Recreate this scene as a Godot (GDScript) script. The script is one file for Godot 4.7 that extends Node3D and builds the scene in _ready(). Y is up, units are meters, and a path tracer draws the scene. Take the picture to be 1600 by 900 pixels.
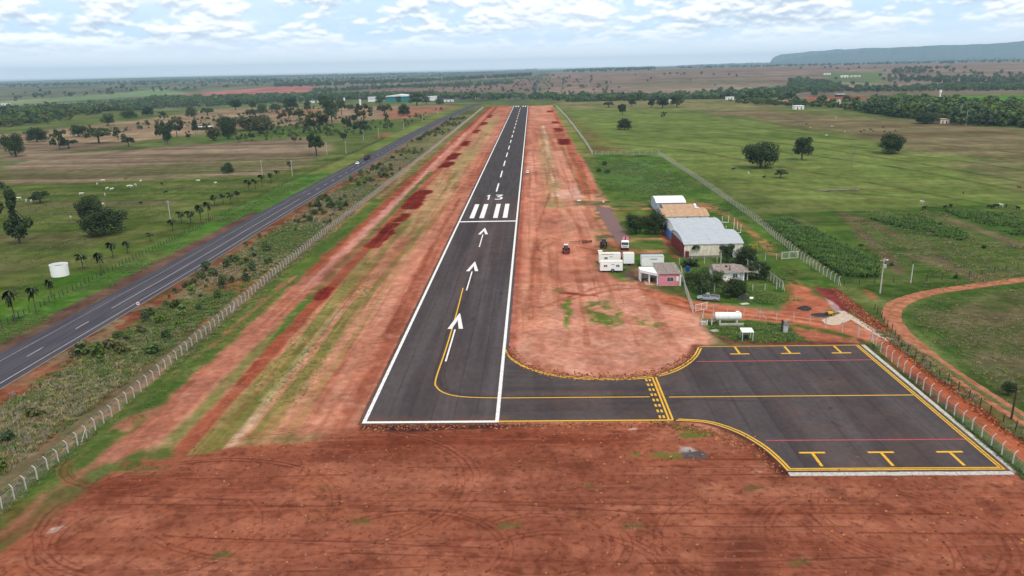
extends Node3D
# An asphalt runway on red earth seen from a drone: world x to the right, y up, the runway runs along -z from z = -109.
# Flat places are written as Vector2(x, d) with d = -z, in metres.

var M := {}                       # materials
var taken := {}                   # names in use at top level
var NB := PackedByteArray()       # a seamless 1024 x 1024 noise
var feats: Array = []             # what lies on the ground, in the order it is laid
var bands: Array = []
var done: Array = []
var lock := Mutex.new()
var sky_rows: Array = []
var protos := {}

const TILE := 1024

class Feat:
	var p := PackedVector2Array()
	var box := Rect2()
	var fill := true
	var w := 1.0
	var soft := 0.3
	var warp := 0.0
	var wf := 1.0
	var c1 := Vector3()
	var c2 := Vector3()
	var kind := 0
	var mf := 4.0
	var op := 1.0
	var pt := 0.0
	var pk := 0
	var pf := 4.0

class Tile:
	var x0 := 0.0
	var x1 := 0.0
	var d0 := 0.0
	var d1 := 0.0
	var w := 0
	var h := 0
	var grain := 1.0

# ---------------------------------------------------------------- names, metas, nodes
func numbered(called: String) -> String:
	var n: int = taken.get(called, 0)
	taken[called] = n + 1
	return called if n == 0 else "%s_%03d" % [called, n]

func thing(called: String, label: String, category: String, at := Vector3.ZERO, turn := 0.0, group := "") -> Node3D:
	var o := Node3D.new()
	o.name = numbered(called)
	add_child(o, true)
	o.position = at
	o.rotation.y = turn
	tag(o, label, category, group)
	return o

func tag(o: Node3D, label: String, category: String, group := "", kind := "") -> void:
	if label: o.set_meta("label", label)
	if category: o.set_meta("category", category)
	if group: o.set_meta("group", group)
	if kind: o.set_meta("kind", kind)

func hang(called: String, mesh: Mesh, mat: Material, parent: Node3D = null) -> MeshInstance3D:
	var o := MeshInstance3D.new()
	o.mesh = mesh
	if mat: o.material_override = mat
	if parent == null:
		o.name = numbered(called)
		add_child(o, true)
	else:
		var k := 0
		var nm := called
		while parent.has_node(nm):
			k += 1
			nm = "%s_%03d" % [called, k]
		o.name = nm
		parent.add_child(o, true)
	return o

func obj(called: String, st: SurfaceTool, mat: Material, parent: Node3D = null) -> MeshInstance3D:
	return hang(called, st.commit(), mat, parent)

func struct(called: String, st: SurfaceTool, mat: Material) -> MeshInstance3D:
	var o := obj(called, st, mat)
	o.set_meta("kind", "structure")
	return o

func copy(o: Node3D, called: String, at: Vector3, turn := 0.0, size := Vector3.ONE) -> Node3D:
	var c: Node3D = o.duplicate()
	c.name = numbered(called)
	add_child(c, true)
	c.position = at
	c.rotation.y = turn
	c.scale = size
	return c

# ---------------------------------------------------------------- mesh helpers
func mk() -> SurfaceTool:
	var st := SurfaceTool.new()
	st.begin(Mesh.PRIMITIVE_TRIANGLES)
	return st

func tri(st: SurfaceTool, a: Vector3, b: Vector3, c: Vector3, n := Vector3.ZERO) -> void:
	var f := (c - a).cross(b - a)
	if n != Vector3.ZERO and f.dot(n) < 0.0:
		var t := b
		b = c
		c = t
		f = -f
	f = f.normalized()
	st.set_normal(f)
	st.add_vertex(a)
	st.set_normal(f)
	st.add_vertex(b)
	st.set_normal(f)
	st.add_vertex(c)

func quad(st: SurfaceTool, a: Vector3, b: Vector3, c: Vector3, d: Vector3, n := Vector3.ZERO) -> void:
	tri(st, a, b, c, n)
	tri(st, a, c, d, n)

# a box with chamfered upright and level edges where ch > 0
func box(st: SurfaceTool, at: Vector3, size: Vector3, b := Basis.IDENTITY, ch := 0.0) -> void:
	var h := size * 0.5
	if ch <= 0.0:
		for ax in 3:
			for s: float in [-1.0, 1.0]:
				var n := Vector3.ZERO
				n[ax] = s
				var u := Vector3.ZERO
				u[(ax + 1) % 3] = h[(ax + 1) % 3]
				var v := Vector3.ZERO
				v[(ax + 2) % 3] = h[(ax + 2) % 3]
				var o := n * h[ax]
				quad(st, at + b * (o - u - v), at + b * (o + u - v), at + b * (o + u + v), at + b * (o - u + v), b * n)
		return
	var i := h - Vector3.ONE * ch
	for ax in 3:
		var q := (ax + 1) % 3
		var r := (ax + 2) % 3
		for s: float in [-1.0, 1.0]:
			var n := Vector3.ZERO
			n[ax] = s
			var o := Vector3.ZERO
			o[ax] = s * h[ax]
			var u := Vector3.ZERO
			u[q] = i[q]
			var v := Vector3.ZERO
			v[r] = i[r]
			quad(st, at + b * (o - u - v), at + b * (o + u - v), at + b * (o + u + v), at + b * (o - u + v), b * n)
		for s: float in [-1.0, 1.0]:
			for t: float in [-1.0, 1.0]:
				var e1 := Vector3.ZERO
				e1[q] = s * h[q]
				e1[r] = t * i[r]
				var e2 := Vector3.ZERO
				e2[q] = s * i[q]
				e2[r] = t * h[r]
				var l := Vector3.ZERO
				l[ax] = i[ax]
				var n := Vector3.ZERO
				n[q] = s
				n[r] = t
				quad(st, at + b * (e1 - l), at + b * (e1 + l), at + b * (e2 + l), at + b * (e2 - l), b * n)
	for sx: float in [-1.0, 1.0]:
		for sy: float in [-1.0, 1.0]:
			for sz: float in [-1.0, 1.0]:
				var s := Vector3(sx, sy, sz)
				tri(st, at + b * (s * Vector3(h.x, i.y, i.z)), at + b * (s * Vector3(i.x, h.y, i.z)), at + b * (s * Vector3(i.x, i.y, h.z)), b * s)

func tube(st: SurfaceTool, pts: Array, rad: Array, sides := 6, caps := true) -> void:
	var rings := []
	for k in pts.size():
		var dir: Vector3 = (pts[mini(k + 1, pts.size() - 1)] - pts[maxi(k - 1, 0)]).normalized()
		var u := dir.cross(Vector3(0.31, 0.17, 0.93) if absf(dir.y) > 0.6 else Vector3.UP).normalized()
		var v := dir.cross(u)
		var ring := []
		for j in sides:
			var a := TAU * j / sides
			ring.append([pts[k] + (u * cos(a) + v * sin(a)) * rad[k], u * cos(a) + v * sin(a)])
		rings.append(ring)
	for k in pts.size() - 1:
		for j in sides:
			var i2 := (j + 1) % sides
			var q := [rings[k][j], rings[k][i2], rings[k + 1][i2], rings[k + 1][j]]
			var f: Vector3 = (q[2][0] - q[0][0]).cross(q[1][0] - q[0][0])
			var order := [0, 1, 2, 0, 2, 3] if f.dot(q[0][1] + q[2][1]) >= 0.0 else [0, 2, 1, 0, 3, 2]
			for e: int in order:
				st.set_normal(q[e][1])
				st.add_vertex(q[e][0])
	if caps:
		for e in [0, pts.size() - 1]:
			var out: Vector3 = (pts[e] - pts[1 if e == 0 else e - 1]).normalized()
			for j in range(1, sides - 1):
				tri(st, rings[e][0][0], rings[e][j][0], rings[e][j + 1][0], out)

# a tube of elliptical rings along x (animals, tanks): rows of [x, y, half height, half width]
func loft(st: SurfaceTool, rows: Array, sides := 10, b := Transform3D.IDENTITY) -> void:
	for k in rows.size() - 1:
		for j in sides:
			var c := []
			for e in [[k, j], [k, j + 1], [k + 1, j + 1], [k + 1, j]]:
				var r: Array = rows[e[0]]
				var a: float = TAU * (e[1] % sides) / sides
				c.append([b * Vector3(r[0], r[1] + r[2] * sin(a), r[3] * cos(a)), (b.basis * Vector3(0, sin(a), cos(a))).normalized()])
			var f: Vector3 = (c[2][0] - c[0][0]).cross(c[1][0] - c[0][0])
			for e: int in ([0, 1, 2, 0, 2, 3] if f.dot(c[0][1]) >= 0.0 else [0, 2, 1, 0, 3, 2]):
				st.set_normal(c[e][1])
				st.add_vertex(c[e][0])
	for e in [0, rows.size() - 1]:
		var r: Array = rows[e]
		var n := b.basis * Vector3(-1.0 if e == 0 else 1.0, 0, 0)
		for j in range(1, sides - 1):
			var q := []
			for i in [0, j, j + 1]:
				q.append(b * Vector3(r[0], r[1] + r[2] * sin(TAU * i / sides), r[3] * cos(TAU * i / sides)))
			tri(st, q[0], q[1], q[2], n)

# a prism: outline in (x, y), from z0 to z1
func prism(st: SurfaceTool, outline: Array, z0: float, z1: float, b := Transform3D.IDENTITY) -> void:
	var pv := PackedVector2Array(outline)
	var mid := Vector2.ZERO
	for p in pv: mid += p / pv.size()
	var ids := Geometry2D.triangulate_polygon(pv)
	for k in range(0, ids.size(), 3):
		for z in [z0, z1]:
			var q := []
			for e in 3: q.append(b * Vector3(pv[ids[k + e]].x, pv[ids[k + e]].y, z))
			tri(st, q[0], q[1], q[2], b.basis * Vector3(0, 0, -1.0 if z == z0 else 1.0))
	var cw := Geometry2D.is_polygon_clockwise(pv)
	for k in pv.size():
		var p := pv[k]
		var q := pv[(k + 1) % pv.size()]
		var n := Vector2(q.y - p.y, p.x - q.x) * (-1.0 if cw else 1.0)
		quad(st, b * Vector3(p.x, p.y, z0), b * Vector3(q.x, q.y, z0), b * Vector3(q.x, q.y, z1), b * Vector3(p.x, p.y, z1), b.basis * Vector3(n.x, n.y, 0))

# a flat sheet on the ground from an outline of Vector2(x, d)
func sheet(st: SurfaceTool, outline: Array, y: float) -> void:
	var pv := PackedVector2Array(outline)
	var ids := Geometry2D.triangulate_polygon(pv)
	for k in range(0, ids.size(), 3):
		var q := []
		for e in 3: q.append(Vector3(pv[ids[k + e]].x, y, -pv[ids[k + e]].y))
		tri(st, q[0], q[1], q[2], Vector3.UP)

# a ribbon of even width along a line of Vector2(x, d)
func ribbon(st: SurfaceTool, line: Array, width: float, y: float) -> void:
	var l := []
	var r := []
	for k in line.size():
		var a: Vector2 = line[maxi(k - 1, 0)]
		var b: Vector2 = line[mini(k + 1, line.size() - 1)]
		var t := (b - a).normalized()
		var n := Vector2(t.y, -t.x) * width * 0.5
		l.append(line[k] - n)
		r.append(line[k] + n)
	for k in line.size() - 1:
		var q := []
		for p: Vector2 in [l[k], l[k + 1], r[k + 1], r[k]]: q.append(Vector3(p.x, y, -p.y))
		quad(st, q[0], q[1], q[2], q[3], Vector3.UP)

func smooth(line: Array, each := 6) -> Array:
	var out := []
	for k in line.size() - 1:
		var p0: Vector2 = line[maxi(k - 1, 0)]
		var p3: Vector2 = line[mini(k + 2, line.size() - 1)]
		var p1: Vector2 = line[k]
		for e in each: out.append(p1.cubic_interpolate(line[k + 1], p0, p3, float(e) / each))
	out.append(line[-1])
	return out

func at3(p: Vector2, y := 0.0) -> Vector3:
	return Vector3(p.x, y + rise(p.x, p.y), -p.y)

# the lie of the land beyond the plateau
func rise(x: float, d: float) -> float:
	if d < 1250.0: return 0.0
	var s1 := smoothstep(1250.0, 1600.0, d)
	var s2 := smoothstep(1700.0, 4200.0, d)
	var r := 0.35 + 0.65 * smoothstep(-0.15, 0.25, x / d)
	var far := smoothstep(4800.0, 12000.0, d)
	return -14.0 * s1 * (1.0 - s2) + 33.0 * r * s2 + far * (10.0 + 13.0 * sin(x * 0.00061 + d * 0.0004) + 9.0 * sin(x * 0.0013 - d * 0.0009 + 2.0))

# ---------------------------------------------------------------- noise and ground painting
func nz(u: float, v: float) -> float:
	var iu := floori(u)
	var iv := floori(v)
	var fu := u - iu
	var fv := v - iv
	var a := iu & 1023
	var b := (iu + 1) & 1023
	var c := (iv & 1023) << 10
	var d := ((iv + 1) & 1023) << 10
	return lerpf(lerpf(NB[c | a], NB[c | b], fu), lerpf(NB[d | a], NB[d | b], fu), fv) * 0.00392157

func hue(r: float, g: float, b: float) -> Vector3:      # a colour as it looks in daylight, turned into the surface's own
	var c := Color(r / 255.0, g / 255.0, b / 255.0).srgb_to_linear() * GAIN
	c = c.linear_to_srgb()
	return Vector3(c.r, c.g, c.b)

func paint(p: Array, c1: Vector3, c2: Vector3, o := {}) -> void:
	var f := Feat.new()
	f.p = PackedVector2Array(p)
	f.c1 = c1
	f.c2 = c2
	f.fill = not o.has("w")
	f.w = o.get("w", 1.0)
	f.soft = o.get("soft", 0.4)
	f.warp = o.get("warp", 0.0)
	f.wf = o.get("wf", 3.0) * 2.5
	f.kind = o.get("kind", 0)
	f.mf = o.get("mf", 6.0) * 4.5
	f.op = o.get("op", 1.0)
	f.pt = o.get("pt", 0.0)
	f.pk = o.get("pk", 0)
	f.pf = o.get("pf", 6.0) * 2.5
	var lo := f.p[0]
	var hi := f.p[0]
	for q in f.p:
		lo = lo.min(q)
		hi = hi.max(q)
	var m := f.soft + f.warp * 0.5 + (0.0 if f.fill else f.w * 0.5)
	f.box = Rect2(lo, hi - lo).grow(m)
	feats.append(f)

func strip(x0: float, x1: float, d0: float, d1: float, c1: Vector3, c2: Vector3, o := {}) -> void:
	paint([Vector2(x0, d0), Vector2(x1, d0), Vector2(x1, d1), Vector2(x0, d1)], c1, c2, o)

func paint_band(i: int) -> void:
	var nb := NB
	var t: Tile = bands[i][0]
	var j0: int = bands[i][1]
	var j1: int = bands[i][2]
	var w := t.w
	var n := w * (j1 - j0)
	var R := PackedFloat32Array()
	var G_ := PackedFloat32Array()
	var B := PackedFloat32Array()
	R.resize(n)
	G_.resize(n)
	B.resize(n)
	var sx := (t.x1 - t.x0) / w
	var sd := (t.d1 - t.d0) / t.h
	for f: Feat in feats:
		# row 0 of the picture is the far side, d1
		var i0 := clampi(floori((f.box.position.x - t.x0) / sx), 0, w)
		var i1 := clampi(ceili((f.box.end.x - t.x0) / sx), 0, w)
		var r0 := clampi(floori((t.d1 - f.box.end.y) / sd), j0, j1)
		var r1 := clampi(ceili((t.d1 - f.box.position.y) / sd), j0, j1)
		if i0 >= i1 or r0 >= r1: continue
		var p := f.p
		var np := p.size()
		var soft := maxf(f.soft, maxf(sx, sd * 0.3))
		var half := f.w * 0.5
		var isfill := f.fill
		var warp := f.warp
		var wf := f.wf
		var op := f.op
		var pt := f.pt
		var pk := f.pk
		var pf := f.pf
		var kind := f.kind
		var mf := minf(f.mf, 1.6 / sx)
		var c1 := f.c1
		var c2 := f.c2
		for r in range(r0, r1):
			var d := t.d1 - (r + 0.5) * sd
			for c in range(i0, i1):
				var x := t.x0 + (c + 0.5) * sx
				var a := op
				var qx := x
				var qd := d
				if warp > 0.0:
					var n1u := x * wf + 37.0
					var n1v := d * wf + 91.0
					var n1i := floori(n1u)
					var n1j := floori(n1v)
					n1u -= n1i
					n1v -= n1j
					var n1c := (n1j & 1023) << 10
					var n1d := ((n1j + 1) & 1023) << 10
					var n1b := (n1i + 1) & 1023
					n1i &= 1023
					var n1 := lerpf(lerpf(nb[n1c | n1i], nb[n1c | n1b], n1u), lerpf(nb[n1d | n1i], nb[n1d | n1b], n1u), n1v) * 0.00392157
					var n2u := x * wf + 613.0
					var n2v := d * wf + 207.0
					var n2i := floori(n2u)
					var n2j := floori(n2v)
					n2u -= n2i
					n2v -= n2j
					var n2c := (n2j & 1023) << 10
					var n2d := ((n2j + 1) & 1023) << 10
					var n2b := (n2i + 1) & 1023
					n2i &= 1023
					var n2 := lerpf(lerpf(nb[n2c | n2i], nb[n2c | n2b], n2u), lerpf(nb[n2d | n2i], nb[n2d | n2b], n2u), n2v) * 0.00392157
					qx += (n1 - 0.5) * warp
					qd += (n2 - 0.5) * warp
				if np > 1:
					var best := 1e18
					var inside := false
					var k := np - 1 if isfill else 0
					for m in range(0 if isfill else 1, np):
						var ax := p[k].x
						var ay := p[k].y
						var bx := p[m].x
						var by := p[m].y
						var ex := bx - ax
						var ey := by - ay
						var gx := qx - ax
						var gy := qd - ay
						var s := clampf((gx * ex + gy * ey) / (ex * ex + ey * ey + 1e-9), 0.0, 1.0)
						var hx := gx - ex * s
						var hy := gy - ey * s
						best = minf(best, hx * hx + hy * hy)
						if isfill and (ay > qd) != (by > qd) and qx < ex * (qd - ay) / ey + ax:
							inside = not inside
						k = m
					best = sqrt(best)
					if isfill:
						a *= smoothstep(-soft, soft, best if inside else -best)
					else:
						a *= smoothstep(half + soft, half - soft, best)
				if a <= 0.004: continue
				if pt > 0.0:
					var gu := (x + 71.0) * pf * (0.07 if pk == 2 else 1.0)
					var gv := (d + 133.0) * pf * (0.05 if pk == 1 else 1.0)
					var n3u := gu
					var n3v := gv
					var n3i := floori(n3u)
					var n3j := floori(n3v)
					n3u -= n3i
					n3v -= n3j
					var n3c := (n3j & 1023) << 10
					var n3d := ((n3j + 1) & 1023) << 10
					var n3b := (n3i + 1) & 1023
					n3i &= 1023
					var n3 := lerpf(lerpf(nb[n3c | n3i], nb[n3c | n3b], n3u), lerpf(nb[n3d | n3i], nb[n3d | n3b], n3u), n3v) * 0.00392157
					a *= smoothstep(pt - 0.11, pt + 0.11, n3)
					if a <= 0.004: continue
				var cu := x * mf * (0.07 if kind == 2 else 1.0)
				var cv := d * mf * (0.05 if kind == 1 else 1.0)
				var n4u := cu
				var n4v := cv
				var n4i := floori(n4u)
				var n4j := floori(n4v)
				n4u -= n4i
				n4v -= n4j
				var n4c := (n4j & 1023) << 10
				var n4d := ((n4j + 1) & 1023) << 10
				var n4b := (n4i + 1) & 1023
				n4i &= 1023
				var n4 := lerpf(lerpf(nb[n4c | n4i], nb[n4c | n4b], n4u), lerpf(nb[n4d | n4i], nb[n4d | n4b], n4u), n4v) * 0.00392157
				var q := clampf((n4 - 0.5) * 2.1 + 0.5, 0.0, 1.0)
				var at := (r - j0) * w + c
				R[at] = lerpf(R[at], lerpf(c1.x, c2.x, q), a)
				G_[at] = lerpf(G_[at], lerpf(c1.y, c2.y, q), a)
				B[at] = lerpf(B[at], lerpf(c1.z, c2.z, q), a)
	var out := PackedByteArray()
	out.resize(n * 3)
	var fx := minf(80.0, 6.0 / sx)
	var fd := minf(80.0, 6.0 / sd)
	for r in range(j0, j1):
		var d := t.d1 - (r + 0.5) * sd
		for c in w:
			var x := t.x0 + (c + 0.5) * sx
			var at := (r - j0) * w + c
			# grain of the soil and the sward: stones, tufts, clods
			var w1 := nb[((r * 613 + c * 257) & 1023) << 10 | ((c * 389 + r * 71) & 1023)] * 0.00392157
			var n1u := x * fx + 19.0
			var n1v := d * fd + 55.0
			var n1i := floori(n1u)
			var n1j := floori(n1v)
			n1u -= n1i
			n1v -= n1j
			var n1c := (n1j & 1023) << 10
			var n1d := ((n1j + 1) & 1023) << 10
			var n1b := (n1i + 1) & 1023
			n1i &= 1023
			var n1 := lerpf(lerpf(nb[n1c | n1i], nb[n1c | n1b], n1u), lerpf(nb[n1d | n1i], nb[n1d | n1b], n1u), n1v) * 0.00392157
			var n2u := x * fx * 0.21 + 400.0
			var n2v := d * fd * 0.21
			var n2i := floori(n2u)
			var n2j := floori(n2v)
			n2u -= n2i
			n2v -= n2j
			var n2c := (n2j & 1023) << 10
			var n2d := ((n2j + 1) & 1023) << 10
			var n2b := (n2i + 1) & 1023
			n2i &= 1023
			var n2 := lerpf(lerpf(nb[n2c | n2i], nb[n2c | n2b], n2u), lerpf(nb[n2d | n2i], nb[n2d | n2b], n2u), n2v) * 0.00392157
			var n3u := x * 2.6
			var n3v := d * 2.6 + 700.0
			var n3i := floori(n3u)
			var n3j := floori(n3v)
			n3u -= n3i
			n3v -= n3j
			var n3c := (n3j & 1023) << 10
			var n3d := ((n3j + 1) & 1023) << 10
			var n3b := (n3i + 1) & 1023
			n3i &= 1023
			var n3 := lerpf(lerpf(nb[n3c | n3i], nb[n3c | n3b], n3u), lerpf(nb[n3d | n3i], nb[n3d | n3b], n3u), n3v) * 0.00392157
			var g := 1.0 + t.grain * ((w1 - 0.5) * 0.16 + (n1 - 0.5) * 0.30 + (n2 - 0.5) * 0.20 + (n3 - 0.5) * 0.14)
			out[at * 3] = clampi(int(R[at] * g * 255.0), 0, 255)
			out[at * 3 + 1] = clampi(int(G_[at] * g * 255.0), 0, 255)
			out[at * 3 + 2] = clampi(int(B[at] * g * 255.0), 0, 255)
	lock.lock()
	done[i] = out
	lock.unlock()

func share(job: Variant, k: int, count: int) -> void:
	for i in range(k, count, 4): job.call(i)

func side_by_side(job: Variant, count: int) -> void:
	var crew := []
	for k in 4:
		var t := Thread.new()
		t.start(share.bind(job, k, count))
		crew.append(t)
	for t: Thread in crew: t.wait_to_finish()

func paint_tiles(tiles: Array) -> Array:
	bands.clear()
	for t: Tile in tiles:
		var each := ceili(t.h / 24.0)
		for j in range(0, t.h, each): bands.append([t, j, mini(j + each, t.h)])
	done.resize(bands.size())
	side_by_side(paint_band, bands.size())
	var mats := []
	for t: Tile in tiles:
		var all := PackedByteArray()
		for i in bands.size():
			if bands[i][0] == t: all.append_array(done[i])
		var m := StandardMaterial3D.new()
		m.albedo_texture = ImageTexture.create_from_image(Image.create_from_data(t.w, t.h, false, Image.FORMAT_RGB8, all))
		m.texture_repeat = false
		m.roughness = 0.95
		m.specular_mode = BaseMaterial3D.SPECULAR_DISABLED
		mats.append(m)
	return mats

func tile(x0: float, x1: float, d0: float, d1: float, w: int, h: int) -> Tile:
	var t := Tile.new()
	t.x0 = x0
	t.x1 = x1
	t.d0 = d0
	t.d1 = d1
	t.w = w
	t.h = h
	return t

# one surface of the ground: a grid over x0..x1, d0..d1 with the tile's picture laid over it
func land(mesh: ArrayMesh, t: Tile, xs: Array, ds: Array, mat: Material) -> void:
	var st := mk()
	var e := 4.0
	for j in ds.size():
		for i in xs.size():
			var x: float = xs[i]
			var d: float = ds[j]
			var ex := maxf(4.0, d * 0.01)
			st.set_normal(Vector3(rise(x - ex, d) - rise(x + ex, d), 2.0 * ex, rise(x, d + ex) - rise(x, d - ex)).normalized())
			st.set_uv(Vector2((x - t.x0) / (t.x1 - t.x0), (t.d1 - d) / (t.d1 - t.d0)))
			st.add_vertex(Vector3(x, rise(x, d), -d))
	for j in ds.size() - 1:
		for i in xs.size() - 1:
			var a := j * xs.size() + i
			var b := a + xs.size()
			for k: int in [a, b, b + 1, a, b + 1, a + 1]: st.add_index(k)
	st.set_material(mat)
	st.commit(mesh)

func steps(a: float, b: float, n: int) -> Array:
	var out := []
	for i in n + 1: out.append(lerpf(a, b, float(i) / n))
	return out

const GAIN := 0.67
const W1 := 11.6        # half the width of the runway's asphalt

func _ready() -> void:
	# ---- camera
	var cam := Camera3D.new()
	cam.name = "camera"
	cam.fov = rad_to_deg(2.0 * atan(450.0 / 1180.0))
	cam.near = 0.5
	cam.far = 60000.0
	cam.position = Vector3(16.873, 53.904, 0.0)
	var pitch := 0.282
	var roll := -0.0213
	var yaw := -0.0308
	var fw := Vector3(sin(yaw) * cos(pitch), -sin(pitch), -cos(yaw) * cos(pitch))
	var r0 := Vector3(cos(yaw), 0.0, sin(yaw))
	var u0 := r0.cross(fw)
	cam.basis = Basis(r0 * cos(roll) + u0 * sin(roll), u0 * cos(roll) - r0 * sin(roll), -fw)
	add_child(cam)
	cam.current = true
	# ---- air, sky, sun
	var ns := FastNoiseLite.new()
	ns.seed = 5
	ns.noise_type = FastNoiseLite.TYPE_SIMPLEX_SMOOTH
	ns.frequency = 0.011
	ns.fractal_octaves = 6
	ns.fractal_gain = 0.55
	var ni := ns.get_seamless_image(1024, 1024)
	ni.convert(Image.FORMAT_L8)
	NB = ni.get_data()
	var env := Environment.new()
	env.background_mode = Environment.BG_SKY
	var sky := Sky.new()
	var pano := PanoramaSkyMaterial.new()
	pano.panorama = sky_picture()
	pano.energy_multiplier = 1.5
	sky.sky_material = pano
	env.sky = sky
	env.tonemap_mode = Environment.TONE_MAPPER_LINEAR
	env.tonemap_exposure = 1.0
	env.fog_enabled = true
	env.fog_density = 0.00007
	env.fog_light_color = Color(0.76, 0.90, 1.0)
	env.sdfgi_enabled = true
	env.ssao_enabled = true
	env.ssil_enabled = true
	var we := WorldEnvironment.new()
	we.name = "environment"
	we.environment = env
	add_child(we)
	var sun := DirectionalLight3D.new()
	sun.name = "sun"
	sun.light_energy = 0.72
	sun.light_color = Color(1.0, 0.94, 0.84)
	sun.light_angular_distance = 8.0
	sun.shadow_enabled = true
	add_child(sun)
	sun.look_at_from_position(Vector3.ZERO, Vector3(-0.30, -1.0, -0.55), Vector3.FORWARD)

	make_materials()
	paint_asphalt()
	build_ground()
	build_runway()
	build_highway()
	build_tracks()
	build_fences()
	build_compound()
	build_vehicles()
	build_trees()
	build_cattle()
	build_growth()
	build_far()

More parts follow.
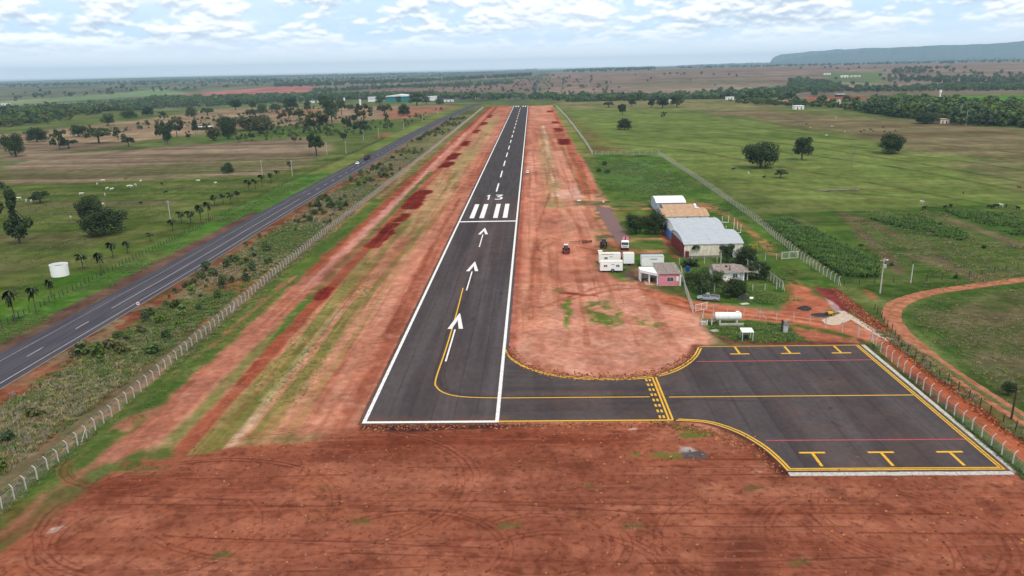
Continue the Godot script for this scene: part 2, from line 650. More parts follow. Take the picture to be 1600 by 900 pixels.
func sky_band(i: int) -> void:
	var nb := NB
	var w := 4096
	var out := PackedByteArray()
	out.resize(w * 16 * 3)
	for r in 16:
		var row := i * 16 + r
		var el := (0.5 - (row + 0.5) / 2048.0) * PI
		var e := rad_to_deg(el)
		# clear air, paler towards the horizon
		var air := Vector3(0.50, 0.645, 0.79).lerp(Vector3(0.42, 0.57, 0.76), smoothstep(2.0, 26.0, e)).lerp(Vector3(0.38, 0.53, 0.73), smoothstep(25.0, 80.0, e))
		air = air.lerp(Vector3(0.97, 0.985, 1.0), 1.0 - smoothstep(0.0, 2.6, e))
		var v := log(maxf(e + 1.6, 0.3)) * 120.0
		var bend := smoothstep(35.0, 75.0, e)
		var thin := smoothstep(0.6, 3.0, e) * 0.94
		var low := 0.85 * (1.0 - smoothstep(0.6, 3.0, e))
		var veil := 0.25 * smoothstep(0.5, 3.0, e)
		for c in w:
			var a := ((c + 0.5) / w - 0.5) * 360.0
			var col := air
			if e > -0.2:
				# heaped clouds, seen low and far: rows that flatten towards the horizon
				var u := a * 1024.0 / 360.0
				var pu := cos(el) * cos(deg_to_rad(a)) * 160.0
				var pv := cos(el) * sin(deg_to_rad(a)) * 160.0
				var n1u := u * 5.0 + 40.0
				var n1v := v * 1.5
				var n1i := floori(n1u)
				var n1j := floori(n1v)
				n1u -= n1i
				n1v -= n1j
				var n1c := (n1j & 1023) << 10
				var n1d := ((n1j + 1) & 1023) << 10
				var n1b := (n1i + 1) & 1023
				n1i &= 1023
				var n1 := lerpf(lerpf(nb[n1c | n1i], nb[n1c | n1b], n1u), lerpf(nb[n1d | n1i], nb[n1d | n1b], n1u), n1v) * 0.00392157
				var n2u := u * 13.0 + 300.0
				var n2v := v * 4.2 + 77.0
				var n2i := floori(n2u)
				var n2j := floori(n2v)
				n2u -= n2i
				n2v -= n2j
				var n2c := (n2j & 1023) << 10
				var n2d := ((n2j + 1) & 1023) << 10
				var n2b := (n2i + 1) & 1023
				n2i &= 1023
				var n2 := lerpf(lerpf(nb[n2c | n2i], nb[n2c | n2b], n2u), lerpf(nb[n2d | n2i], nb[n2d | n2b], n2u), n2v) * 0.00392157
				var n3u := u * 2.0 + 700.0
				var n3v := v * 0.7 + 210.0
				var n3i := floori(n3u)
				var n3j := floori(n3v)
				n3u -= n3i
				n3v -= n3j
				var n3c := (n3j & 1023) << 10
				var n3d := ((n3j + 1) & 1023) << 10
				var n3b := (n3i + 1) & 1023
				n3i &= 1023
				var n3 := lerpf(lerpf(nb[n3c | n3i], nb[n3c | n3b], n3u), lerpf(nb[n3d | n3i], nb[n3d | n3b], n3u), n3v) * 0.00392157
				var n4u := u * 5.0 + 40.0
				var n4v := v * 1.5 + 9.0
				var n4i := floori(n4u)
				var n4j := floori(n4v)
				n4u -= n4i
				n4v -= n4j
				var n4c := (n4j & 1023) << 10
				var n4d := ((n4j + 1) & 1023) << 10
				var n4b := (n4i + 1) & 1023
				n4i &= 1023
				var n4 := lerpf(lerpf(nb[n4c | n4i], nb[n4c | n4b], n4u), lerpf(nb[n4d | n4i], nb[n4d | n4b], n4u), n4v) * 0.00392157
				var n5u := u * 13.0 + 300.0
				var n5v := v * 4.2 + 91.0
				var n5i := floori(n5u)
				var n5j := floori(n5v)
				n5u -= n5i
				n5v -= n5j
				var n5c := (n5j & 1023) << 10
				var n5d := ((n5j + 1) & 1023) << 10
				var n5b := (n5i + 1) & 1023
				n5i &= 1023
				var n5 := lerpf(lerpf(nb[n5c | n5i], nb[n5c | n5b], n5u), lerpf(nb[n5d | n5i], nb[n5d | n5b], n5u), n5v) * 0.00392157
				var n6u := pu
				var n6v := pv
				var n6i := floori(n6u)
				var n6j := floori(n6v)
				n6u -= n6i
				n6v -= n6j
				var n6c := (n6j & 1023) << 10
				var n6d := ((n6j + 1) & 1023) << 10
				var n6b := (n6i + 1) & 1023
				n6i &= 1023
				var n6 := lerpf(lerpf(nb[n6c | n6i], nb[n6c | n6b], n6u), lerpf(nb[n6d | n6i], nb[n6d | n6b], n6u), n6v) * 0.00392157
				var n7u := u + 900.0
				var n7v := v * 0.9 + 500.0
				var n7i := floori(n7u)
				var n7j := floori(n7v)
				n7u -= n7i
				n7v -= n7j
				var n7c := (n7j & 1023) << 10
				var n7d := ((n7j + 1) & 1023) << 10
				var n7b := (n7i + 1) & 1023
				n7i &= 1023
				var n7 := lerpf(lerpf(nb[n7c | n7i], nb[n7c | n7b], n7u), lerpf(nb[n7d | n7i], nb[n7d | n7b], n7u), n7v) * 0.00392157
				n1 = lerpf(n1, n6, bend)
				n4 = lerpf(n4, n6, bend)
				var dens := n1 * 0.60 + n2 * 0.24 + n3 * 0.36
				var cover := smoothstep(0.45, 0.60, dens) * thin
				# what lies just above shades the cloud's foot
				var lit := clampf(0.48 + ((n1 - n4) * 0.6 + (n2 - n5) * 0.30) * 5.5 + (n2 - 0.5) * 0.4, 0.0, 1.0)
				var cloud := Vector3(0.42, 0.50, 0.59).lerp(Vector3(0.96, 0.965, 0.975), lit)
				cloud = cloud.lerp(Vector3(0.97, 0.985, 1.0), low)
				col = col.lerp(cloud, cover)
				col = col.lerp(Vector3(0.84, 0.88, 0.915), veil * smoothstep(0.4, 0.75, n7))
			var at := (r * w + c) * 3
			out[at] = int(clampf((1.055 * pow(col.x, 0.41667) - 0.055) * 255.0, 0.0, 255.0))
			out[at + 1] = int(clampf((1.055 * pow(col.y, 0.41667) - 0.055) * 255.0, 0.0, 255.0))
			out[at + 2] = int(clampf((1.055 * pow(col.z, 0.41667) - 0.055) * 255.0, 0.0, 255.0))
	lock.lock()
	sky_rows[i] = out
	lock.unlock()

func sky_picture() -> ImageTexture:
	var parts := 66
	sky_rows.resize(parts)
	side_by_side(sky_band, parts)
	var all := PackedByteArray()
	for i in parts: all.append_array(sky_rows[i])
	var low := PackedByteArray()
	low.resize((2048 - parts * 16) * 4096 * 3)
	for i in range(0, low.size(), 3):
		low[i] = 150
		low[i + 1] = 140
		low[i + 2] = 120
	all.append_array(low)
	return ImageTexture.create_from_image(Image.create_from_data(4096, 2048, false, Image.FORMAT_RGB8, all))

# ---------------------------------------------------------------- materials
func plain(called: String, r: float, g: float, b: float, rough := 0.8, metal := 0.0, spec := 0.3) -> StandardMaterial3D:
	var m := StandardMaterial3D.new()
	m.resource_name = called
	m.albedo_color = Color(r, g, b).linear_to_srgb()
	m.roughness = rough
	m.metallic = metal
	m.metallic_specular = spec
	M[called] = m
	return m

# a surface with an uneven tone: a noise between two colours (linear), laid in world space
func worn(called: String, a: Color, b: Color, size: float, rough := 0.85, stretch := Vector3.ONE, sd := 1, spec := 0.3) -> StandardMaterial3D:
	var m := StandardMaterial3D.new()
	m.resource_name = called
	var n := NoiseTexture2D.new()
	n.width = 512
	n.height = 512
	n.seamless = true
	n.normalize = true
	var f := FastNoiseLite.new()
	f.seed = sd
	f.frequency = 0.012
	f.fractal_octaves = 6
	f.fractal_gain = 0.62
	n.noise = f
	var g := Gradient.new()
	g.set_color(0, a.linear_to_srgb())
	g.set_color(1, b.linear_to_srgb())
	g.set_offset(0, 0.2)
	g.set_offset(1, 0.8)
	n.color_ramp = g
	m.albedo_texture = n
	m.uv1_triplanar = true
	m.uv1_world_triplanar = true
	m.uv1_scale = stretch / size
	m.roughness = rough
	if rough >= 0.8: m.specular_mode = BaseMaterial3D.SPECULAR_DISABLED
	m.metallic_specular = spec
	M[called] = m
	return m

func make_materials() -> void:
	worn("runway_asphalt", Color(0.054, 0.046, 0.047), Color(0.070, 0.061, 0.061), 24.0, 0.85, Vector3(1.3, 1, 0.12), 11)
	worn("road_asphalt", Color(0.054, 0.050, 0.060), Color(0.084, 0.078, 0.090), 14.0, 0.85, Vector3(2.2, 1, 0.08), 14)
	worn("white_paint", Color(0.52, 0.48, 0.45), Color(0.88, 0.86, 0.83), 3.0, 0.8, Vector3(2, 1, 0.35), 15)
	worn("worn_paint", Color(0.30, 0.28, 0.27), Color(0.62, 0.58, 0.55), 2.0, 0.8, Vector3.ONE, 16)
	worn("yellow_paint", Color(0.52, 0.28, 0.035), Color(0.76, 0.44, 0.055), 2.4, 0.8, Vector3.ONE, 17)
	worn("red_paint", Color(0.30, 0.045, 0.055), Color(0.42, 0.075, 0.085), 3.0, 0.7, Vector3.ONE, 18)
	worn("concrete", Color(0.36, 0.33, 0.30), Color(0.56, 0.53, 0.49), 5.0, 0.9, Vector3.ONE, 19)
	worn("post_concrete", Color(0.40, 0.37, 0.34), Color(0.62, 0.59, 0.55), 2.2, 0.9, Vector3.ONE, 20)
	worn("dark_wood", Color(0.035, 0.026, 0.021), Color(0.10, 0.075, 0.06), 1.5, 0.9, Vector3.ONE, 21)
	worn("earth", Color(0.30, 0.105, 0.058), Color(0.47, 0.19, 0.11), 6.0, 0.95, Vector3.ONE, 22)
	worn("roof_zinc", Color(0.36, 0.375, 0.40), Color(0.42, 0.435, 0.46), 9.0, 0.5, Vector3(0.4, 1, 1), 23, 0.4)
	worn("roof_white", Color(0.66, 0.68, 0.70), Color(0.82, 0.83, 0.84), 8.0, 0.5, Vector3.ONE, 24, 0.4)
	worn("roof_tan", Color(0.36, 0.22, 0.135), Color(0.53, 0.35, 0.23), 6.0, 0.8, Vector3(0.5, 1, 1), 25)
	worn("roof_fibre", Color(0.17, 0.135, 0.12), Color(0.35, 0.29, 0.26), 5.0, 0.9, Vector3.ONE, 26)
	worn("cream_wall", Color(0.58, 0.53, 0.43), Color(0.80, 0.75, 0.64), 6.0, 0.85, Vector3(1, 0.5, 1), 27)
	worn("white_wall", Color(0.72, 0.72, 0.70), Color(0.88, 0.88, 0.86), 4.0, 0.8, Vector3.ONE, 28)
	worn("grey_wall", Color(0.34, 0.37, 0.40), Color(0.46, 0.49, 0.52), 5.0, 0.7, Vector3.ONE, 29)
	worn("pink_wall", Color(0.62, 0.21, 0.26), Color(0.76, 0.30, 0.35), 4.0, 0.85, Vector3.ONE, 30)
	worn("red_metal", Color(0.14, 0.016, 0.020), Color(0.21, 0.03, 0.034), 3.0, 0.55, Vector3.ONE, 31)
	worn("pad_gravel", Color(0.13, 0.082, 0.078), Color(0.24, 0.15, 0.14), 4.0, 0.95, Vector3.ONE, 32)
	worn("bark", Color(0.06, 0.045, 0.035), Color(0.15, 0.12, 0.10), 1.2, 0.95, Vector3(3, 0.5, 3), 33)
	worn("dead_wood", Color(0.16, 0.13, 0.11), Color(0.30, 0.26, 0.22), 1.2, 0.95, Vector3(3, 0.5, 3), 34)
	worn("rubble", Color(0.025, 0.025, 0.028), Color(0.075, 0.072, 0.075), 2.0, 0.95, Vector3.ONE, 35)
	worn("pale_sand", Color(0.36, 0.26, 0.19), Color(0.58, 0.48, 0.39), 4.0, 0.95, Vector3.ONE, 36)
	plain("blue_wall", 0.10, 0.22, 0.52, 0.6)
	plain("blue_tank", 0.015, 0.05, 0.22, 0.5)
	plain("glass", 0.08, 0.09, 0.105, 0.12, 0.0, 0.6)
	plain("dark", 0.012, 0.012, 0.014, 0.8)
	plain("tyre", 0.016, 0.015, 0.015, 0.9)
	plain("steel", 0.32, 0.33, 0.34, 0.4, 0.7)
	plain("rust", 0.10, 0.042, 0.025, 0.9)
	plain("red_body", 0.42, 0.030, 0.030, 0.4, 0.0, 0.5)
	plain("tank_pink", 0.58, 0.12, 0.15, 0.45, 0.0, 0.5)
	plain("white_body", 0.88, 0.88, 0.88, 0.35, 0.0, 0.5)
	plain("silver_body", 0.36, 0.39, 0.44, 0.35, 0.4, 0.5)
	plain("black_body", 0.02, 0.02, 0.022, 0.4, 0.0, 0.5)
	plain("orange_cab", 0.62, 0.28, 0.05, 0.6)
	plain("yellow_body", 0.66, 0.36, 0.02, 0.5)
	plain("truck_maroon", 0.045, 0.020, 0.024, 0.6)
	plain("teal", 0.02, 0.20, 0.20, 0.6)
	plain("navy", 0.02, 0.035, 0.10, 0.6)
	plain("sign_white", 0.78, 0.78, 0.76, 0.5)
	plain("lamp", 0.55, 0.55, 0.5, 0.2)
	plain("cow_white", 0.62, 0.58, 0.53, 0.9)
	plain("cow_black", 0.016, 0.014, 0.013, 0.9)
	plain("cow_brown", 0.16, 0.065, 0.03, 0.9)
	plain("wire", 0.16, 0.16, 0.16, 0.6, 0.3)
	var leaf := StandardMaterial3D.new()
	leaf.vertex_color_use_as_albedo = true
	leaf.roughness = 0.75
	leaf.metallic_specular = 0.2
	leaf.backlight_enabled = true
	leaf.backlight = Color(0.35, 0.4, 0.2)
	M["leaf"] = leaf
	var soil := StandardMaterial3D.new()
	soil.vertex_color_use_as_albedo = true
	soil.roughness = 1.0
	soil.specular_mode = BaseMaterial3D.SPECULAR_DISABLED
	M["clod"] = soil
	# chain link: wires at 55 mm, in a picture that is clear between them
	var im := Image.create(128, 128, false, Image.FORMAT_RGBA8)
	im.fill(Color(0.55, 0.54, 0.52, 0.0))
	for y in 128:
		for x in 128:
			var u := fposmod(x + y, 32.0)
			var v := fposmod(x - y + 128.0, 32.0)
			if u < 2.2 or v < 2.2: im.set_pixel(x, y, Color(0.60, 0.59, 0.57, 1.0))
	var link := StandardMaterial3D.new()
	link.albedo_texture = ImageTexture.create_from_image(im)
	link.transparency = BaseMaterial3D.TRANSPARENCY_ALPHA
	link.roughness = 0.6
	link.uv1_scale = Vector3(3.5, 3.5, 1)
	M["chain_link"] = link

# ---------------------------------------------------------------- asphalt: lanes as they were laid, joints, scuffs and red dust
var asphalt := {}

func paint_asphalt() -> void:
	var dark := hue(84, 76, 78)
	var pale := hue(104, 96, 97)
	var dust1 := hue(120, 86, 72)
	var dust2 := hue(142, 100, 82)
	var rg := RandomNumberGenerator.new()
	rg.seed = 77
	strip(-20, 90, 80, 400, dark, pale, {"mf": 5.0, "kind": 1})
	strip(11.2, 41.0, 109, 145, dark, hue(102, 92, 89), {"mf": 5.0, "kind": 2, "soft": 1.2})
	for k in 6:
		var x := -10.8 + 3.6 * k
		strip(x, x + 3.6, 100, 340, hue(76, 68, 70) if k % 2 else hue(102, 95, 94), hue(86, 78, 79), {"mf": 6.0, "kind": 1, "op": rg.randf_range(0.12, 0.32), "soft": 0.15})
		paint([Vector2(x, 100), Vector2(x, 340)], hue(50, 43, 45), hue(66, 56, 56), {"w": 0.12, "soft": 0.14, "op": 0.6, "warp": 0.1, "pt": 0.34, "pk": 1, "pf": 4.0})
	for k in 9:
		var x := 41.0 + 4.4 * k
		strip(x, x + 4.4, 90, 145, hue(76, 68, 71) if k % 2 else hue(100, 93, 92), hue(86, 78, 79), {"mf": 6.0, "kind": 1, "op": rg.randf_range(0.12, 0.32), "soft": 0.3})
		paint([Vector2(x, 90), Vector2(x, 145)], hue(50, 43, 45), hue(66, 56, 56), {"w": 0.14, "soft": 0.16, "op": 0.55, "warp": 0.1, "pt": 0.36, "pk": 1, "pf": 4.0})
	for k in 5: strip(11.0, 40.0, 109.5 + 3.5 * k, 113.0 + 3.5 * k, hue(76, 68, 70) if k % 2 else hue(102, 92, 89), hue(86, 78, 78), {"mf": 6.0, "kind": 2, "op": rg.randf_range(0.2, 0.4), "soft": 0.2})
	strip(-20, 90, 80, 400, hue(102, 92, 88), hue(94, 82, 78), {"pt": 0.60, "pk": 1, "pf": 5.0, "op": 0.35})
	strip(-20, 90, 80, 400, hue(68, 60, 62), hue(74, 66, 67), {"pt": 0.60, "pk": 1, "pf": 3.0, "op": 0.3})
	strip(11, 82, 92, 143, dust1, dust2, {"pt": 0.60, "pk": 0, "pf": 1.6, "op": 0.16})
	strip(-11, 11, 108, 330, dust1, dust2, {"pt": 0.64, "pk": 1, "pf": 2.4, "op": 0.14})
	for q in [[60.0, 108.0, 9.0], [66.0, 124.0, 7.0], [44.0, 116.0, 6.0], [25.0, 112.0, 8.0], [56.0, 130.0, 6.0], [72.0, 112.0, 5.0]]:
		paint([Vector2(q[0], q[1]), Vector2(q[0] + q[2], q[1] + 1.0)], hue(104, 90, 84), hue(116, 96, 86), {"w": q[2], "soft": q[2] * 0.5, "warp": 5.0, "op": 0.2, "pt": 0.42, "pf": 4.0})
	# red dust blown and carried in along the edges
	strip(-12, 12, 108, 111.5, dust1, dust2, {"soft": 1.2, "pt": 0.46, "pf": 2.4, "op": 0.5})
	strip(-12, -10.9, 100, 340, dust1, dust2, {"soft": 0.4, "pt": 0.4, "pk": 1, "pf": 3.0, "op": 0.6})
	strip(10.9, 12, 141, 340, dust1, dust2, {"soft": 0.4, "pt": 0.4, "pk": 1, "pf": 3.0, "op": 0.6})
	strip(50, 82, 92, 94.4, dust1, dust2, {"soft": 0.7, "pt": 0.45, "pf": 2.6, "op": 0.5})
	strip(48, 82, 141.2, 144, dust1, dust2, {"soft": 0.7, "pt": 0.42, "pf": 2.6, "op": 0.5})
	# wheels that turned off the runway
	for k in 7:
		var o := rg.randf_range(-1.2, 1.2)
		paint(smooth([Vector2(-1.4 + o, 175.0), Vector2(-1.2 + o, 140.0), Vector2(-0.6 + o, 125.0 + o), Vector2(4.0, 119.8 + o), Vector2(14.0, 118.6 + o), Vector2(34.0, 118.4 + o), Vector2(60.0, 118.0 + o * 4.0)], 5), hue(52, 44, 46), hue(60, 51, 52), {"w": 0.2, "soft": 0.2, "op": 0.3, "warp": 0.2, "pt": 0.38, "pk": 1, "pf": 3.0})
	for k in 9:
		var c := Vector2(rg.randf_range(48, 79), rg.randf_range(95, 141)) if k % 3 else Vector2(rg.randf_range(-9, 9), rg.randf_range(112, 260))
		paint([c, c + Vector2(rg.randf_range(-0.5, 0.5), rg.randf_range(0.2, 1.4))], hue(44, 38, 40), hue(54, 46, 47), {"w": rg.randf_range(0.3, 0.9), "soft": 0.25, "warp": 0.8, "op": 0.3})
	var tiles := [tile(-12, 12, 108, 340, 240, 1160), tile(10, 82, 92, 144, 800, 580)]
	for t: Tile in tiles: t.grain = 0.42
	var mats := paint_tiles(tiles)
	asphalt = {"near": [tiles[0], mats[0]], "apron": [tiles[1], mats[1]]}
	feats.clear()

# ---------------------------------------------------------------- the ground
func build_ground() -> void:
	var grass1 := hue(88, 102, 52)
	var grass2 := hue(118, 123, 74)
	strip(-40000, 40000, -2000, 40000, grass1, grass2, {"mf": 1.2})
	# ---- right-hand pasture
	var lush1 := hue(106, 124, 60)
	var lush2 := hue(128, 139, 78)
	var brown1 := hue(112, 96, 70)
	var brown2 := hue(140, 124, 96)
	paint([Vector2(59.7, 1069.6), Vector2(201.5, 983.0), Vector2(241.7, 703.3), Vector2(264.6, 510.2), Vector2(268.7, 395.6), Vector2(196.8, 278.6), Vector2(152.3, 282.5), Vector2(109.5, 315.7), Vector2(95.1, 473.2), Vector2(60.3, 505.2)], lush1, lush2, {"soft": 8.0, "mf": 4.0, "warp": 20.0, "wf": 0.3, "kind": 2})
	paint([Vector2(202.5, 1084.2), Vector2(302.2, 945.2), Vector2(363.8, 720.1), Vector2(405.2, 618.0), Vector2(286.4, 393.2), Vector2(268.5, 455.6), Vector2(263.7, 601.3), Vector2(238.9, 774.9)], brown1, brown2, {"soft": 14.0, "mf": 0.7, "warp": 40.0, "wf": 0.2, "kind": 2})
	paint([Vector2(249.9, 496.2), Vector2(306.0, 456.4), Vector2(227.5, 304.1), Vector2(222.8, 320.8), Vector2(237.8, 410.8)], hue(106, 104, 66), brown2, {"soft": 12.0, "mf": 0.6, "kind": 2, "op": 0.8, "pt": 0.42, "pk": 2, "pf": 0.5})
	paint([Vector2(70.2, 1671.6), Vector2(398.7, 1117.4), Vector2(302.2, 945.2), Vector2(201.5, 983.0), Vector2(51.0, 1073.0)], hue(138, 128, 88), hue(116, 118, 74), {"soft": 12.0, "mf": 0.8})
	for l in [[Vector2(99.8, 1021.1), Vector2(191.4, 928.6), Vector2(238.9, 774.9), Vector2(246.2, 650.1)], [Vector2(90.8, 910.1), Vector2(170.4, 815.5), Vector2(218.5, 663.9), Vector2(247.3, 560.6)], [Vector2(78.8, 801.7), Vector2(153.9, 726.6), Vector2(204.7, 585.5), Vector2(240.1, 474.6)], [Vector2(75.1, 714.6), Vector2(145.9, 627.7), Vector2(197.9, 522.6), Vector2(228.4, 412.1), Vector2(238.7, 346.9)], [Vector2(72.6, 650.6), Vector2(134.9, 573.1), Vector2(177.3, 485.3), Vector2(207.8, 404.1), Vector2(222.8, 320.8)], [Vector2(71.0, 575.5), Vector2(120.7, 502.8), Vector2(139.7, 449.3), Vector2(164.5, 377.4), Vector2(196.8, 278.6)], [Vector2(231.4, 579.8), Vector2(281.9, 520.0), Vector2(306.0, 456.4)], [Vector2(226.4, 488.4), Vector2(252.6, 425.9), Vector2(263.1, 376.5)], [Vector2(116.1, 372.0), Vector2(146.2, 328.9), Vector2(175.8, 306.1), Vector2(186.2, 261.2)]]:
		var c := smooth(l)
		paint(c, hue(62, 86, 38), hue(74, 96, 46), {"w": 3.4, "soft": 2.0, "op": 0.8, "warp": 3.0, "wf": 0.4})
		var o := []
		for p: Vector2 in c: o.append(p - Vector2(0, 7.0))
		paint(o, hue(138, 108, 74), hue(112, 112, 66), {"w": 3.0, "soft": 2.5, "op": 0.8, "warp": 3.0, "wf": 0.4, "pt": 0.45, "pf": 0.8})
	paint([Vector2(92.1, 393.8), Vector2(196.7, 434.4), Vector2(222.8, 320.8), Vector2(193.1, 272.6), Vector2(113.2, 285.9)], hue(100, 114, 56), hue(114, 120, 64), {"op": 0.5, "pt": 0.5, "pk": 2, "pf": 3.0, "soft": 10.0})
	# rough ground with old furrows between the pasture and the track
	paint([Vector2(101.9, 280.3), Vector2(136.3, 283.9), Vector2(206.4, 294.2), Vector2(139.9, 185.9), Vector2(101.4, 171.1), Vector2(94.6, 188.0)], hue(62, 88, 36), hue(90, 106, 54), {"soft": 3.0, "mf": 2.5, "warp": 8.0, "wf": 0.5})
	for l in [[Vector2(110.2, 269.6), Vector2(109.6, 227.0), Vector2(106.0, 193.7)], [Vector2(131.6, 279.0), Vector2(124.9, 247.5), Vector2(116.7, 210.4), Vector2(113.4, 196.6)], [Vector2(132.8, 275.1), Vector2(134.0, 229.8), Vector2(129.5, 199.1), Vector2(129.0, 183.4)], [Vector2(162.8, 277.7), Vector2(163.8, 244.7), Vector2(163.0, 223.6)], [Vector2(126.3, 213.7), Vector2(130.9, 192.4), Vector2(145.4, 194.9)]]:
		paint(smooth(l), hue(104, 84, 68), hue(126, 106, 88), {"w": 4.4, "soft": 1.6, "warp": 3.0, "wf": 0.9, "op": 0.95, "pt": 0.26, "pf": 5.0})
	paint([Vector2(100.3, 249.3), Vector2(128.3, 269.4), Vector2(114.4, 203.3), Vector2(107.3, 187.4), Vector2(100.6, 190.8)], hue(66, 98, 34), hue(92, 116, 44), {"soft": 2.0, "mf": 3.0, "op": 0.6, "pt": 0.45, "pf": 1.5})
	paint([Vector2(125.7, 249.5), Vector2(158.3, 257.8), Vector2(158.2, 215.7), Vector2(143.5, 191.8), Vector2(129.4, 195.7)], hue(86, 96, 54), hue(100, 112, 60), {"soft": 3.0, "mf": 3.0, "op": 0.7, "pt": 0.4, "pf": 1.2})
	paint([Vector2(159.1, 281.9), Vector2(182.7, 286.5), Vector2(189.6, 266.8), Vector2(171.9, 231.7), Vector2(170.6, 256.8)], hue(52, 84, 34), hue(76, 104, 46), {"soft": 3.0, "mf": 3.0, "pt": 0.4, "pf": 1.5})
	# the paddock inside the bend of the track
	paint([Vector2(98.1, 160.7), Vector2(109.2, 171.8), Vector2(141.4, 185.8), Vector2(119.7, 134.0), Vector2(90.6, 99.8)], hue(52, 90, 30), hue(72, 106, 40), {"soft": 2.5, "mf": 4.0})
	paint([Vector2(101.6, 157.0), Vector2(114.8, 168.5), Vector2(139.4, 180.1), Vector2(119.7, 134.0), Vector2(98.0, 116.0), Vector2(97.2, 131.4)], hue(88, 88, 56), hue(106, 98, 70), {"soft": 5.0, "mf": 3.0, "warp": 9.0, "wf": 0.8, "op": 0.92})
	paint([Vector2(101.6, 157.0), Vector2(114.8, 168.5), Vector2(139.4, 180.1), Vector2(119.7, 134.0), Vector2(98.0, 116.0), Vector2(97.2, 131.4)], hue(112, 96, 74), hue(120, 104, 84), {"soft": 5.0, "mf": 5.0, "pt": 0.58, "pk": 2, "pf": 2.2, "op": 0.7})
	# ---- left-hand pasture
	paint([Vector2(-303.4, 322.1), Vector2(-131.9, 140.8), Vector2(-94.8, 145.2), Vector2(-102.8, 355.1), Vector2(-108.5, 546.8), Vector2(-136.4, 415.1), Vector2(-275.3, 406.8)], hue(84, 100, 44), hue(110, 116, 62), {"soft": 6.0, "mf": 1.8, "warp": 6.0})
	paint([Vector2(-303.4, 322.1), Vector2(-250.3, 370.6), Vector2(-138.2, 358.8), Vector2(-138.3, 280.7), Vector2(-127.3, 192.3), Vector2(-131.9, 140.8)], hue(104, 98, 66), hue(112, 104, 78), {"soft": 6.0, "mf": 2.4, "op": 0.75, "pt": 0.5, "pk": 2, "pf": 2.0})
	paint([Vector2(-101.9, 155.4), Vector2(-117.6, 164.9), Vector2(-120.6, 198.3), Vector2(-108.1, 215.4), Vector2(-102.1, 207.7), Vector2(-101.9, 169.1)], hue(66, 112, 26), hue(92, 128, 40), {"soft": 3.0, "mf": 4.0, "op": 0.7, "pt": 0.35, "pf": 2.5})
	paint([Vector2(-739.5, 716.1), Vector2(-445.8, 653.9), Vector2(-266.5, 394.0), Vector2(-209.6, 404.0), Vector2(-136.4, 415.1), Vector2(-121.3, 462.2), Vector2(-140.9, 601.2), Vector2(-180.3, 667.3), Vector2(-264.0, 624.8), Vector2(-384.8, 665.7)], hue(130, 110, 90), hue(154, 134, 112), {"soft": 8.0, "mf": 1.1, "warp": 14.0, "wf": 0.5, "kind": 2})
	paint([Vector2(-552.8, 535.2), Vector2(-334.5, 492.7), Vector2(-234.5, 465.4), Vector2(-141.1, 530.9), Vector2(-121.3, 462.2), Vector2(-202.1, 403.1), Vector2(-270.0, 399.1)], hue(92, 94, 60), hue(108, 102, 68), {"soft": 8.0, "mf": 1.1, "op": 0.7, "pt": 0.5, "pk": 2, "pf": 0.9})
	paint([Vector2(-334.1, 563.1), Vector2(-273.4, 610.4), Vector2(-170.2, 671.6), Vector2(-104.6, 759.9), Vector2(-154.8, 890.7), Vector2(-273.5, 802.4), Vector2(-315.8, 689.5)], hue(82, 104, 48), hue(106, 116, 68), {"soft": 8.0, "mf": 1.0, "warp": 18.0, "wf": 0.3})
	paint([Vector2(-832.4, 806.0), Vector2(-532.8, 780.0), Vector2(-495.5, 966.1), Vector2(-543.8, 1639.2), Vector2(-120.1, 1263.6), Vector2(-105.9, 1048.5), Vector2(-181.5, 876.2), Vector2(-273.5, 802.4), Vector2(-333.6, 655.6), Vector2(-445.8, 653.9)], hue(140, 118, 92), hue(164, 140, 112), {"soft": 10.0, "mf": 0.8, "kind": 2})
	paint([Vector2(-210.8, 1137.4), Vector2(-117.5, 1238.8), Vector2(-90.4, 1165.6), Vector2(-129.3, 918.1), Vector2(-159.4, 915.2)], hue(176, 112, 88), hue(150, 112, 88), {"soft": 8.0, "mf": 1.0, "op": 0.9})
	paint([Vector2(-396.4, 1206.9), Vector2(-330.6, 1263.3), Vector2(-275.7, 1060.9), Vector2(-314.1, 987.8)], hue(170, 112, 84), hue(150, 120, 92), {"soft": 8.0, "mf": 1.0, "op": 0.7})
	paint(smooth([Vector2(-139.1, 886.0), Vector2(-117.6, 891.0), Vector2(-89.6, 905.9)]), hue(176, 112, 78), hue(160, 110, 80), {"w": 5.0, "soft": 3.0, "op": 0.8})
	paint(smooth([Vector2(-119.6, 673.8), Vector2(-108.8, 658.4), Vector2(-119.1, 701.2)]), hue(180, 96, 66), hue(160, 100, 74), {"w": 6.0, "soft": 4.0, "op": 0.8})
	# ---- highway verges
	strip(-110, -93, 60, 420, hue(72, 112, 40), hue(96, 124, 58), {"soft": 2.5, "mf": 4.0, "warp": 5.0})
	strip(-107, -93, 420, 1150, hue(104, 122, 56), hue(130, 132, 76), {"soft": 2.0, "mf": 3.0, "warp": 4.0})
	strip(-98.0, -92.6, 60, 300, hue(98, 72, 64), hue(118, 90, 76), {"soft": 1.0, "mf": 3.0, "warp": 1.2})
	strip(-81.5, -58, 40, 1200, hue(88, 94, 50), hue(126, 118, 84), {"soft": 1.5, "mf": 3.0, "warp": 3.0})
	strip(-77, -60, 60, 420, hue(64, 88, 36), hue(88, 104, 48), {"soft": 1.5, "mf": 3.0, "pt": 0.5, "pf": 1.1})
	strip(-77, -61, 60, 500, hue(146, 130, 104), hue(124, 108, 84), {"soft": 1.5, "mf": 3.0, "pt": 0.56, "pf": 0.9, "pk": 1})
	strip(-81.2, -74.5, 40, 420, hue(120, 68, 50), hue(138, 88, 66), {"soft": 1.2, "mf": 3.0, "warp": 4.5, "wf": 1.2})
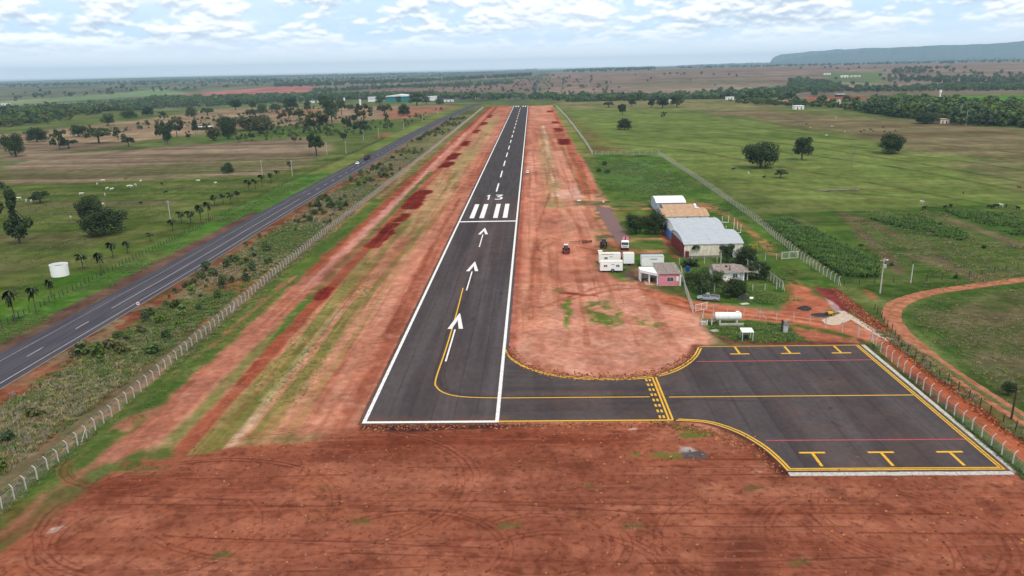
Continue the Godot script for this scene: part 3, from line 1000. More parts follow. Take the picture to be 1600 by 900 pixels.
	strip(-81.2, -77.5, 420, 900, hue(140, 96, 76), hue(128, 104, 80), {"soft": 1.2, "mf": 3.0, "warp": 2.5, "wf": 1.2})
	paint([Vector2(-54.6, 182.0), Vector2(-53.6, 201.7), Vector2(-58.4, 205.4), Vector2(-59.8, 189.2)], hue(180, 108, 82), hue(160, 92, 70), {"soft": 1.0, "warp": 2.5})
	strip(-58.5, -54.5, 40, 1150, hue(130, 108, 90), hue(112, 98, 76), {"soft": 1.0, "mf": 3.0, "kind": 1, "op": 0.8})
	# ---- the airfield's red earth
	var red1 := hue(184, 114, 90)
	var red2 := hue(212, 148, 122)
	strip(-55.5, 48, 105, 1180, red1, red2, {"soft": 1.5, "mf": 3.0, "kind": 1, "warp": 2.0})
	# left of the runway, band by band
	strip(-54.8, -47.6, 100, 1170, hue(92, 104, 52), hue(130, 122, 78), {"soft": 1.4, "mf": 3.0, "kind": 1, "warp": 3.0})
	strip(-54.0, -49.0, 60, 260, hue(72, 106, 40), hue(94, 114, 54), {"soft": 1.6, "mf": 3.0, "kind": 1, "warp": 3.0, "pt": 0.4, "pk": 1, "pf": 2.0})
	strip(-48.0, -43.6, 190, 1170, hue(150, 74, 54), hue(176, 98, 74), {"soft": 1.2, "mf": 3.0, "kind": 1, "warp": 1.6})
	strip(-50.5, -44.5, 98, 200, hue(184, 122, 98), hue(170, 108, 84), {"soft": 1.4, "mf": 4.0, "kind": 1, "warp": 4.0})
	strip(-44.2, -40.0, 185, 700, hue(212, 152, 138), hue(196, 132, 118), {"soft": 1.0, "mf": 3.0, "kind": 1, "warp": 2.0})
	strip(-45.5, -40.5, 98, 190, hue(194, 130, 108), hue(176, 112, 90), {"soft": 1.2, "mf": 3.0, "kind": 1, "warp": 3.0})
	strip(-40.8, -37.6, 98, 420, hue(100, 106, 54), hue(150, 112, 80), {"soft": 1.0, "mf": 4.0, "kind": 1, "warp": 1.6})
	strip(-40.2, -38.2, 98, 180, hue(78, 108, 42), hue(92, 112, 50), {"soft": 0.7, "mf": 4.0, "warp": 1.2})
	strip(-37.9, -34.6, 98, 1170, hue(146, 72, 52), hue(172, 92, 68), {"soft": 0.7, "mf": 3.0, "kind": 1, "warp": 1.0})
	strip(-34.8, -23.0, 98, 1000, hue(190, 140, 108), hue(174, 124, 92), {"soft": 1.6, "mf": 2.5, "kind": 1, "warp": 2.0, "op": 0.8})
	strip(-35.0, -24.5, 98, 250, hue(106, 112, 50), hue(130, 122, 66), {"soft": 1.2, "mf": 3.0, "warp": 2.0, "pt": 0.52, "pk": 1, "pf": 5.0})
	strip(-33.5, -25.0, 130, 215, hue(96, 112, 46), hue(124, 124, 62), {"soft": 2.0, "mf": 3.0, "pt": 0.56, "pk": 1, "pf": 5.0})
	strip(-30.5, -28.6, 98, 170, hue(214, 180, 150), hue(196, 154, 126), {"soft": 0.7, "mf": 4.0, "warp": 1.6, "wf": 2.0, "pt": 0.4, "pk": 1, "pf": 3.0})
	strip(-22.6, -20.8, 98, 240, hue(132, 124, 62), hue(158, 128, 80), {"soft": 0.8, "op": 0.6, "mf": 4.0, "warp": 0.9, "pt": 0.36, "pk": 1, "pf": 3.0})
	strip(-31.0, -20.0, 250, 900, hue(160, 148, 92), hue(176, 142, 104), {"soft": 2.0, "mf": 2.0, "kind": 1, "pt": 0.48, "pk": 1, "pf": 1.2, "op": 0.8})
	strip(-16.0, -14.4, 150, 330, hue(140, 72, 54), hue(160, 86, 66), {"soft": 0.7, "mf": 4.0, "kind": 1, "warp": 1.4, "op": 0.75})
	strip(-14.2, -11.4, 105, 1180, hue(164, 92, 70), hue(196, 128, 104), {"soft": 0.6, "mf": 5.0, "kind": 1, "op": 0.7})
	# right of the runway
	strip(11.4, 46, 143, 480, hue(196, 125, 100), hue(216, 152, 126), {"soft": 1.4, "mf": 3.5, "kind": 1, "warp": 2.0})
	strip(11.4, 14.5, 143, 1180, hue(176, 96, 74), hue(200, 126, 102), {"soft": 1.0, "mf": 3.0, "kind": 1, "op": 0.5})
	strip(22, 30, 300, 1100, hue(172, 150, 102), hue(190, 140, 112), {"soft": 2.0, "mf": 2.0, "kind": 1, "pt": 0.5, "pk": 1, "pf": 1.3})
	strip(26, 28.5, 370, 760, hue(222, 186, 168), hue(204, 158, 134), {"soft": 1.0, "mf": 3.0, "pt": 0.45, "pk": 1, "pf": 1.5})
	paint([Vector2(24.5, 332.7), Vector2(34.3, 360.2), Vector2(41.6, 334.5), Vector2(36.6, 322.9), Vector2(28.4, 322.0)], hue(226, 184, 170), hue(206, 150, 130), {"soft": 2.0, "warp": 8.0, "mf": 3.0})
	for l in [[Vector2(44.0, 336.0), Vector2(44.8, 470.6), Vector2(44.6, 755.5), Vector2(45.0, 1111.3)], [Vector2(40.5, 331.0), Vector2(40.8, 448.2), Vector2(38.7, 723.8)]]:
		paint(l, hue(168, 84, 62), hue(190, 104, 80), {"w": 3.2, "soft": 1.2, "warp": 1.2})
	for l in [[Vector2(42.1, 334.4), Vector2(42.5, 457.5), Vector2(41.3, 731.2)], [Vector2(38.9, 333.0), Vector2(38.4, 445.4), Vector2(36.4, 686.5)]]:
		paint(l, hue(130, 84, 58), hue(120, 104, 60), {"w": 1.6, "soft": 1.0, "warp": 1.0, "op": 0.8})
	strip(47, 55, 480, 1130, hue(112, 124, 58), hue(144, 132, 82), {"soft": 1.6, "mf": 2.5, "warp": 2.0})
	strip(57, 70, 490, 900, hue(130, 108, 70), hue(112, 112, 58), {"soft": 3.0, "mf": 2.0, "pt": 0.5, "pf": 0.7})
	for q in [520.0, 545.0, 580.0, 660.0, 720.0, 790.0]:
		paint([Vector2(60, q), Vector2(70, q - 6), Vector2(78, q - 18)], hue(150, 90, 62), hue(126, 96, 62), {"w": 4.0, "soft": 2.0, "warp": 4.0})
	# the hangars' lawn, with dirt aprons between
	paint([Vector2(50.4, 291.3), Vector2(48.8, 335.5), Vector2(47.2, 369.2), Vector2(56.7, 486.6), Vector2(95.8, 487.6), Vector2(97.2, 271.9), Vector2(93.3, 184.5), Vector2(84.6, 181.5), Vector2(75.8, 172.2), Vector2(55.7, 173.0), Vector2(53.4, 185.2), Vector2(44.4, 190.4), Vector2(38.6, 190.7), Vector2(34.2, 207.7), Vector2(45.9, 221.6)], hue(66, 98, 38), hue(94, 120, 54), {"soft": 1.8, "mf": 3.5, "warp": 4.0, "wf": 0.8})
	paint([Vector2(58.5, 461.7), Vector2(89.7, 463.6), Vector2(89.6, 334.9), Vector2(67.4, 337.2), Vector2(51.8, 368.7)], hue(98, 124, 74), hue(84, 116, 58), {"soft": 4.0, "mf": 3.0, "pt": 0.42, "pf": 0.9})
	paint([Vector2(33.5, 316.6), Vector2(65.3, 313.6), Vector2(64.3, 301.5), Vector2(34.3, 305.7)], hue(104, 112, 62), hue(134, 116, 78), {"soft": 1.5, "mf": 3.0, "warp": 3.0})
	paint([Vector2(47.6, 295.8), Vector2(63.7, 294.3), Vector2(60.7, 263.0), Vector2(50.0, 263.8), Vector2(47.8, 280.9)], hue(88, 112, 44), hue(120, 110, 66), {"soft": 1.5, "mf": 3.0, "warp": 2.0})
	for l in [[Vector2(46.5, 297.3), Vector2(63.9, 295.7)], [Vector2(48.2, 240.0), Vector2(61.6, 240.1)], [Vector2(46.3, 224.9), Vector2(52.9, 223.7), Vector2(60.9, 223.2)]]:
		paint(l, hue(196, 142, 104), hue(180, 124, 92), {"w": 5.0, "soft": 1.2, "warp": 2.0})
	paint([Vector2(60.2, 271.2), Vector2(63.8, 270.9), Vector2(59.1, 213.7), Vector2(56.9, 216.2)], hue(168, 96, 74), hue(150, 92, 70), {"soft": 0.8, "warp": 1.5})
	paint(smooth([Vector2(81.0, 305.9), Vector2(86.3, 295.1), Vector2(88.8, 275.0), Vector2(88.1, 247.1), Vector2(87.9, 215.9)]), hue(176, 122, 84), hue(150, 116, 72), {"w": 3.6, "soft": 1.4, "warp": 3.0, "wf": 1.0, "pt": 0.3, "pf": 2.0})
	paint([Vector2(79.0, 309.1), Vector2(91.1, 305.0), Vector2(90.2, 290.6), Vector2(79.9, 294.3)], hue(186, 128, 98), hue(160, 116, 80), {"soft": 2.0, "warp": 5.0, "op": 0.8})
	paint([Vector2(42.1, 306.5), Vector2(47.7, 297.2), Vector2(48.5, 242.9), Vector2(44.2, 235.6), Vector2(42.4, 266.7)], hue(122, 92, 88), hue(142, 108, 102), {"soft": 1.2, "mf": 4.0, "warp": 2.5})
	paint([Vector2(36.4, 239.9), Vector2(45.8, 237.4), Vector2(45.9, 221.6), Vector2(38.7, 217.2), Vector2(34.4, 222.3)], hue(170, 98, 74), hue(150, 84, 62), {"soft": 1.5, "warp": 3.0, "op": 0.7})
	paint([Vector2(41.6, 205.1), Vector2(47.7, 209.1), Vector2(44.4, 190.4), Vector2(40.4, 195.7)], hue(112, 88, 80), hue(98, 82, 72), {"soft": 1.0, "mf": 5.0, "warp": 1.5})
	paint([Vector2(53.5, 184.0), Vector2(63.4, 186.5), Vector2(85.5, 194.7), Vector2(79.5, 172.0), Vector2(70.9, 168.3), Vector2(55.7, 173.0)], hue(56, 92, 30), hue(84, 112, 46), {"soft": 1.6, "mf": 4.0, "warp": 2.0})
	paint([Vector2(44.0, 187.4), Vector2(54.0, 182.9), Vector2(54.0, 172.0), Vector2(44.7, 181.0)], hue(104, 104, 58), hue(128, 104, 70), {"soft": 1.2, "mf": 4.0, "warp": 1.8})
	# bare earth of the yard in front, with grass patches
	paint([Vector2(12.2, 142.1), Vector2(20.6, 169.3), Vector2(31.5, 174.0), Vector2(44.0, 187.4), Vector2(54.1, 169.0), Vector2(54.1, 158.7), Vector2(53.6, 144.6), Vector2(45.5, 136.0), Vector2(35.8, 127.4), Vector2(24.2, 127.7)], hue(198, 130, 106), hue(218, 157, 133), {"soft": 2.0, "mf": 4.0})
	paint([Vector2(23.8, 174.3), Vector2(25.1, 176.9), Vector2(26.0, 164.3), Vector2(23.8, 153.4)], hue(92, 116, 44), hue(118, 126, 60), {"soft": 0.9, "mf": 5.0, "warp": 2.5, "pt": 0.3, "pf": 6.0})
	paint([Vector2(29.1, 173.1), Vector2(34.5, 173.9), Vector2(35.9, 159.4), Vector2(33.9, 151.0), Vector2(30.8, 157.4)], hue(88, 118, 42), hue(122, 128, 66), {"soft": 1.4, "mf": 5.0, "warp": 4.0, "pt": 0.36, "pf": 5.0})
	for q in [Vector2(40.5, 161.5), Vector2(42.4, 154.0), Vector2(40.6, 157.0), Vector2(22.2, 182.6), Vector2(43.7, 146.8)]:
		paint([q, q + Vector2(0.6, 2.0)], hue(104, 122, 52), hue(136, 128, 78), {"w": 2.4, "soft": 1.0, "warp": 3.0, "pt": 0.42, "pf": 6.0})
	paint([Vector2(36.0, 143.2), Vector2(46.5, 159.0), Vector2(49.4, 152.5), Vector2(44.9, 139.4), Vector2(37.7, 132.3)], hue(214, 150, 122), hue(200, 132, 104), {"soft": 2.6, "warp": 3.0, "op": 0.5})
	for l in [[Vector2(18.2, 244.0), Vector2(22.7, 238.9), Vector2(20.0, 226.5), Vector2(17.0, 230.2)], [Vector2(24.7, 341.7), Vector2(18.3, 257.3), Vector2(16.1, 191.8), Vector2(15.0, 151.6)], [Vector2(22.5, 182.6), Vector2(31.8, 178.2), Vector2(27.2, 180.7)], [Vector2(18.3, 169.4), Vector2(37.5, 187.7), Vector2(51.2, 173.2)], [Vector2(23.8, 174.3), Vector2(43.6, 184.5), Vector2(52.4, 164.3)], [Vector2(30.4, 219.3), Vector2(41.4, 225.2), Vector2(48.5, 219.9)], [Vector2(30.1, 232.0), Vector2(35.6, 225.6), Vector2(36.8, 217.3)]]:
		paint(smooth(l), hue(140, 72, 54), hue(162, 90, 66), {"w": 0.9, "soft": 0.7, "op": 0.75, "warp": 1.2, "pt": 0.3, "pf": 4.0})
	for l in [[Vector2(24.0, 242.6), Vector2(22.0, 244.7), Vector2(18.1, 231.9), Vector2(20.3, 221.5)], [Vector2(22.6, 237.0), Vector2(20.5, 233.5), Vector2(19.2, 226.6)], [Vector2(18.3, 216.8), Vector2(20.8, 209.1), Vector2(23.3, 207.5)]]: paint(smooth(l), hue(120, 62, 46), hue(138, 74, 56), {"w": 0.7, "soft": 0.4, "op": 0.8, "warp": 0.8, "pt": 0.26, "pf": 9.0})
	paint([Vector2(22.8, 180.9), Vector2(31.8, 178.8)], hue(120, 52, 40), hue(140, 66, 48), {"w": 1.6, "soft": 0.8, "warp": 3.0, "wf": 2.0, "pt": 0.4})
	# the compound's corner plot by the apron, and the earth road past it
	paint([Vector2(43.5, 183.3), Vector2(55.0, 173.0), Vector2(70.1, 165.5), Vector2(81.6, 157.7), Vector2(89.3, 147.2), Vector2(86.6, 140.0), Vector2(81.2, 143.4), Vector2(71.5, 152.2), Vector2(55.7, 159.6), Vector2(47.5, 169.3)], hue(186, 108, 78), hue(206, 132, 102), {"soft": 1.4, "mf": 4.0, "kind": 2, "warp": 2.0})
	for l in [[Vector2(50.1, 175.3), Vector2(57.4, 166.9), Vector2(69.0, 161.8), Vector2(80.5, 154.8), Vector2(88.1, 144.6)], [Vector2(47.8, 171.3), Vector2(56.6, 163.6), Vector2(68.1, 158.7), Vector2(78.1, 152.0), Vector2(85.6, 141.8)]]:
		paint(smooth(l), hue(150, 78, 54), hue(166, 90, 64), {"w": 1.3, "soft": 0.6, "op": 0.7, "warp": 0.8})
	paint([Vector2(54.1, 158.7), Vector2(64.9, 157.5), Vector2(71.0, 154.7), Vector2(72.2, 145.9), Vector2(68.6, 143.4), Vector2(58.5, 143.7), Vector2(54.3, 150.3)], hue(56, 94, 32), hue(88, 116, 48), {"soft": 1.2, "mf": 5.0, "warp": 2.0})
	paint([Vector2(70.7, 153.0), Vector2(78.2, 148.8), Vector2(82.1, 144.1), Vector2(76.0, 142.8), Vector2(71.0, 146.7)], hue(160, 92, 72), hue(178, 108, 84), {"soft": 1.0, "mf": 4.0, "warp": 1.5})
	paint(smooth([Vector2(72.8, 154.2), Vector2(77.6, 150.8), Vector2(81.3, 146.7)]), hue(76, 98, 42), hue(100, 106, 58), {"w": 2.2, "soft": 0.9, "warp": 1.5, "pt": 0.35})
	paint([Vector2(53.4, 149.6), Vector2(55.9, 143.4), Vector2(81.2, 141.9), Vector2(81.8, 143.3), Vector2(70.2, 144.4), Vector2(57.6, 145.2)], hue(112, 66, 56), hue(132, 80, 66), {"soft": 0.7, "warp": 1.0})
	paint([Vector2(82.8, 188.6), Vector2(85.0, 182.6), Vector2(85.0, 166.8), Vector2(80.6, 158.7), Vector2(71.1, 161.7), Vector2(77.1, 174.7)], hue(196, 120, 90), hue(176, 100, 74), {"soft": 1.4, "mf": 4.0, "warp": 3.0})
	paint([Vector2(85.7, 204.9), Vector2(89.5, 206.8), Vector2(85.0, 185.5), Vector2(81.6, 182.8)], hue(132, 112, 62), hue(120, 116, 56), {"soft": 1.4, "mf": 4.0, "warp": 3.0, "op": 0.8, "pt": 0.35})
	paint([Vector2(86.5, 184.3), Vector2(91.4, 181.2), Vector2(90.6, 165.6), Vector2(84.9, 162.1), Vector2(86.2, 175.9)], hue(124, 58, 54), hue(150, 76, 72), {"soft": 1.0, "mf": 4.0, "warp": 2.0})
	paint([Vector2(91.3, 183.5), Vector2(91.4, 166.6), Vector2(90.5, 147.2), Vector2(87.8, 145.4), Vector2(88.2, 163.8)], hue(118, 52, 40), hue(142, 66, 50), {"soft": 0.8, "mf": 5.0, "warp": 2.0})
	paint([Vector2(80.8, 155.6), Vector2(86.7, 158.4), Vector2(86.8, 146.9), Vector2(82.4, 146.3), Vector2(79.1, 151.1)], hue(186, 112, 84), hue(204, 132, 104), {"soft": 0.8, "mf": 5.0, "warp": 1.5})
	paint([Vector2(86.1, 173.8), Vector2(86.8, 170.7), Vector2(86.4, 164.4), Vector2(84.2, 163.0), Vector2(84.8, 167.8)], hue(202, 170, 170), hue(186, 140, 136), {"soft": 0.5, "warp": 1.2})
	paint([Vector2(98.1, 180.9), Vector2(98.8, 173.3), Vector2(96.8, 171.3), Vector2(96.7, 179.3)], hue(176, 104, 76), hue(160, 96, 70), {"soft": 0.9, "warp": 2.0, "op": 0.8})
	# earth road and bank beyond the right-hand fence
	paint([Vector2(84.3, 144.7), Vector2(89.7, 145.3), Vector2(89.2, 131.6), Vector2(88.9, 114.5), Vector2(88.0, 94.4), Vector2(79.4, 75.8), Vector2(80.7, 89.5), Vector2(81.9, 101.8), Vector2(82.8, 120.7)], hue(170, 88, 58), hue(190, 108, 74), {"soft": 0.8, "mf": 4.0, "kind": 1, "warp": 1.2})
	paint([Vector2(87.8, 149.2), Vector2(90.0, 146.1), Vector2(89.7, 127.9), Vector2(88.8, 112.6), Vector2(88.3, 96.1), Vector2(87.4, 93.5), Vector2(87.2, 111.4), Vector2(87.0, 127.1), Vector2(87.4, 141.7)], hue(112, 46, 32), hue(140, 62, 44), {"soft": 0.6, "mf": 5.0, "warp": 1.6, "wf": 2.0})
	strip(83.2, 84.4, 20, 128, hue(132, 70, 50), hue(150, 84, 60), {"soft": 0.5, "mf": 5.0, "warp": 0.8})
	strip(81.9, 83.3, 20, 146, hue(74, 84, 44), hue(116, 84, 58), {"soft": 0.5, "mf": 6.0, "warp": 0.9})
	paint([Vector2(93.1, 157.3), Vector2(90.5, 141.6), Vector2(89.7, 127.9), Vector2(89.9, 114.5), Vector2(90.9, 98.8), Vector2(91.9, 101.7), Vector2(91.9, 117.9), Vector2(91.5, 131.6), Vector2(93.2, 146.0)], hue(98, 92, 52), hue(130, 92, 62), {"soft": 0.8, "mf": 5.0, "warp": 1.4})
	# streaks, clods and tufts over what has been laid so far
	var strips := [[-55.0, -11.5, 98.0, 700.0], [11.5, 46.0, 143.0, 700.0]]
	for q in strips:
		strip(q[0], q[1], q[2], q[3], hue(216, 158, 128), hue(202, 142, 112), {"soft": 0.5, "pt": 0.60, "pk": 1, "pf": 5.0, "op": 0.4})
		strip(q[0], q[1], q[2], q[3], hue(142, 76, 56), hue(158, 90, 66), {"soft": 0.5, "pt": 0.62, "pk": 1, "pf": 7.0, "op": 0.4})
		strip(q[0], q[1], q[2], q[3], hue(214, 160, 130), hue(224, 176, 148), {"soft": 0.5, "pt": 0.68, "pk": 0, "pf": 5.0, "op": 0.3})
	strip(-36, -20, 98, 420, hue(94, 106, 46), hue(118, 120, 58), {"soft": 1.0, "pt": 0.58, "pk": 1, "pf": 6.0, "op": 0.5})
	strip(-53.6, -47.2, 84, 330, hue(72, 104, 38), hue(102, 116, 54), {"soft": 1.0, "warp": 2.0, "pt": 0.34, "pk": 1, "pf": 5.0, "op": 0.85})
	strip(-37.9, -35.0, 98, 330, hue(166, 90, 66), hue(142, 72, 52), {"soft": 0.5, "warp": 0.9, "pk": 1, "pt": 0.42, "pf": 7.0, "op": 0.55, "mf": 7.0, "kind": 1})
	strip(-80, -58, 60, 520, hue(82, 78, 52), hue(70, 74, 42), {"soft": 1.0, "pt": 0.56, "pf": 3.6, "op": 0.55})
	strip(-79, -58, 60, 520, hue(140, 78, 56), hue(156, 98, 74), {"soft": 1.0, "pt": 0.63, "pf": 2.0, "op": 0.8})
	strip(-80, -58, 60, 520, hue(156, 140, 112), hue(140, 122, 92), {"soft": 1.0, "pt": 0.60, "pf": 4.2, "op": 0.6})
	paint([Vector2(56.7, 486.6), Vector2(95.8, 487.6), Vector2(97.2, 271.9), Vector2(93.3, 184.5), Vector2(79.5, 172.0), Vector2(55.7, 173.0), Vector2(44.4, 190.4), Vector2(34.2, 207.7)], hue(58, 86, 34), hue(74, 98, 44), {"soft": 1.0, "pt": 0.56, "pf": 3.4, "op": 0.55})
	paint([Vector2(56.7, 486.6), Vector2(95.8, 487.6), Vector2(97.2, 271.9), Vector2(93.3, 184.5), Vector2(79.5, 172.0), Vector2(55.7, 173.0), Vector2(44.4, 190.4), Vector2(34.2, 207.7)], hue(128, 132, 76), hue(118, 118, 66), {"soft": 1.0, "pt": 0.62, "pf": 2.6, "op": 0.5})
	paint([Vector2(-303.4, 322.1), Vector2(-131.9, 140.8), Vector2(-94.8, 145.2), Vector2(-102.8, 355.1), Vector2(-108.5, 546.8), Vector2(-294.8, 435.0)], hue(62, 84, 32), hue(76, 92, 42), {"soft": 2.0, "pt": 0.57, "pk": 2, "pf": 3.2, "op": 0.5})
	paint([Vector2(-303.4, 322.1), Vector2(-131.9, 140.8), Vector2(-94.8, 145.2), Vector2(-102.8, 355.1), Vector2(-108.5, 546.8), Vector2(-294.8, 435.0)], hue(128, 118, 84), hue(112, 110, 68), {"soft": 2.0, "pt": 0.60, "pk": 2, "pf": 2.6, "op": 0.5})
	paint([Vector2(-739.5, 716.1), Vector2(-445.8, 653.9), Vector2(-217.5, 644.2), Vector2(-140.9, 601.2), Vector2(-121.3, 462.2), Vector2(-266.5, 394.0)], hue(104, 84, 66), hue(92, 86, 58), {"soft": 4.0, "pt": 0.58, "pk": 2, "pf": 1.4, "op": 0.55})
	paint([Vector2(59.7, 1069.6), Vector2(324.4, 967.0), Vector2(373.5, 525.0), Vector2(135.4, 164.8), Vector2(101.4, 171.1), Vector2(97.9, 274.3), Vector2(95.1, 473.2), Vector2(60.3, 505.2)], hue(72, 94, 40), hue(84, 102, 46), {"soft": 3.0, "pt": 0.58, "pk": 2, "pf": 5.0, "op": 0.25})
	paint([Vector2(59.7, 1069.6), Vector2(324.4, 967.0), Vector2(373.5, 525.0), Vector2(135.4, 164.8), Vector2(101.4, 171.1), Vector2(97.9, 274.3), Vector2(95.1, 473.2), Vector2(60.3, 505.2)], hue(134, 132, 80), hue(122, 116, 72), {"soft": 3.0, "pt": 0.60, "pk": 2, "pf": 6.0, "op": 0.3})
	paint([Vector2(98.1, 160.7), Vector2(109.2, 171.8), Vector2(141.4, 185.8), Vector2(119.7, 134.0), Vector2(90.6, 99.8)], hue(66, 80, 40), hue(122, 108, 80), {"soft": 1.0, "pt": 0.55, "pk": 2, "pf": 3.6, "op": 0.5})
	# heaps of fresh dark red soil beside the ditch
	for q in [[-36.3, 183, 1.8, 4.0], [-34.5, 254, 2.6, 18.0], [-34.3, 285, 1.8, 7.0], [-34.2, 328, 3.6, 22.0], [-34.2, 452, 3.4, 12.0], [-34.6, 496, 3.6, 16.0], [-34.2, 585, 2.8, 18.0], [-34.2, 700, 2.8, 20.0], [-34.2, 800, 3.0, 24.0], [-34.2, 930, 3.0, 30.0], [40.5, 585, 4.6, 22.0], [40.5, 700, 4.0, 18.0], [40.5, 800, 4.0, 12.0], [40.0, 1010, 4.0, 20.0]]:
		paint([Vector2(q[0], q[1] - q[3]), Vector2(q[0] + 0.3, q[1] + q[3])], hue(104, 36, 28), hue(128, 48, 36), {"w": q[2] * 2.0, "soft": 0.9, "warp": 4.0, "wf": 1.6, "mf": 5.0})
	# ---- the foreground's packed earth
	var yard := [Vector2(-62, 20), Vector2(83.5, 20), Vector2(83.5, 93.6), Vector2(51.4, 93.6), Vector2(49.7, 99.9), Vector2(45.6, 106.1), Vector2(39.3, 108.8), Vector2(11.0, 109.1), Vector2(-10.7, 108.3), Vector2(-18.0, 103.3), Vector2(-25.7, 102.5), Vector2(-36.6, 98.4), Vector2(-42.9, 97.7), Vector2(-44.1, 88.2), Vector2(-47.1, 73.9)]
	paint([Vector2(-62, 20), Vector2(83.5, 20), Vector2(83.5, 93.6), Vector2(51.4, 93.6), Vector2(49.7, 99.9), Vector2(45.6, 106.1), Vector2(39.3, 108.8), Vector2(11.0, 109.1), Vector2(-10.7, 108.3), Vector2(-18.0, 103.3), Vector2(-25.7, 102.5), Vector2(-36.6, 98.4), Vector2(-42.9, 97.7), Vector2(-44.1, 88.2), Vector2(-47.1, 73.9)], hue(154, 89, 65), hue(176, 111, 86), {"soft": 1.0, "mf": 9.0, "kind": 2, "warp": 2.4, "wf": 1.5})
	paint([Vector2(-60, 20), Vector2(84, 20), Vector2(84, 90), Vector2(-10, 108), Vector2(-60, 80)], hue(158, 96, 75), hue(142, 82, 63), {"soft": 6.0, "mf": 5.0, "pt": 0.52, "pk": 0, "pf": 1.6, "op": 0.5})
	paint([Vector2(-60, 20), Vector2(84, 20), Vector2(84, 90), Vector2(-10, 108), Vector2(-60, 80)], hue(112, 58, 41), hue(124, 66, 47), {"soft": 6.0, "mf": 5.0, "pt": 0.60, "pk": 0, "pf": 1.6, "op": 0.34})
	paint([Vector2(-10.7, 107.9), Vector2(13.1, 108.4), Vector2(32.9, 106.3), Vector2(30.2, 100.6), Vector2(3.8, 100.0), Vector2(-14.7, 98.3)], hue(112, 54, 36), hue(134, 66, 45), {"soft": 3.0, "mf": 4.0, "kind": 2, "op": 0.6, "pt": 0.3, "pk": 2, "pf": 2.0})
	paint([Vector2(-48.2, 90.7), Vector2(-37.7, 96.7), Vector2(-31.8, 93.9), Vector2(-40.2, 84.4)], hue(104, 50, 34), hue(118, 58, 40), {"soft": 4.0, "mf": 4.0, "op": 0.5, "pt": 0.35})
	paint([Vector2(33.7, 71.4), Vector2(40.3, 81.0), Vector2(45.8, 83.8), Vector2(45.7, 78.4), Vector2(38.4, 68.2)], hue(92, 48, 36), hue(106, 56, 42), {"soft": 4.0, "mf": 4.0, "op": 0.6, "pt": 0.25, "pf": 2.0})
	paint([Vector2(-50.4, 76.3), Vector2(-48.8, 85.9), Vector2(-45.9, 101.6), Vector2(-48.0, 103.7), Vector2(-48.4, 94.1), Vector2(-50.2, 83.0)], hue(190, 128, 108), hue(166, 104, 84), {"soft": 1.2, "mf": 5.0, "warp": 3.0})
	paint([Vector2(-49.0, 89.0), Vector2(-48.3, 108.0), Vector2(-47.4, 138.5), Vector2(-51.3, 138.6), Vector2(-52.9, 112.7), Vector2(-52.9, 92.4)], hue(74, 100, 42), hue(106, 112, 62), {"soft": 1.2, "mf": 5.0, "warp": 2.2})
	paint([Vector2(-45.2, 95.0), Vector2(-43.0, 101.6), Vector2(-34.6, 98.3), Vector2(-38.7, 94.9)], hue(88, 106, 48), hue(112, 104, 62), {"soft": 1.4, "mf": 5.0, "warp": 4.0, "pt": 0.4})
	paint(smooth([Vector2(-49.1, 107.6), Vector2(-49.1, 112.6), Vector2(-47.0, 115.1)]), hue(182, 124, 100), hue(160, 104, 80), {"w": 2.4, "soft": 1.0, "warp": 2.6, "pt": 0.3})
	paint(yard, hue(172, 106, 82), hue(156, 90, 68), {"soft": 1.0, "pt": 0.63, "pk": 2, "pf": 5.0, "op": 0.4})
	paint(yard, hue(98, 50, 36), hue(110, 58, 42), {"soft": 1.0, "pt": 0.66, "pk": 0, "pf": 4.6, "op": 0.4})
	# turning marks of graders and rollers
	var rg := RandomNumberGenerator.new()
	rg.seed = 21
	for q in [[Vector2(1.9, 75.8), 9.0, 3], [Vector2(17.2, 77.3), 8.0, 3], [Vector2(-27.5, 84.3), 16.0, 3], [Vector2(-31.3, 80.1), 10.0, 2], [Vector2(-41.5, 97.7), 9.0, 3], [Vector2(19.7, 71.4), 10.0, 3], [Vector2(67.8, 83.6), 14.0, 4], [Vector2(57.6, 78.3), 11.0, 3], [Vector2(48.2, 77.1), 15.0, 3], [Vector2(-15.2, 90.4), 20.0, 3]]:
		for k: int in q[2]:
			var a0 := rg.randf_range(0.0, TAU)
			var span := rg.randf_range(1.6, 3.8)
			var rr: float = q[1] + rg.randf_range(-1.6, 1.6)
			var arc := []
			for e in 12: arc.append(q[0] + Vector2(cos(a0 + span * e / 11.0) * rr * 1.15, sin(a0 + span * e / 11.0) * rr * 0.85))
			# the grooves of a blade and of lugged tyres, side by side
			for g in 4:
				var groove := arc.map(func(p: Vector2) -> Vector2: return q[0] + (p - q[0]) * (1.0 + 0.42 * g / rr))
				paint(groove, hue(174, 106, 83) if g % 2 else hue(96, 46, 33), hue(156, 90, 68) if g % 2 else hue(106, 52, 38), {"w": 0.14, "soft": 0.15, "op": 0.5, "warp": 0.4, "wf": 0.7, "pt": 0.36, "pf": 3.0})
	paint(yard, hue(96, 46, 33), hue(108, 54, 39), {"soft": 1.0, "pt": 0.67, "pf": 26.0, "op": 0.42})
	paint(yard, hue(176, 112, 90), hue(166, 100, 78), {"soft": 1.0, "pt": 0.68, "pk": 2, "pf": 22.0, "op": 0.45})
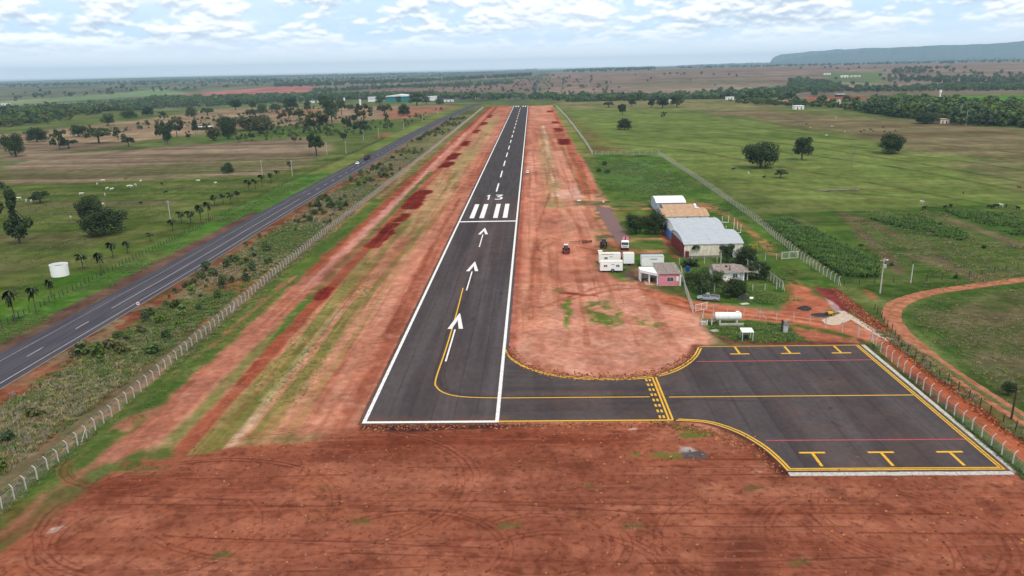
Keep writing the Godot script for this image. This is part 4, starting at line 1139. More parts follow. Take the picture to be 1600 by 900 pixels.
	for k in 90:
		var d := rg.randf_range(58.0, 106.0)
		var x := rg.randf_range(-45.0, 70.0)
		var l := rg.randf_range(12.0, 50.0)
		var bend := rg.randf_range(-2.5, 1.2)
		paint(smooth([Vector2(x, d), Vector2(x + l * 0.5, d + bend * 0.4), Vector2(x + l, d + bend)], 5), hue(86, 40, 28) if k % 3 else hue(172, 104, 82), hue(104, 50, 36) if k % 3 else hue(150, 86, 64), {"w": rg.randf_range(0.08, 0.3), "soft": 0.12, "op": 0.42, "warp": 0.5, "wf": 0.8, "pt": 0.36, "pk": 2, "pf": 3.0})
	for k in 84:
		var x := rg.randf_range(-46.0, -12.0) if k % 2 else rg.randf_range(13.0, 42.0)
		var d := rg.randf_range(118.0, 320.0) if k % 2 else rg.randf_range(150.0, 420.0)
		paint([Vector2(x, d), Vector2(x + rg.randf_range(-0.6, 0.6), d + 25.0), Vector2(x + rg.randf_range(-0.8, 0.8), d + rg.randf_range(50.0, 110.0))], hue(150, 82, 62) if k % 3 else hue(222, 170, 144), hue(164, 92, 70) if k % 3 else hue(206, 150, 124), {"w": rg.randf_range(0.1, 0.4), "soft": 0.2, "op": 0.45, "warp": 0.6, "pt": 0.36, "pk": 1, "pf": 4.0})
	for q in [Vector2(-12.6, 90.3), Vector2(-5.5, 82.0), Vector2(27.1, 81.1), Vector2(13.0, 80.8), Vector2(44.8, 89.0), Vector2(22.1, 89.7), Vector2(45.6, 73.6), Vector2(-21.2, 75.0)]:
		paint([q, q + Vector2(1.5, 0.1)], hue(94, 98, 50), hue(120, 96, 58), {"w": 1.1, "soft": 0.5, "warp": 1.6, "op": 0.7, "pt": 0.4})
	for q in [[Vector2(36.2, 108.2), Vector2(43.5, 105.3), Vector2(39.4, 104.5)], [Vector2(31.8, 98.6), Vector2(37.3, 98.2), Vector2(35.4, 98.0)]]:
		paint(q, hue(98, 108, 46), hue(126, 112, 60), {"w": 1.7, "soft": 0.7, "warp": 2.0, "pt": 0.36})
	paint([Vector2(38.0, 101.1), Vector2(39.6, 100.7), Vector2(40.4, 99.3), Vector2(38.7, 98.6), Vector2(37.5, 99.1)], hue(196, 188, 186), hue(162, 142, 134), {"soft": 0.35, "warp": 1.2, "wf": 3.0})
	paint([Vector2(38.0, 99.1), Vector2(41.2, 99.5), Vector2(41.8, 98.1), Vector2(40.5, 97.1), Vector2(37.8, 97.3)], hue(84, 78, 82), hue(104, 96, 98), {"soft": 0.35, "warp": 0.9, "wf": 3.0})
	for q in [Vector2(-43.6, 81.0), Vector2(-42.8, 80.4), Vector2(-43.5, 80.2), Vector2(46.7, 93.4), Vector2(-3.2, 108.4), Vector2(31.4, 106.3)]:
		paint([q, q + Vector2(0.7, 0.2)], hue(206, 176, 164), hue(176, 136, 120), {"w": 0.7, "soft": 0.3, "warp": 1.4, "wf": 4.0, "pt": 0.45, "pf": 11.0})
	# black bitumen crumbs and bare edges where the asphalt ends
	paint([Vector2(-10.9, 109.2), Vector2(-5.2, 108.7), Vector2(11.0, 108.8), Vector2(19.1, 108.7), Vector2(11.1, 107.5), Vector2(-1.8, 106.4), Vector2(-11.0, 107.0)], hue(72, 46, 42), hue(92, 56, 48), {"soft": 0.5, "warp": 1.4, "wf": 2.0})
	paint(smooth([Vector2(10.8, 142.2), Vector2(12.4, 135.9), Vector2(14.9, 131.6), Vector2(18.4, 128.2), Vector2(23.0, 126.3), Vector2(27.6, 125.6), Vector2(32.1, 125.5), Vector2(36.8, 126.2), Vector2(40.8, 128.2), Vector2(44.2, 131.5), Vector2(47.2, 136.0), Vector2(49.2, 142.1)]), hue(108, 62, 52), hue(140, 84, 70), {"w": 2.6, "soft": 0.9, "warp": 1.0, "wf": 2.0})
	paint(smooth([Vector2(39.5, 110.2), Vector2(43.4, 109.4), Vector2(46.0, 107.6), Vector2(48.2, 105.0), Vector2(50.0, 101.3), Vector2(51.0, 97.8), Vector2(51.1, 93.9)]), hue(84, 48, 40), hue(120, 66, 50), {"w": 3.0, "soft": 0.8, "warp": 1.6, "wf": 2.0})
	strip(10.0, 13.0, 141, 1180, hue(150, 78, 62), hue(176, 104, 84), {"soft": 0.5, "op": 0.6})
	# ---- beyond the plateau: far fields
	paint([Vector2(-1461.3, 988.4), Vector2(-29297.9, 20138.0), Vector2(-6290.4, 9128.5), Vector2(169.4, 19889.8), Vector2(63.4, 1961.3), Vector2(-169.3, 1719.1), Vector2(-640.2, 1925.1), Vector2(-832.8, 1214.8)], hue(86, 96, 66), hue(126, 120, 96), {"soft": 60.0, "mf": 0.05, "warp": 300.0, "wf": 0.03})
	paint([Vector2(30.7, 1903.0), Vector2(185.6, 7059.4), Vector2(999.4, 7154.6), Vector2(3337.9, 11153.1), Vector2(5019.7, 7223.6), Vector2(632.8, 875.4), Vector2(437.0, 1099.5), Vector2(409.1, 1786.1)], hue(126, 104, 90), hue(150, 130, 112), {"soft": 40.0, "mf": 0.12, "kind": 2, "warp": 120.0, "wf": 0.05})
	paint([Vector2(290.1, 2813.3), Vector2(881.3, 2892.0), Vector2(690.1, 2245.8), Vector2(323.2, 2220.0)], hue(118, 118, 84), hue(136, 124, 98), {"soft": 60.0, "mf": 0.1, "op": 0.5, "kind": 2})
	paint([Vector2(562.0, 2099.3), Vector2(789.7, 2329.1), Vector2(580.0, 1691.2), Vector2(497.3, 1738.5)], hue(96, 118, 66), hue(120, 122, 84), {"soft": 30.0, "mf": 0.1, "op": 0.8})
	paint([Vector2(1195.9, 3181.7), Vector2(1400.0, 3127.3), Vector2(1036.0, 2295.9), Vector2(926.3, 2446.9)], hue(92, 122, 62), hue(112, 124, 76), {"soft": 30.0, "mf": 0.1, "op": 0.9})
	paint([Vector2(590.2, 1765.4), Vector2(1082.6, 1717.5), Vector2(870.4, 1218.5), Vector2(648.8, 898.5), Vector2(411.7, 1032.5)], hue(132, 112, 92), hue(116, 116, 80), {"soft": 20.0, "mf": 0.2, "kind": 2})
	paint([Vector2(432.5, 1217.6), Vector2(691.9, 1664.9), Vector2(557.8, 1258.9), Vector2(421.8, 1106.5)], hue(150, 78, 62), hue(166, 100, 80), {"soft": 12.0, "mf": 0.2, "op": 0.85})
	paint([Vector2(654.4, 1231.2), Vector2(787.8, 1209.8), Vector2(620.8, 910.1), Vector2(551.4, 955.3)], hue(88, 130, 48), hue(104, 136, 62), {"soft": 16.0, "mf": 0.2})
	paint([Vector2(-1288.4, 2485.1), Vector2(-1174.5, 2705.1), Vector2(-1561.8, 3278.5), Vector2(-1523.7, 2758.7), Vector2(-1643.9, 2387.6), Vector2(-2174.7, 2296.1), Vector2(-1921.7, 2028.1), Vector2(-1452.5, 2109.3)], hue(122, 146, 96), hue(140, 152, 110), {"soft": 40.0, "mf": 0.05})
	paint([Vector2(-1182.8, 2483.7), Vector2(-1079.3, 3231.9), Vector2(-922.5, 3448.5), Vector2(-738.9, 2606.8), Vector2(-868.2, 2479.8)], hue(186, 122, 110), hue(166, 104, 94), {"soft": 20.0, "mf": 0.08})
	paint([Vector2(-1423.2, 2066.6), Vector2(-1276.7, 2177.8), Vector2(-1209.1, 2258.6), Vector2(-1152.9, 1966.9), Vector2(-1234.0, 1792.0)], hue(180, 160, 128), hue(150, 142, 110), {"soft": 20.0, "mf": 0.1, "op": 0.8})
	paint([Vector2(-595.5, 2743.4), Vector2(43.4, 3514.1), Vector2(31.9, 2054.2), Vector2(-184.5, 1862.2), Vector2(-481.1, 2224.5)], hue(140, 110, 98), hue(122, 112, 92), {"soft": 40.0, "mf": 0.1, "kind": 2})
	paint([Vector2(-1024.6, 3605.0), Vector2(-785.0, 4235.7), Vector2(68.6, 6779.6), Vector2(48.1, 4113.7), Vector2(-584.7, 3170.4), Vector2(-788.7, 2952.5)], hue(150, 128, 116), hue(128, 118, 100), {"soft": 50.0, "mf": 0.08, "kind": 2, "op": 0.8})

	# pictures, finest near the camera; then one sheet whose surfaces carry them
	var tiles := [tile(-70, 95, 45, 106, 1860, 690), tile(-140, 155, 106, 190, 1860, 560), tile(-330, 380, 190, 520, 1560, 500), tile(-900, 1050, 520, 1250, 1500, 340), tile(-4200, 4200, 1250, 5000, 1500, 420), tile(-12000, 12000, 5000, 14500, 900, 260)]
	tiles[0].grain = 0.7
	var mats := paint_tiles(tiles)
	var wide := worn("wide_grass", Color(0.075, 0.095, 0.035), Color(0.12, 0.125, 0.06), 60.0, 0.95, Vector3.ONE, 40)
	var mesh := ArrayMesh.new()
	land(mesh, tiles[0], steps(-70, 95, 20), steps(45, 106, 6), mats[0])
	land(mesh, tiles[1], steps(-140, 155, 30), steps(106, 190, 8), mats[1])
	land(mesh, tiles[2], steps(-330, 380, 30), steps(190, 520, 12), mats[2])
	land(mesh, tiles[3], steps(-900, 1050, 30), steps(520, 1250, 12), mats[3])
	land(mesh, tiles[4], steps(-4200, 4200, 140), steps(1250, 5000, 120), mats[4])
	land(mesh, tiles[5], steps(-12000, 12000, 120), steps(5000, 14500, 100), mats[5])
	var side := tile(0, 1, 0, 1, 1, 1)
	for q in [[-12000, -70, 45, 106], [95, 12000, 45, 106], [-12000, -140, 106, 190], [155, 12000, 106, 190], [-12000, -330, 190, 520], [380, 12000, 190, 520], [-12000, -900, 520, 1250], [1050, 12000, 520, 1250], [-12000, 12000, -6000, 45]]:
		land(mesh, side, steps(q[0], q[1], 40), steps(q[2], q[3], 6), wide)
	for q in [[-12000, -4200], [4200, 12000]]:
		land(mesh, side, steps(q[0], q[1], 60), steps(1250, 5000, 120), wide)
	var g := hang("ground", mesh, null)
	g.set_meta("kind", "structure")

# ---------------------------------------------------------------- runway, taxiway and apron
# asphalt with its own picture
func laid(called: String, outline: Array, y: float, which: String, parent: Node3D = null) -> MeshInstance3D:
	var t: Tile = asphalt[which][0]
	var pv := PackedVector2Array(outline)
	var ids := Geometry2D.triangulate_polygon(pv)
	var st := mk()
	for k in range(0, ids.size(), 3):
		var q := [pv[ids[k]], pv[ids[k + 1]], pv[ids[k + 2]]]
		if (q[1] - q[0]).cross(q[2] - q[0]) > 0.0: q.reverse()
		for p: Vector2 in q:
			st.set_normal(Vector3.UP)
			st.set_uv(Vector2((p.x - t.x0) / (t.x1 - t.x0), (t.d1 - p.y) / (t.d1 - t.d0)))
			st.add_vertex(Vector3(p.x, y, -p.y))
	var o := obj(called, st, asphalt[which][1], parent)
	if parent == null: o.set_meta("kind", "structure")
	return o

func mark(called: String, outline: Array, parent: Node3D, mat := "white_paint", y := 0.048) -> void:
	var st := mk()
	sheet(st, outline, y)
	obj(called, st, M[mat], parent)

func mark_line(called: String, line: Array, width: float, parent: Node3D, mat := "white_paint", y := 0.048) -> void:
	var st := mk()
	ribbon(st, line, width, y)
	obj(called, st, M[mat], parent)

func rect(x0: float, x1: float, d0: float, d1: float) -> Array:
	return [Vector2(x0, d0), Vector2(x1, d0), Vector2(x1, d1), Vector2(x0, d1)]

# a ragged line: asphalt spills unevenly over the soil
func ragged(a: Vector2, b: Vector2, each: float, by: float, sd: int) -> Array:
	var rg := RandomNumberGenerator.new()
	rg.seed = sd
	var out := []
	var n := maxi(1, int(a.distance_to(b) / each))
	var t := (b - a).normalized()
	for i in n:
		out.append(a.lerp(b, float(i) / n) + Vector2(-t.y, t.x) * rg.randf_range(-by, by))
	return out

func build_runway() -> void:
	var near := ragged(Vector2(-W1, 108.7), Vector2(10.9, 108.7), 0.8, 0.12, 1) + ragged(Vector2(11.0, 109.2), Vector2(11.0, 143.5), 40.0, 0.0, 2) + ragged(Vector2(W1, 143.5), Vector2(W1, 330.0), 1.5, 0.12, 3) + ragged(Vector2(W1, 330), Vector2(-W1, 330), 60.0, 0.0, 4) + ragged(Vector2(-W1, 330), Vector2(-W1, 108.7), 1.5, 0.12, 5)
	var rw := laid("runway", near, 0.04, "near")
	var far := mk()
	sheet(far, ragged(Vector2(W1, 330.0), Vector2(W1, 1192.0), 2.5, 0.12, 6) + ragged(Vector2(W1, 1192), Vector2(-W1, 1192), 3.0, 0.1, 7) + ragged(Vector2(-W1, 1192), Vector2(-W1, 330.0), 2.5, 0.12, 8) + [Vector2(-W1, 330.0)], 0.04)
	obj("far_surface", far, M.runway_asphalt, rw)
	mark("edge_line", rect(-10.95, -10.35, 109.9, 1190.0), rw)
	mark("edge_line", rect(10.35, 10.95, 109.9, 1190.0), rw)
	mark("end_line", rect(-10.95, 10.95, 109.2, 109.9), rw)
	mark("threshold_line", rect(-10.35, 10.35, 273.8, 275.6), rw)
	for c: float in [-6.5, -2.75, 2.45, 6.1]:
		mark("threshold_stripe", rect(c - 0.88, c + 0.88, 281.3, 312.0), rw)
	# the runway number, read from this end: 1 and 3
	mark("numeral_one", [Vector2(-2.9, 323.2), Vector2(-2.25, 323.2), Vector2(-2.25, 336.0), Vector2(-2.9, 336.0), Vector2(-3.6, 333.2), Vector2(-3.6, 331.6), Vector2(-2.9, 332.4)], rw)
	mark("numeral_three", [Vector2(0.3, 323.2), Vector2(2.9, 323.2), Vector2(3.5, 325.2), Vector2(3.5, 328.8), Vector2(2.6, 330.6), Vector2(1.9, 330.9), Vector2(3.4, 334.2), Vector2(3.4, 336.0), Vector2(0.3, 336.0), Vector2(0.3, 334.3), Vector2(2.3, 334.3), Vector2(1.0, 331.0), Vector2(1.0, 329.5), Vector2(2.1, 329.5), Vector2(2.6, 328.6), Vector2(2.6, 325.8), Vector2(2.1, 324.9), Vector2(0.3, 324.9)], rw)
	for d: float in [135.6, 184.2, 233.0]:
		var tip := d + 29.6
		var cx := -0.4
		mark("arrow_shaft", rect(cx - 0.17, cx + 0.17, d, d + 18.6), rw)
		mark("arrow_head", [Vector2(cx - 1.7, d + 19.0), Vector2(cx - 0.75, d + 19.0), Vector2(cx, d + 24.8), Vector2(cx + 0.75, d + 19.0), Vector2(cx + 1.7, d + 19.0), Vector2(cx + 0.12, tip), Vector2(cx - 0.12, tip)], rw)
	var d := 345.5
	while d < 1130.0:
		mark("centre_dash", rect(-0.35, 0.35, d, d + 26.0), rw)
		d += 47.3
	for c: float in [-7.2, -3.6, 3.6, 7.2]:
		mark("far_threshold_stripe", rect(c - 0.9, c + 0.9, 1150.0, 1180.0), rw)
	mark("far_end_line", rect(-10.35, 10.35, 1188.4, 1190.0), rw)
	var turn := smooth([Vector2(-1.5, 186.5), Vector2(-1.15, 165.0), Vector2(-1.1, 142.0), Vector2(-1.25, 127.0), Vector2(-0.6, 123.2), Vector2(1.0, 120.8), Vector2(3.4, 119.4), Vector2(6.6, 118.8), Vector2(11.0, 118.5)], 6)
	mark_line("turn_off_line", turn, 0.28, rw, "yellow_paint", 0.044)
	# taxiway
	var top := [Vector2(11.0, 141.6), Vector2(11.6, 138.6), Vector2(12.7, 136.0), Vector2(14.9, 132.7), Vector2(18.5, 129.5), Vector2(23.1, 127.5), Vector2(27.6, 126.7), Vector2(32.2, 126.6), Vector2(36.9, 127.2), Vector2(40.6, 128.9), Vector2(44.2, 132.2), Vector2(47.4, 137.0), Vector2(49.4, 141.8)]
	var bot := [Vector2(39.0, 109.5), Vector2(43.2, 108.8), Vector2(45.9, 107.0), Vector2(48.1, 104.4), Vector2(49.9, 100.8), Vector2(50.9, 97.3), Vector2(51.5, 93.8)]
	var ts := smooth(top, 4)
	var bs := smooth(bot, 4)
	var taxi: Array = [Vector2(11.0, 109.3)] + [Vector2(38.6, 109.3)]
	for k in range(ts.size() - 1, -1, -1):
		if ts[k].x <= 38.6: taxi.append(ts[k] + Vector2(0, 0.45))
	var tw := laid("taxiway", taxi, 0.036, "apron")
	mark("edge_line", rect(11.0, 38.6, 109.4, 109.8), tw, "yellow_paint")
	mark_line("centre_line", [Vector2(11.0, 118.5), Vector2(36.2, 118.45)], 0.28, tw, "yellow_paint", 0.044)
	mark_line("edge_line", ts.filter(func(p: Vector2) -> bool: return p.x < 38.7), 0.30, tw, "yellow_paint")
	mark_line("edge_line", ts.filter(func(p: Vector2) -> bool: return p.x < 38.7).map(func(p: Vector2) -> Vector2: return p + Vector2(0.1, -0.62)), 0.30, tw, "yellow_paint")
	# runway holding position: two broken lines, two whole ones
	for k in 2:
		for e in 8:
			var q := 110.3 + e * 2.12
			mark("holding_dash", rect(36.5 + k * 0.62, 36.85 + k * 0.62, q, q + 1.0), tw, "yellow_paint")
	for k in 2:
		mark("holding_line", rect(37.78 + k * 0.6, 38.1 + k * 0.6, 109.8, 126.9), tw, "yellow_paint", 0.049 + k * 0.004)
	# apron
	var ap: Array = [Vector2(38.6, 109.3)] + bs.slice(1).map(func(p: Vector2) -> Vector2: return p + Vector2(-0.3, -0.3)) + [Vector2(51.3, 93.4), Vector2(81.2, 93.4), Vector2(81.2, 142.7), Vector2(49.3, 142.7)]
	for k in range(ts.size() - 1, -1, -1):
		if ts[k].x > 38.6: ap.append(ts[k] + Vector2(-0.3, 0.4))
	var an := laid("apron", ap, 0.038, "apron")
	for off in [[0.0, 0.0], [0.42, 0.42]]:
		mark_line("edge_line", bs.map(func(p: Vector2) -> Vector2: return p + Vector2(off[0], off[1])) + [Vector2(51.5 + off[0], 93.9 + off[1])], 0.30, an, "yellow_paint")
		mark("edge_line", rect(51.4 + off[0], 80.9 - off[0], 93.75 + off[1], 94.0 + off[1]), an, "yellow_paint", 0.052)
		mark("edge_line", rect(80.65 - off[0], 80.9 - off[0], 94.0 + off[1], 142.2 - off[1]), an, "yellow_paint", 0.056)
		mark_line("edge_line", ts.filter(func(p: Vector2) -> bool: return p.x > 38.6).map(func(p: Vector2) -> Vector2: return p + Vector2(off[0] * 0.9, -off[1] * 1.2)), 0.30, an, "yellow_paint")
	mark("edge_line", rect(49.6, 80.9, 142.0, 142.25), an, "yellow_paint", 0.052)
	mark_line("centre_line", [Vector2(39.4, 118.3), Vector2(80.2, 118.3)], 0.28, an, "yellow_paint")
	mark("clearance_line", rect(47.4, 80.2, 134.1, 134.4), an, "red_paint")
	mark("clearance_line", rect(51.0, 80.2, 102.4, 102.7), an, "red_paint")
	for c: float in [56.5, 66.25, 75.95]:
		mark("stand_bar", rect(c - 1.85, c + 1.85, 98.55, 99.0), an, "yellow_paint")
		mark("stand_stem", rect(c - 0.22, c + 0.22, 94.9, 98.55), an, "yellow_paint")
		mark("stand_bar", rect(c - 1.85, c + 1.85, 137.75, 138.2), an, "yellow_paint", 0.047)
		mark("stand_stem", rect(c - 0.22, c + 0.22, 138.2, 141.8), an, "yellow_paint", 0.047)
	# concrete kerbs round the apron, cast in lengths
	var front := Node3D.new()
	front.name = numbered("kerb")
	add_child(front, true)
	front.set_meta("kind", "structure")
	var rg := RandomNumberGenerator.new()
	rg.seed = 8
	for k in 20:
		var st := mk()
		box(st, Vector3(52.0 + k * 1.5, 0.03, -92.75 + rg.randf_range(-0.04, 0.04)), Vector3(1.48, 0.18, 0.85), Basis(Vector3.UP, rg.randf_range(-0.012, 0.012)), 0.02)
		obj("kerb_stone", st, M.concrete, front)
	for k in 34:
		var st := mk()
		box(st, Vector3(81.75 + rg.randf_range(-0.03, 0.03), 0.02, -93.6 - k * 1.45), Vector3(0.7, 0.16, 1.42), Basis(Vector3.UP, rg.randf_range(-0.012, 0.012)), 0.02)
		obj("kerb_stone", st, M.concrete, front)

func build_highway() -> void:
	var c := [Vector2(-86.3, 30.0), Vector2(-86.0, 142.0), Vector2(-86.0, 215.0), Vector2(-86.9, 268.0), Vector2(-87.6, 333.0), Vector2(-87.7, 475.0), Vector2(-87.2, 708.0), Vector2(-83.1, 916.0), Vector2(-73.5, 1249.0)]
	var line := smooth(c, 8)
	var st := mk()
	ribbon(st, line.map(func(p: Vector2) -> Vector2: return p + Vector2(-0.5, 0)), 12.6, 0.03)
	var hw := struct("highway", st, M.road_asphalt)
	mark_line("edge_line", line.map(func(p: Vector2) -> Vector2: return p + Vector2(3.9, 0)), 0.16, hw, "worn_paint", 0.04)
	mark_line("edge_line", line.map(func(p: Vector2) -> Vector2: return p + Vector2(-3.9, 0)), 0.08, hw, "worn_paint", 0.04)
	mark_line("shoulder_edge", line.map(func(p: Vector2) -> Vector2: return p + Vector2(5.75, 0)), 0.09, hw, "worn_paint", 0.036)
	var mid := func(d: float) -> Vector2:
		for k in line.size() - 1:
			if line[k + 1].y >= d: return (line[k] as Vector2).lerp(line[k + 1], (d - line[k].y) / (line[k + 1].y - line[k].y))
		return line[-1]
	for d: float in [58.0, 75.0, 92.0, 109.0, 125.0, 140.5, 157.5]: mark_line("centre_dash", [mid.call(d), mid.call(d + 5.2)], 0.18, hw, "worn_paint", 0.04)
	var solid := [172.5, 184.0, 200.0, 215.0, 240.0, 268.0, 300.0, 333.0].map(func(d: float) -> Vector2: return mid.call(d))
	mark_line("centre_line", solid, 0.17, hw, "worn_paint", 0.04)
	for k in 58: mark_line("centre_dash", [mid.call(345.0 + k * 15.0), mid.call(351.0 + k * 15.0)], 0.2, hw, "worn_paint", 0.04)
	# where it climbs the far slope
	var far := smooth([Vector2(-73.5, 1249.0), Vector2(-20.1, 1715.5), Vector2(18.3, 1984.0), Vector2(27.8, 2636.3), Vector2(44.6, 3327.7), Vector2(101.9, 6015.0)], 8)
	st = mk()
	for k in far.size() - 1:
		var p: Vector2 = far[k]
		var q: Vector2 = far[k + 1]
		var n := 6
		for e in n:
			var u := p.lerp(q, float(e) / n)
			var v := p.lerp(q, float(e + 1) / n)
			quad(st, at3(u - Vector2(6.3, 0), 0.4), at3(v - Vector2(6.3, 0), 0.4), at3(v + Vector2(6.3, 0), 0.4), at3(u + Vector2(6.3, 0), 0.4), Vector3.UP)
	struct("highway", st, M.road_asphalt)

# ---------------------------------------------------------------- earth tracks
func build_tracks() -> void:
	var c := smooth([Vector2(160, 193), Vector2(141, 187.6), Vector2(125.4, 182.5), Vector2(111.7, 176.9), Vector2(101.5, 169.5), Vector2(95.6, 160.5), Vector2(92.6, 148.3), Vector2(91.6, 136.1), Vector2(91.6, 125.6), Vector2(92.2, 114.9), Vector2(93.0, 106.2), Vector2(94.5, 88.0), Vector2(97, 60)], 10)
	var rg := RandomNumberGenerator.new()
	rg.seed = 4
	var l := []
	var r := []
	for k in c.size():
		var t: Vector2 = (c[mini(k + 1, c.size() - 1)] - c[maxi(k - 1, 0)]).normalized()
		var n := Vector2(t.y, -t.x)
		var wide := 1.7 + 0.35 * smoothstep(150.0, 168.0, c[k].y) * (1.0 - smoothstep(168.0, 178.0, c[k].y))
		l.append(c[k] - n * (wide + rg.randf_range(-0.14, 0.14)))
		r.append(c[k] + n * (wide + rg.randf_range(-0.14, 0.14)))
	# two ruts and the rough hump between them
	var st := mk()
	for k in c.size() - 1:
		var sections := []
		for e in [k, k + 1]:
			var row := []
			for s in [[0.0, 0.012], [0.14, 0.035], [0.28, 0.02], [0.42, 0.05], [0.58, 0.05], [0.72, 0.02], [0.86, 0.035], [1.0, 0.012]]:
				row.append(at3((l[e] as Vector2).lerp(r[e], s[0]), s[1]))
			sections.append(row)
		for e in 7: quad(st, sections[0][e], sections[1][e], sections[1][e + 1], sections[0][e + 1], Vector3.UP)
	struct("dirt_track", st, worn("track_earth", Color(0.24, 0.088, 0.046), Color(0.40, 0.175, 0.10), 17.0, 0.95, Vector3.ONE, 51))
	# a strip of grass on the hump
	for part in [[70, 100], [104, 118]]:
		st = mk()
		for k in range(part[0], mini(part[1], c.size() - 1)):
			var a: Vector2 = c[k]
			var b: Vector2 = c[k + 1]
			var h := 0.48 + rg.randf_range(-0.1, 0.12)
			quad(st, at3(a - Vector2(h, 0), 0.085), at3(b - Vector2(h, 0), 0.085), at3(b + Vector2(h, 0), 0.09), at3(a + Vector2(h, 0), 0.09), Vector3.UP)
		var g := struct("grass_strip", st, worn("strip_grass", Color(0.075, 0.095, 0.032), Color(0.16, 0.14, 0.06), 9.0, 0.95, Vector3.ONE, 52))
		g.set_meta("kind", "stuff")
		tag(g, "thin grass growing between the ruts of the dirt track" if part[0] == 70 else "grass between the ruts at the near end of the dirt track", "grass")
	# pale drain of laid concrete running down to the fence corner
	st = mk()
	var drain := smooth([Vector2(85.8, 163.9), Vector2(86.5, 158.0), Vector2(87.2, 150.8), Vector2(88.1, 143.9)], 6)
	for k in drain.size() - 1:
		for e in 3:
			var u: Vector2 = drain[k]
			var v: Vector2 = drain[k + 1]
			var x0 := -0.85 + e * 0.57
			quad(st, at3(u + Vector2(x0, 0), 0.05 if e != 1 else 0.03), at3(v + Vector2(x0, 0), 0.05 if e != 1 else 0.03), at3(v + Vector2(x0 + 0.57, 0), 0.05 if e != 1 else 0.03), at3(u + Vector2(x0 + 0.57, 0), 0.05 if e != 1 else 0.03), Vector3.UP)
	struct("concrete_path", st, M.pale_sand)
	# spread pale sand, and heaps of crushed stone
	st = mk()
	var o := []
	for p: Vector2 in [Vector2(79.4, 157.8), Vector2(82.6, 160.4), Vector2(86.2, 162.5), Vector2(86.8, 159.3), Vector2(84.1, 156.4), Vector2(81.0, 154.3), Vector2(79.3, 155.2)]: o.append(p)
	o.append(o[0])
	sheet(st, smooth(o, 5).slice(0, -1), 0.02)
	struct("sand_patch", st, M.pale_sand)
	heap("stone_heap", Vector2(78.4, 165.6), Vector3(3.4, 0.7, 2.6), "dark heap of crushed stone beside the red earth clearing", "rubble")
	heap("stone_heap", Vector2(80.1, 160.9), Vector3(4.2, 0.5, 2.4), "low dark grey gravel heap next to the yellow machine", "rubble")
	# the old gravel parking pad by the hangars
	st = mk()
	var pad := ragged(Vector2(41.9, 300.6), Vector2(47.4, 298.6), 2.0, 0.3, 61) + ragged(Vector2(47.4, 298.6), Vector2(48.0, 239.1), 2.0, 0.4, 62) + ragged(Vector2(48.0, 239.1), Vector2(43.4, 233.9), 2.0, 0.4, 63) + ragged(Vector2(43.4, 233.9), Vector2(41.9, 300.6), 2.0, 0.5, 64)
	sheet(st, pad, 0.015)
	struct("gravel_pad", st, M.pad_gravel)

func heap(called: String, at: Vector2, size: Vector3, label: String, mat: String, sd := 3) -> void:
	var st := mk()
	var n := 14
	var rows := 6
	var pts := []
	for j in rows + 1:
		var row := []
		var s := float(j) / rows
		for i in n:
			var a := TAU * i / n
			var k := 1.0 + 0.16 * sin(a * 3.0 + sd) + 0.1 * sin(a * 7.0 + sd * 2.0 + j)
			row.append(Vector3(cos(a) * size.x * 0.5 * s * k, size.y * (1.0 - s * s) * (1.0 + 0.18 * sin(a * 5.0 + j * 2.0 + sd)) - 0.02 * s, sin(a) * size.z * 0.5 * s * k))
		pts.append(row)
	for j in rows:
		for i in n:
			var i2 := (i + 1) % n
			quad(st, pts[j][i], pts[j][i2], pts[j + 1][i2], pts[j + 1][i], Vector3.UP)
	var o := obj(called, st, M[mat])
	o.position = at3(at)
	tag(o, label, "heap")

# ---------------------------------------------------------------- fences
func bent_post(h: float, lean: float, thick := 0.14) -> ArrayMesh:
	var st := mk()
	var t := thick * 0.5
	# a square concrete post whose top third bends over
	var rows := [[0.0, -0.05, t], [0.0, h * 0.78, t * 0.92], [lean * 0.45, h * 0.78 + h * 0.13, t * 0.8], [lean, h, t * 0.7]]
	for k in 3:
		for e in 4:
			var q := []
			for i in [[k, e], [k, e + 1], [k + 1, e + 1], [k + 1, e]]:
				var r: Array = rows[i[0]]
				var a: float = TAU * (i[1] + 0.5) / 4.0
				q.append(Vector3(r[0] + cos(a) * r[2] * 1.41, r[1], sin(a) * r[2] * 1.41))
			quad(st, q[0], q[1], q[2], q[3], Vector3(cos(TAU * (e + 1.0) / 4.0), 0, sin(TAU * (e + 1.0) / 4.0)))
	var r: Array = rows[3]
	quad(st, Vector3(r[0] - r[2], r[1], -r[2]), Vector3(r[0] + r[2], r[1], -r[2]), Vector3(r[0] + r[2], r[1], r[2]), Vector3(r[0] - r[2], r[1], r[2]), Vector3.UP)
	return st.commit()

func along(line: Array, each: float) -> Array:
	var out := []
	var left := 0.0
	for k in line.size() - 1:
		var a: Vector2 = line[k]
		var b: Vector2 = line[k + 1]
		var l := a.distance_to(b)
		while left < l:
			out.append([a.lerp(b, left / l), (b - a).normalized()])
			left += each
		left -= l
	return out

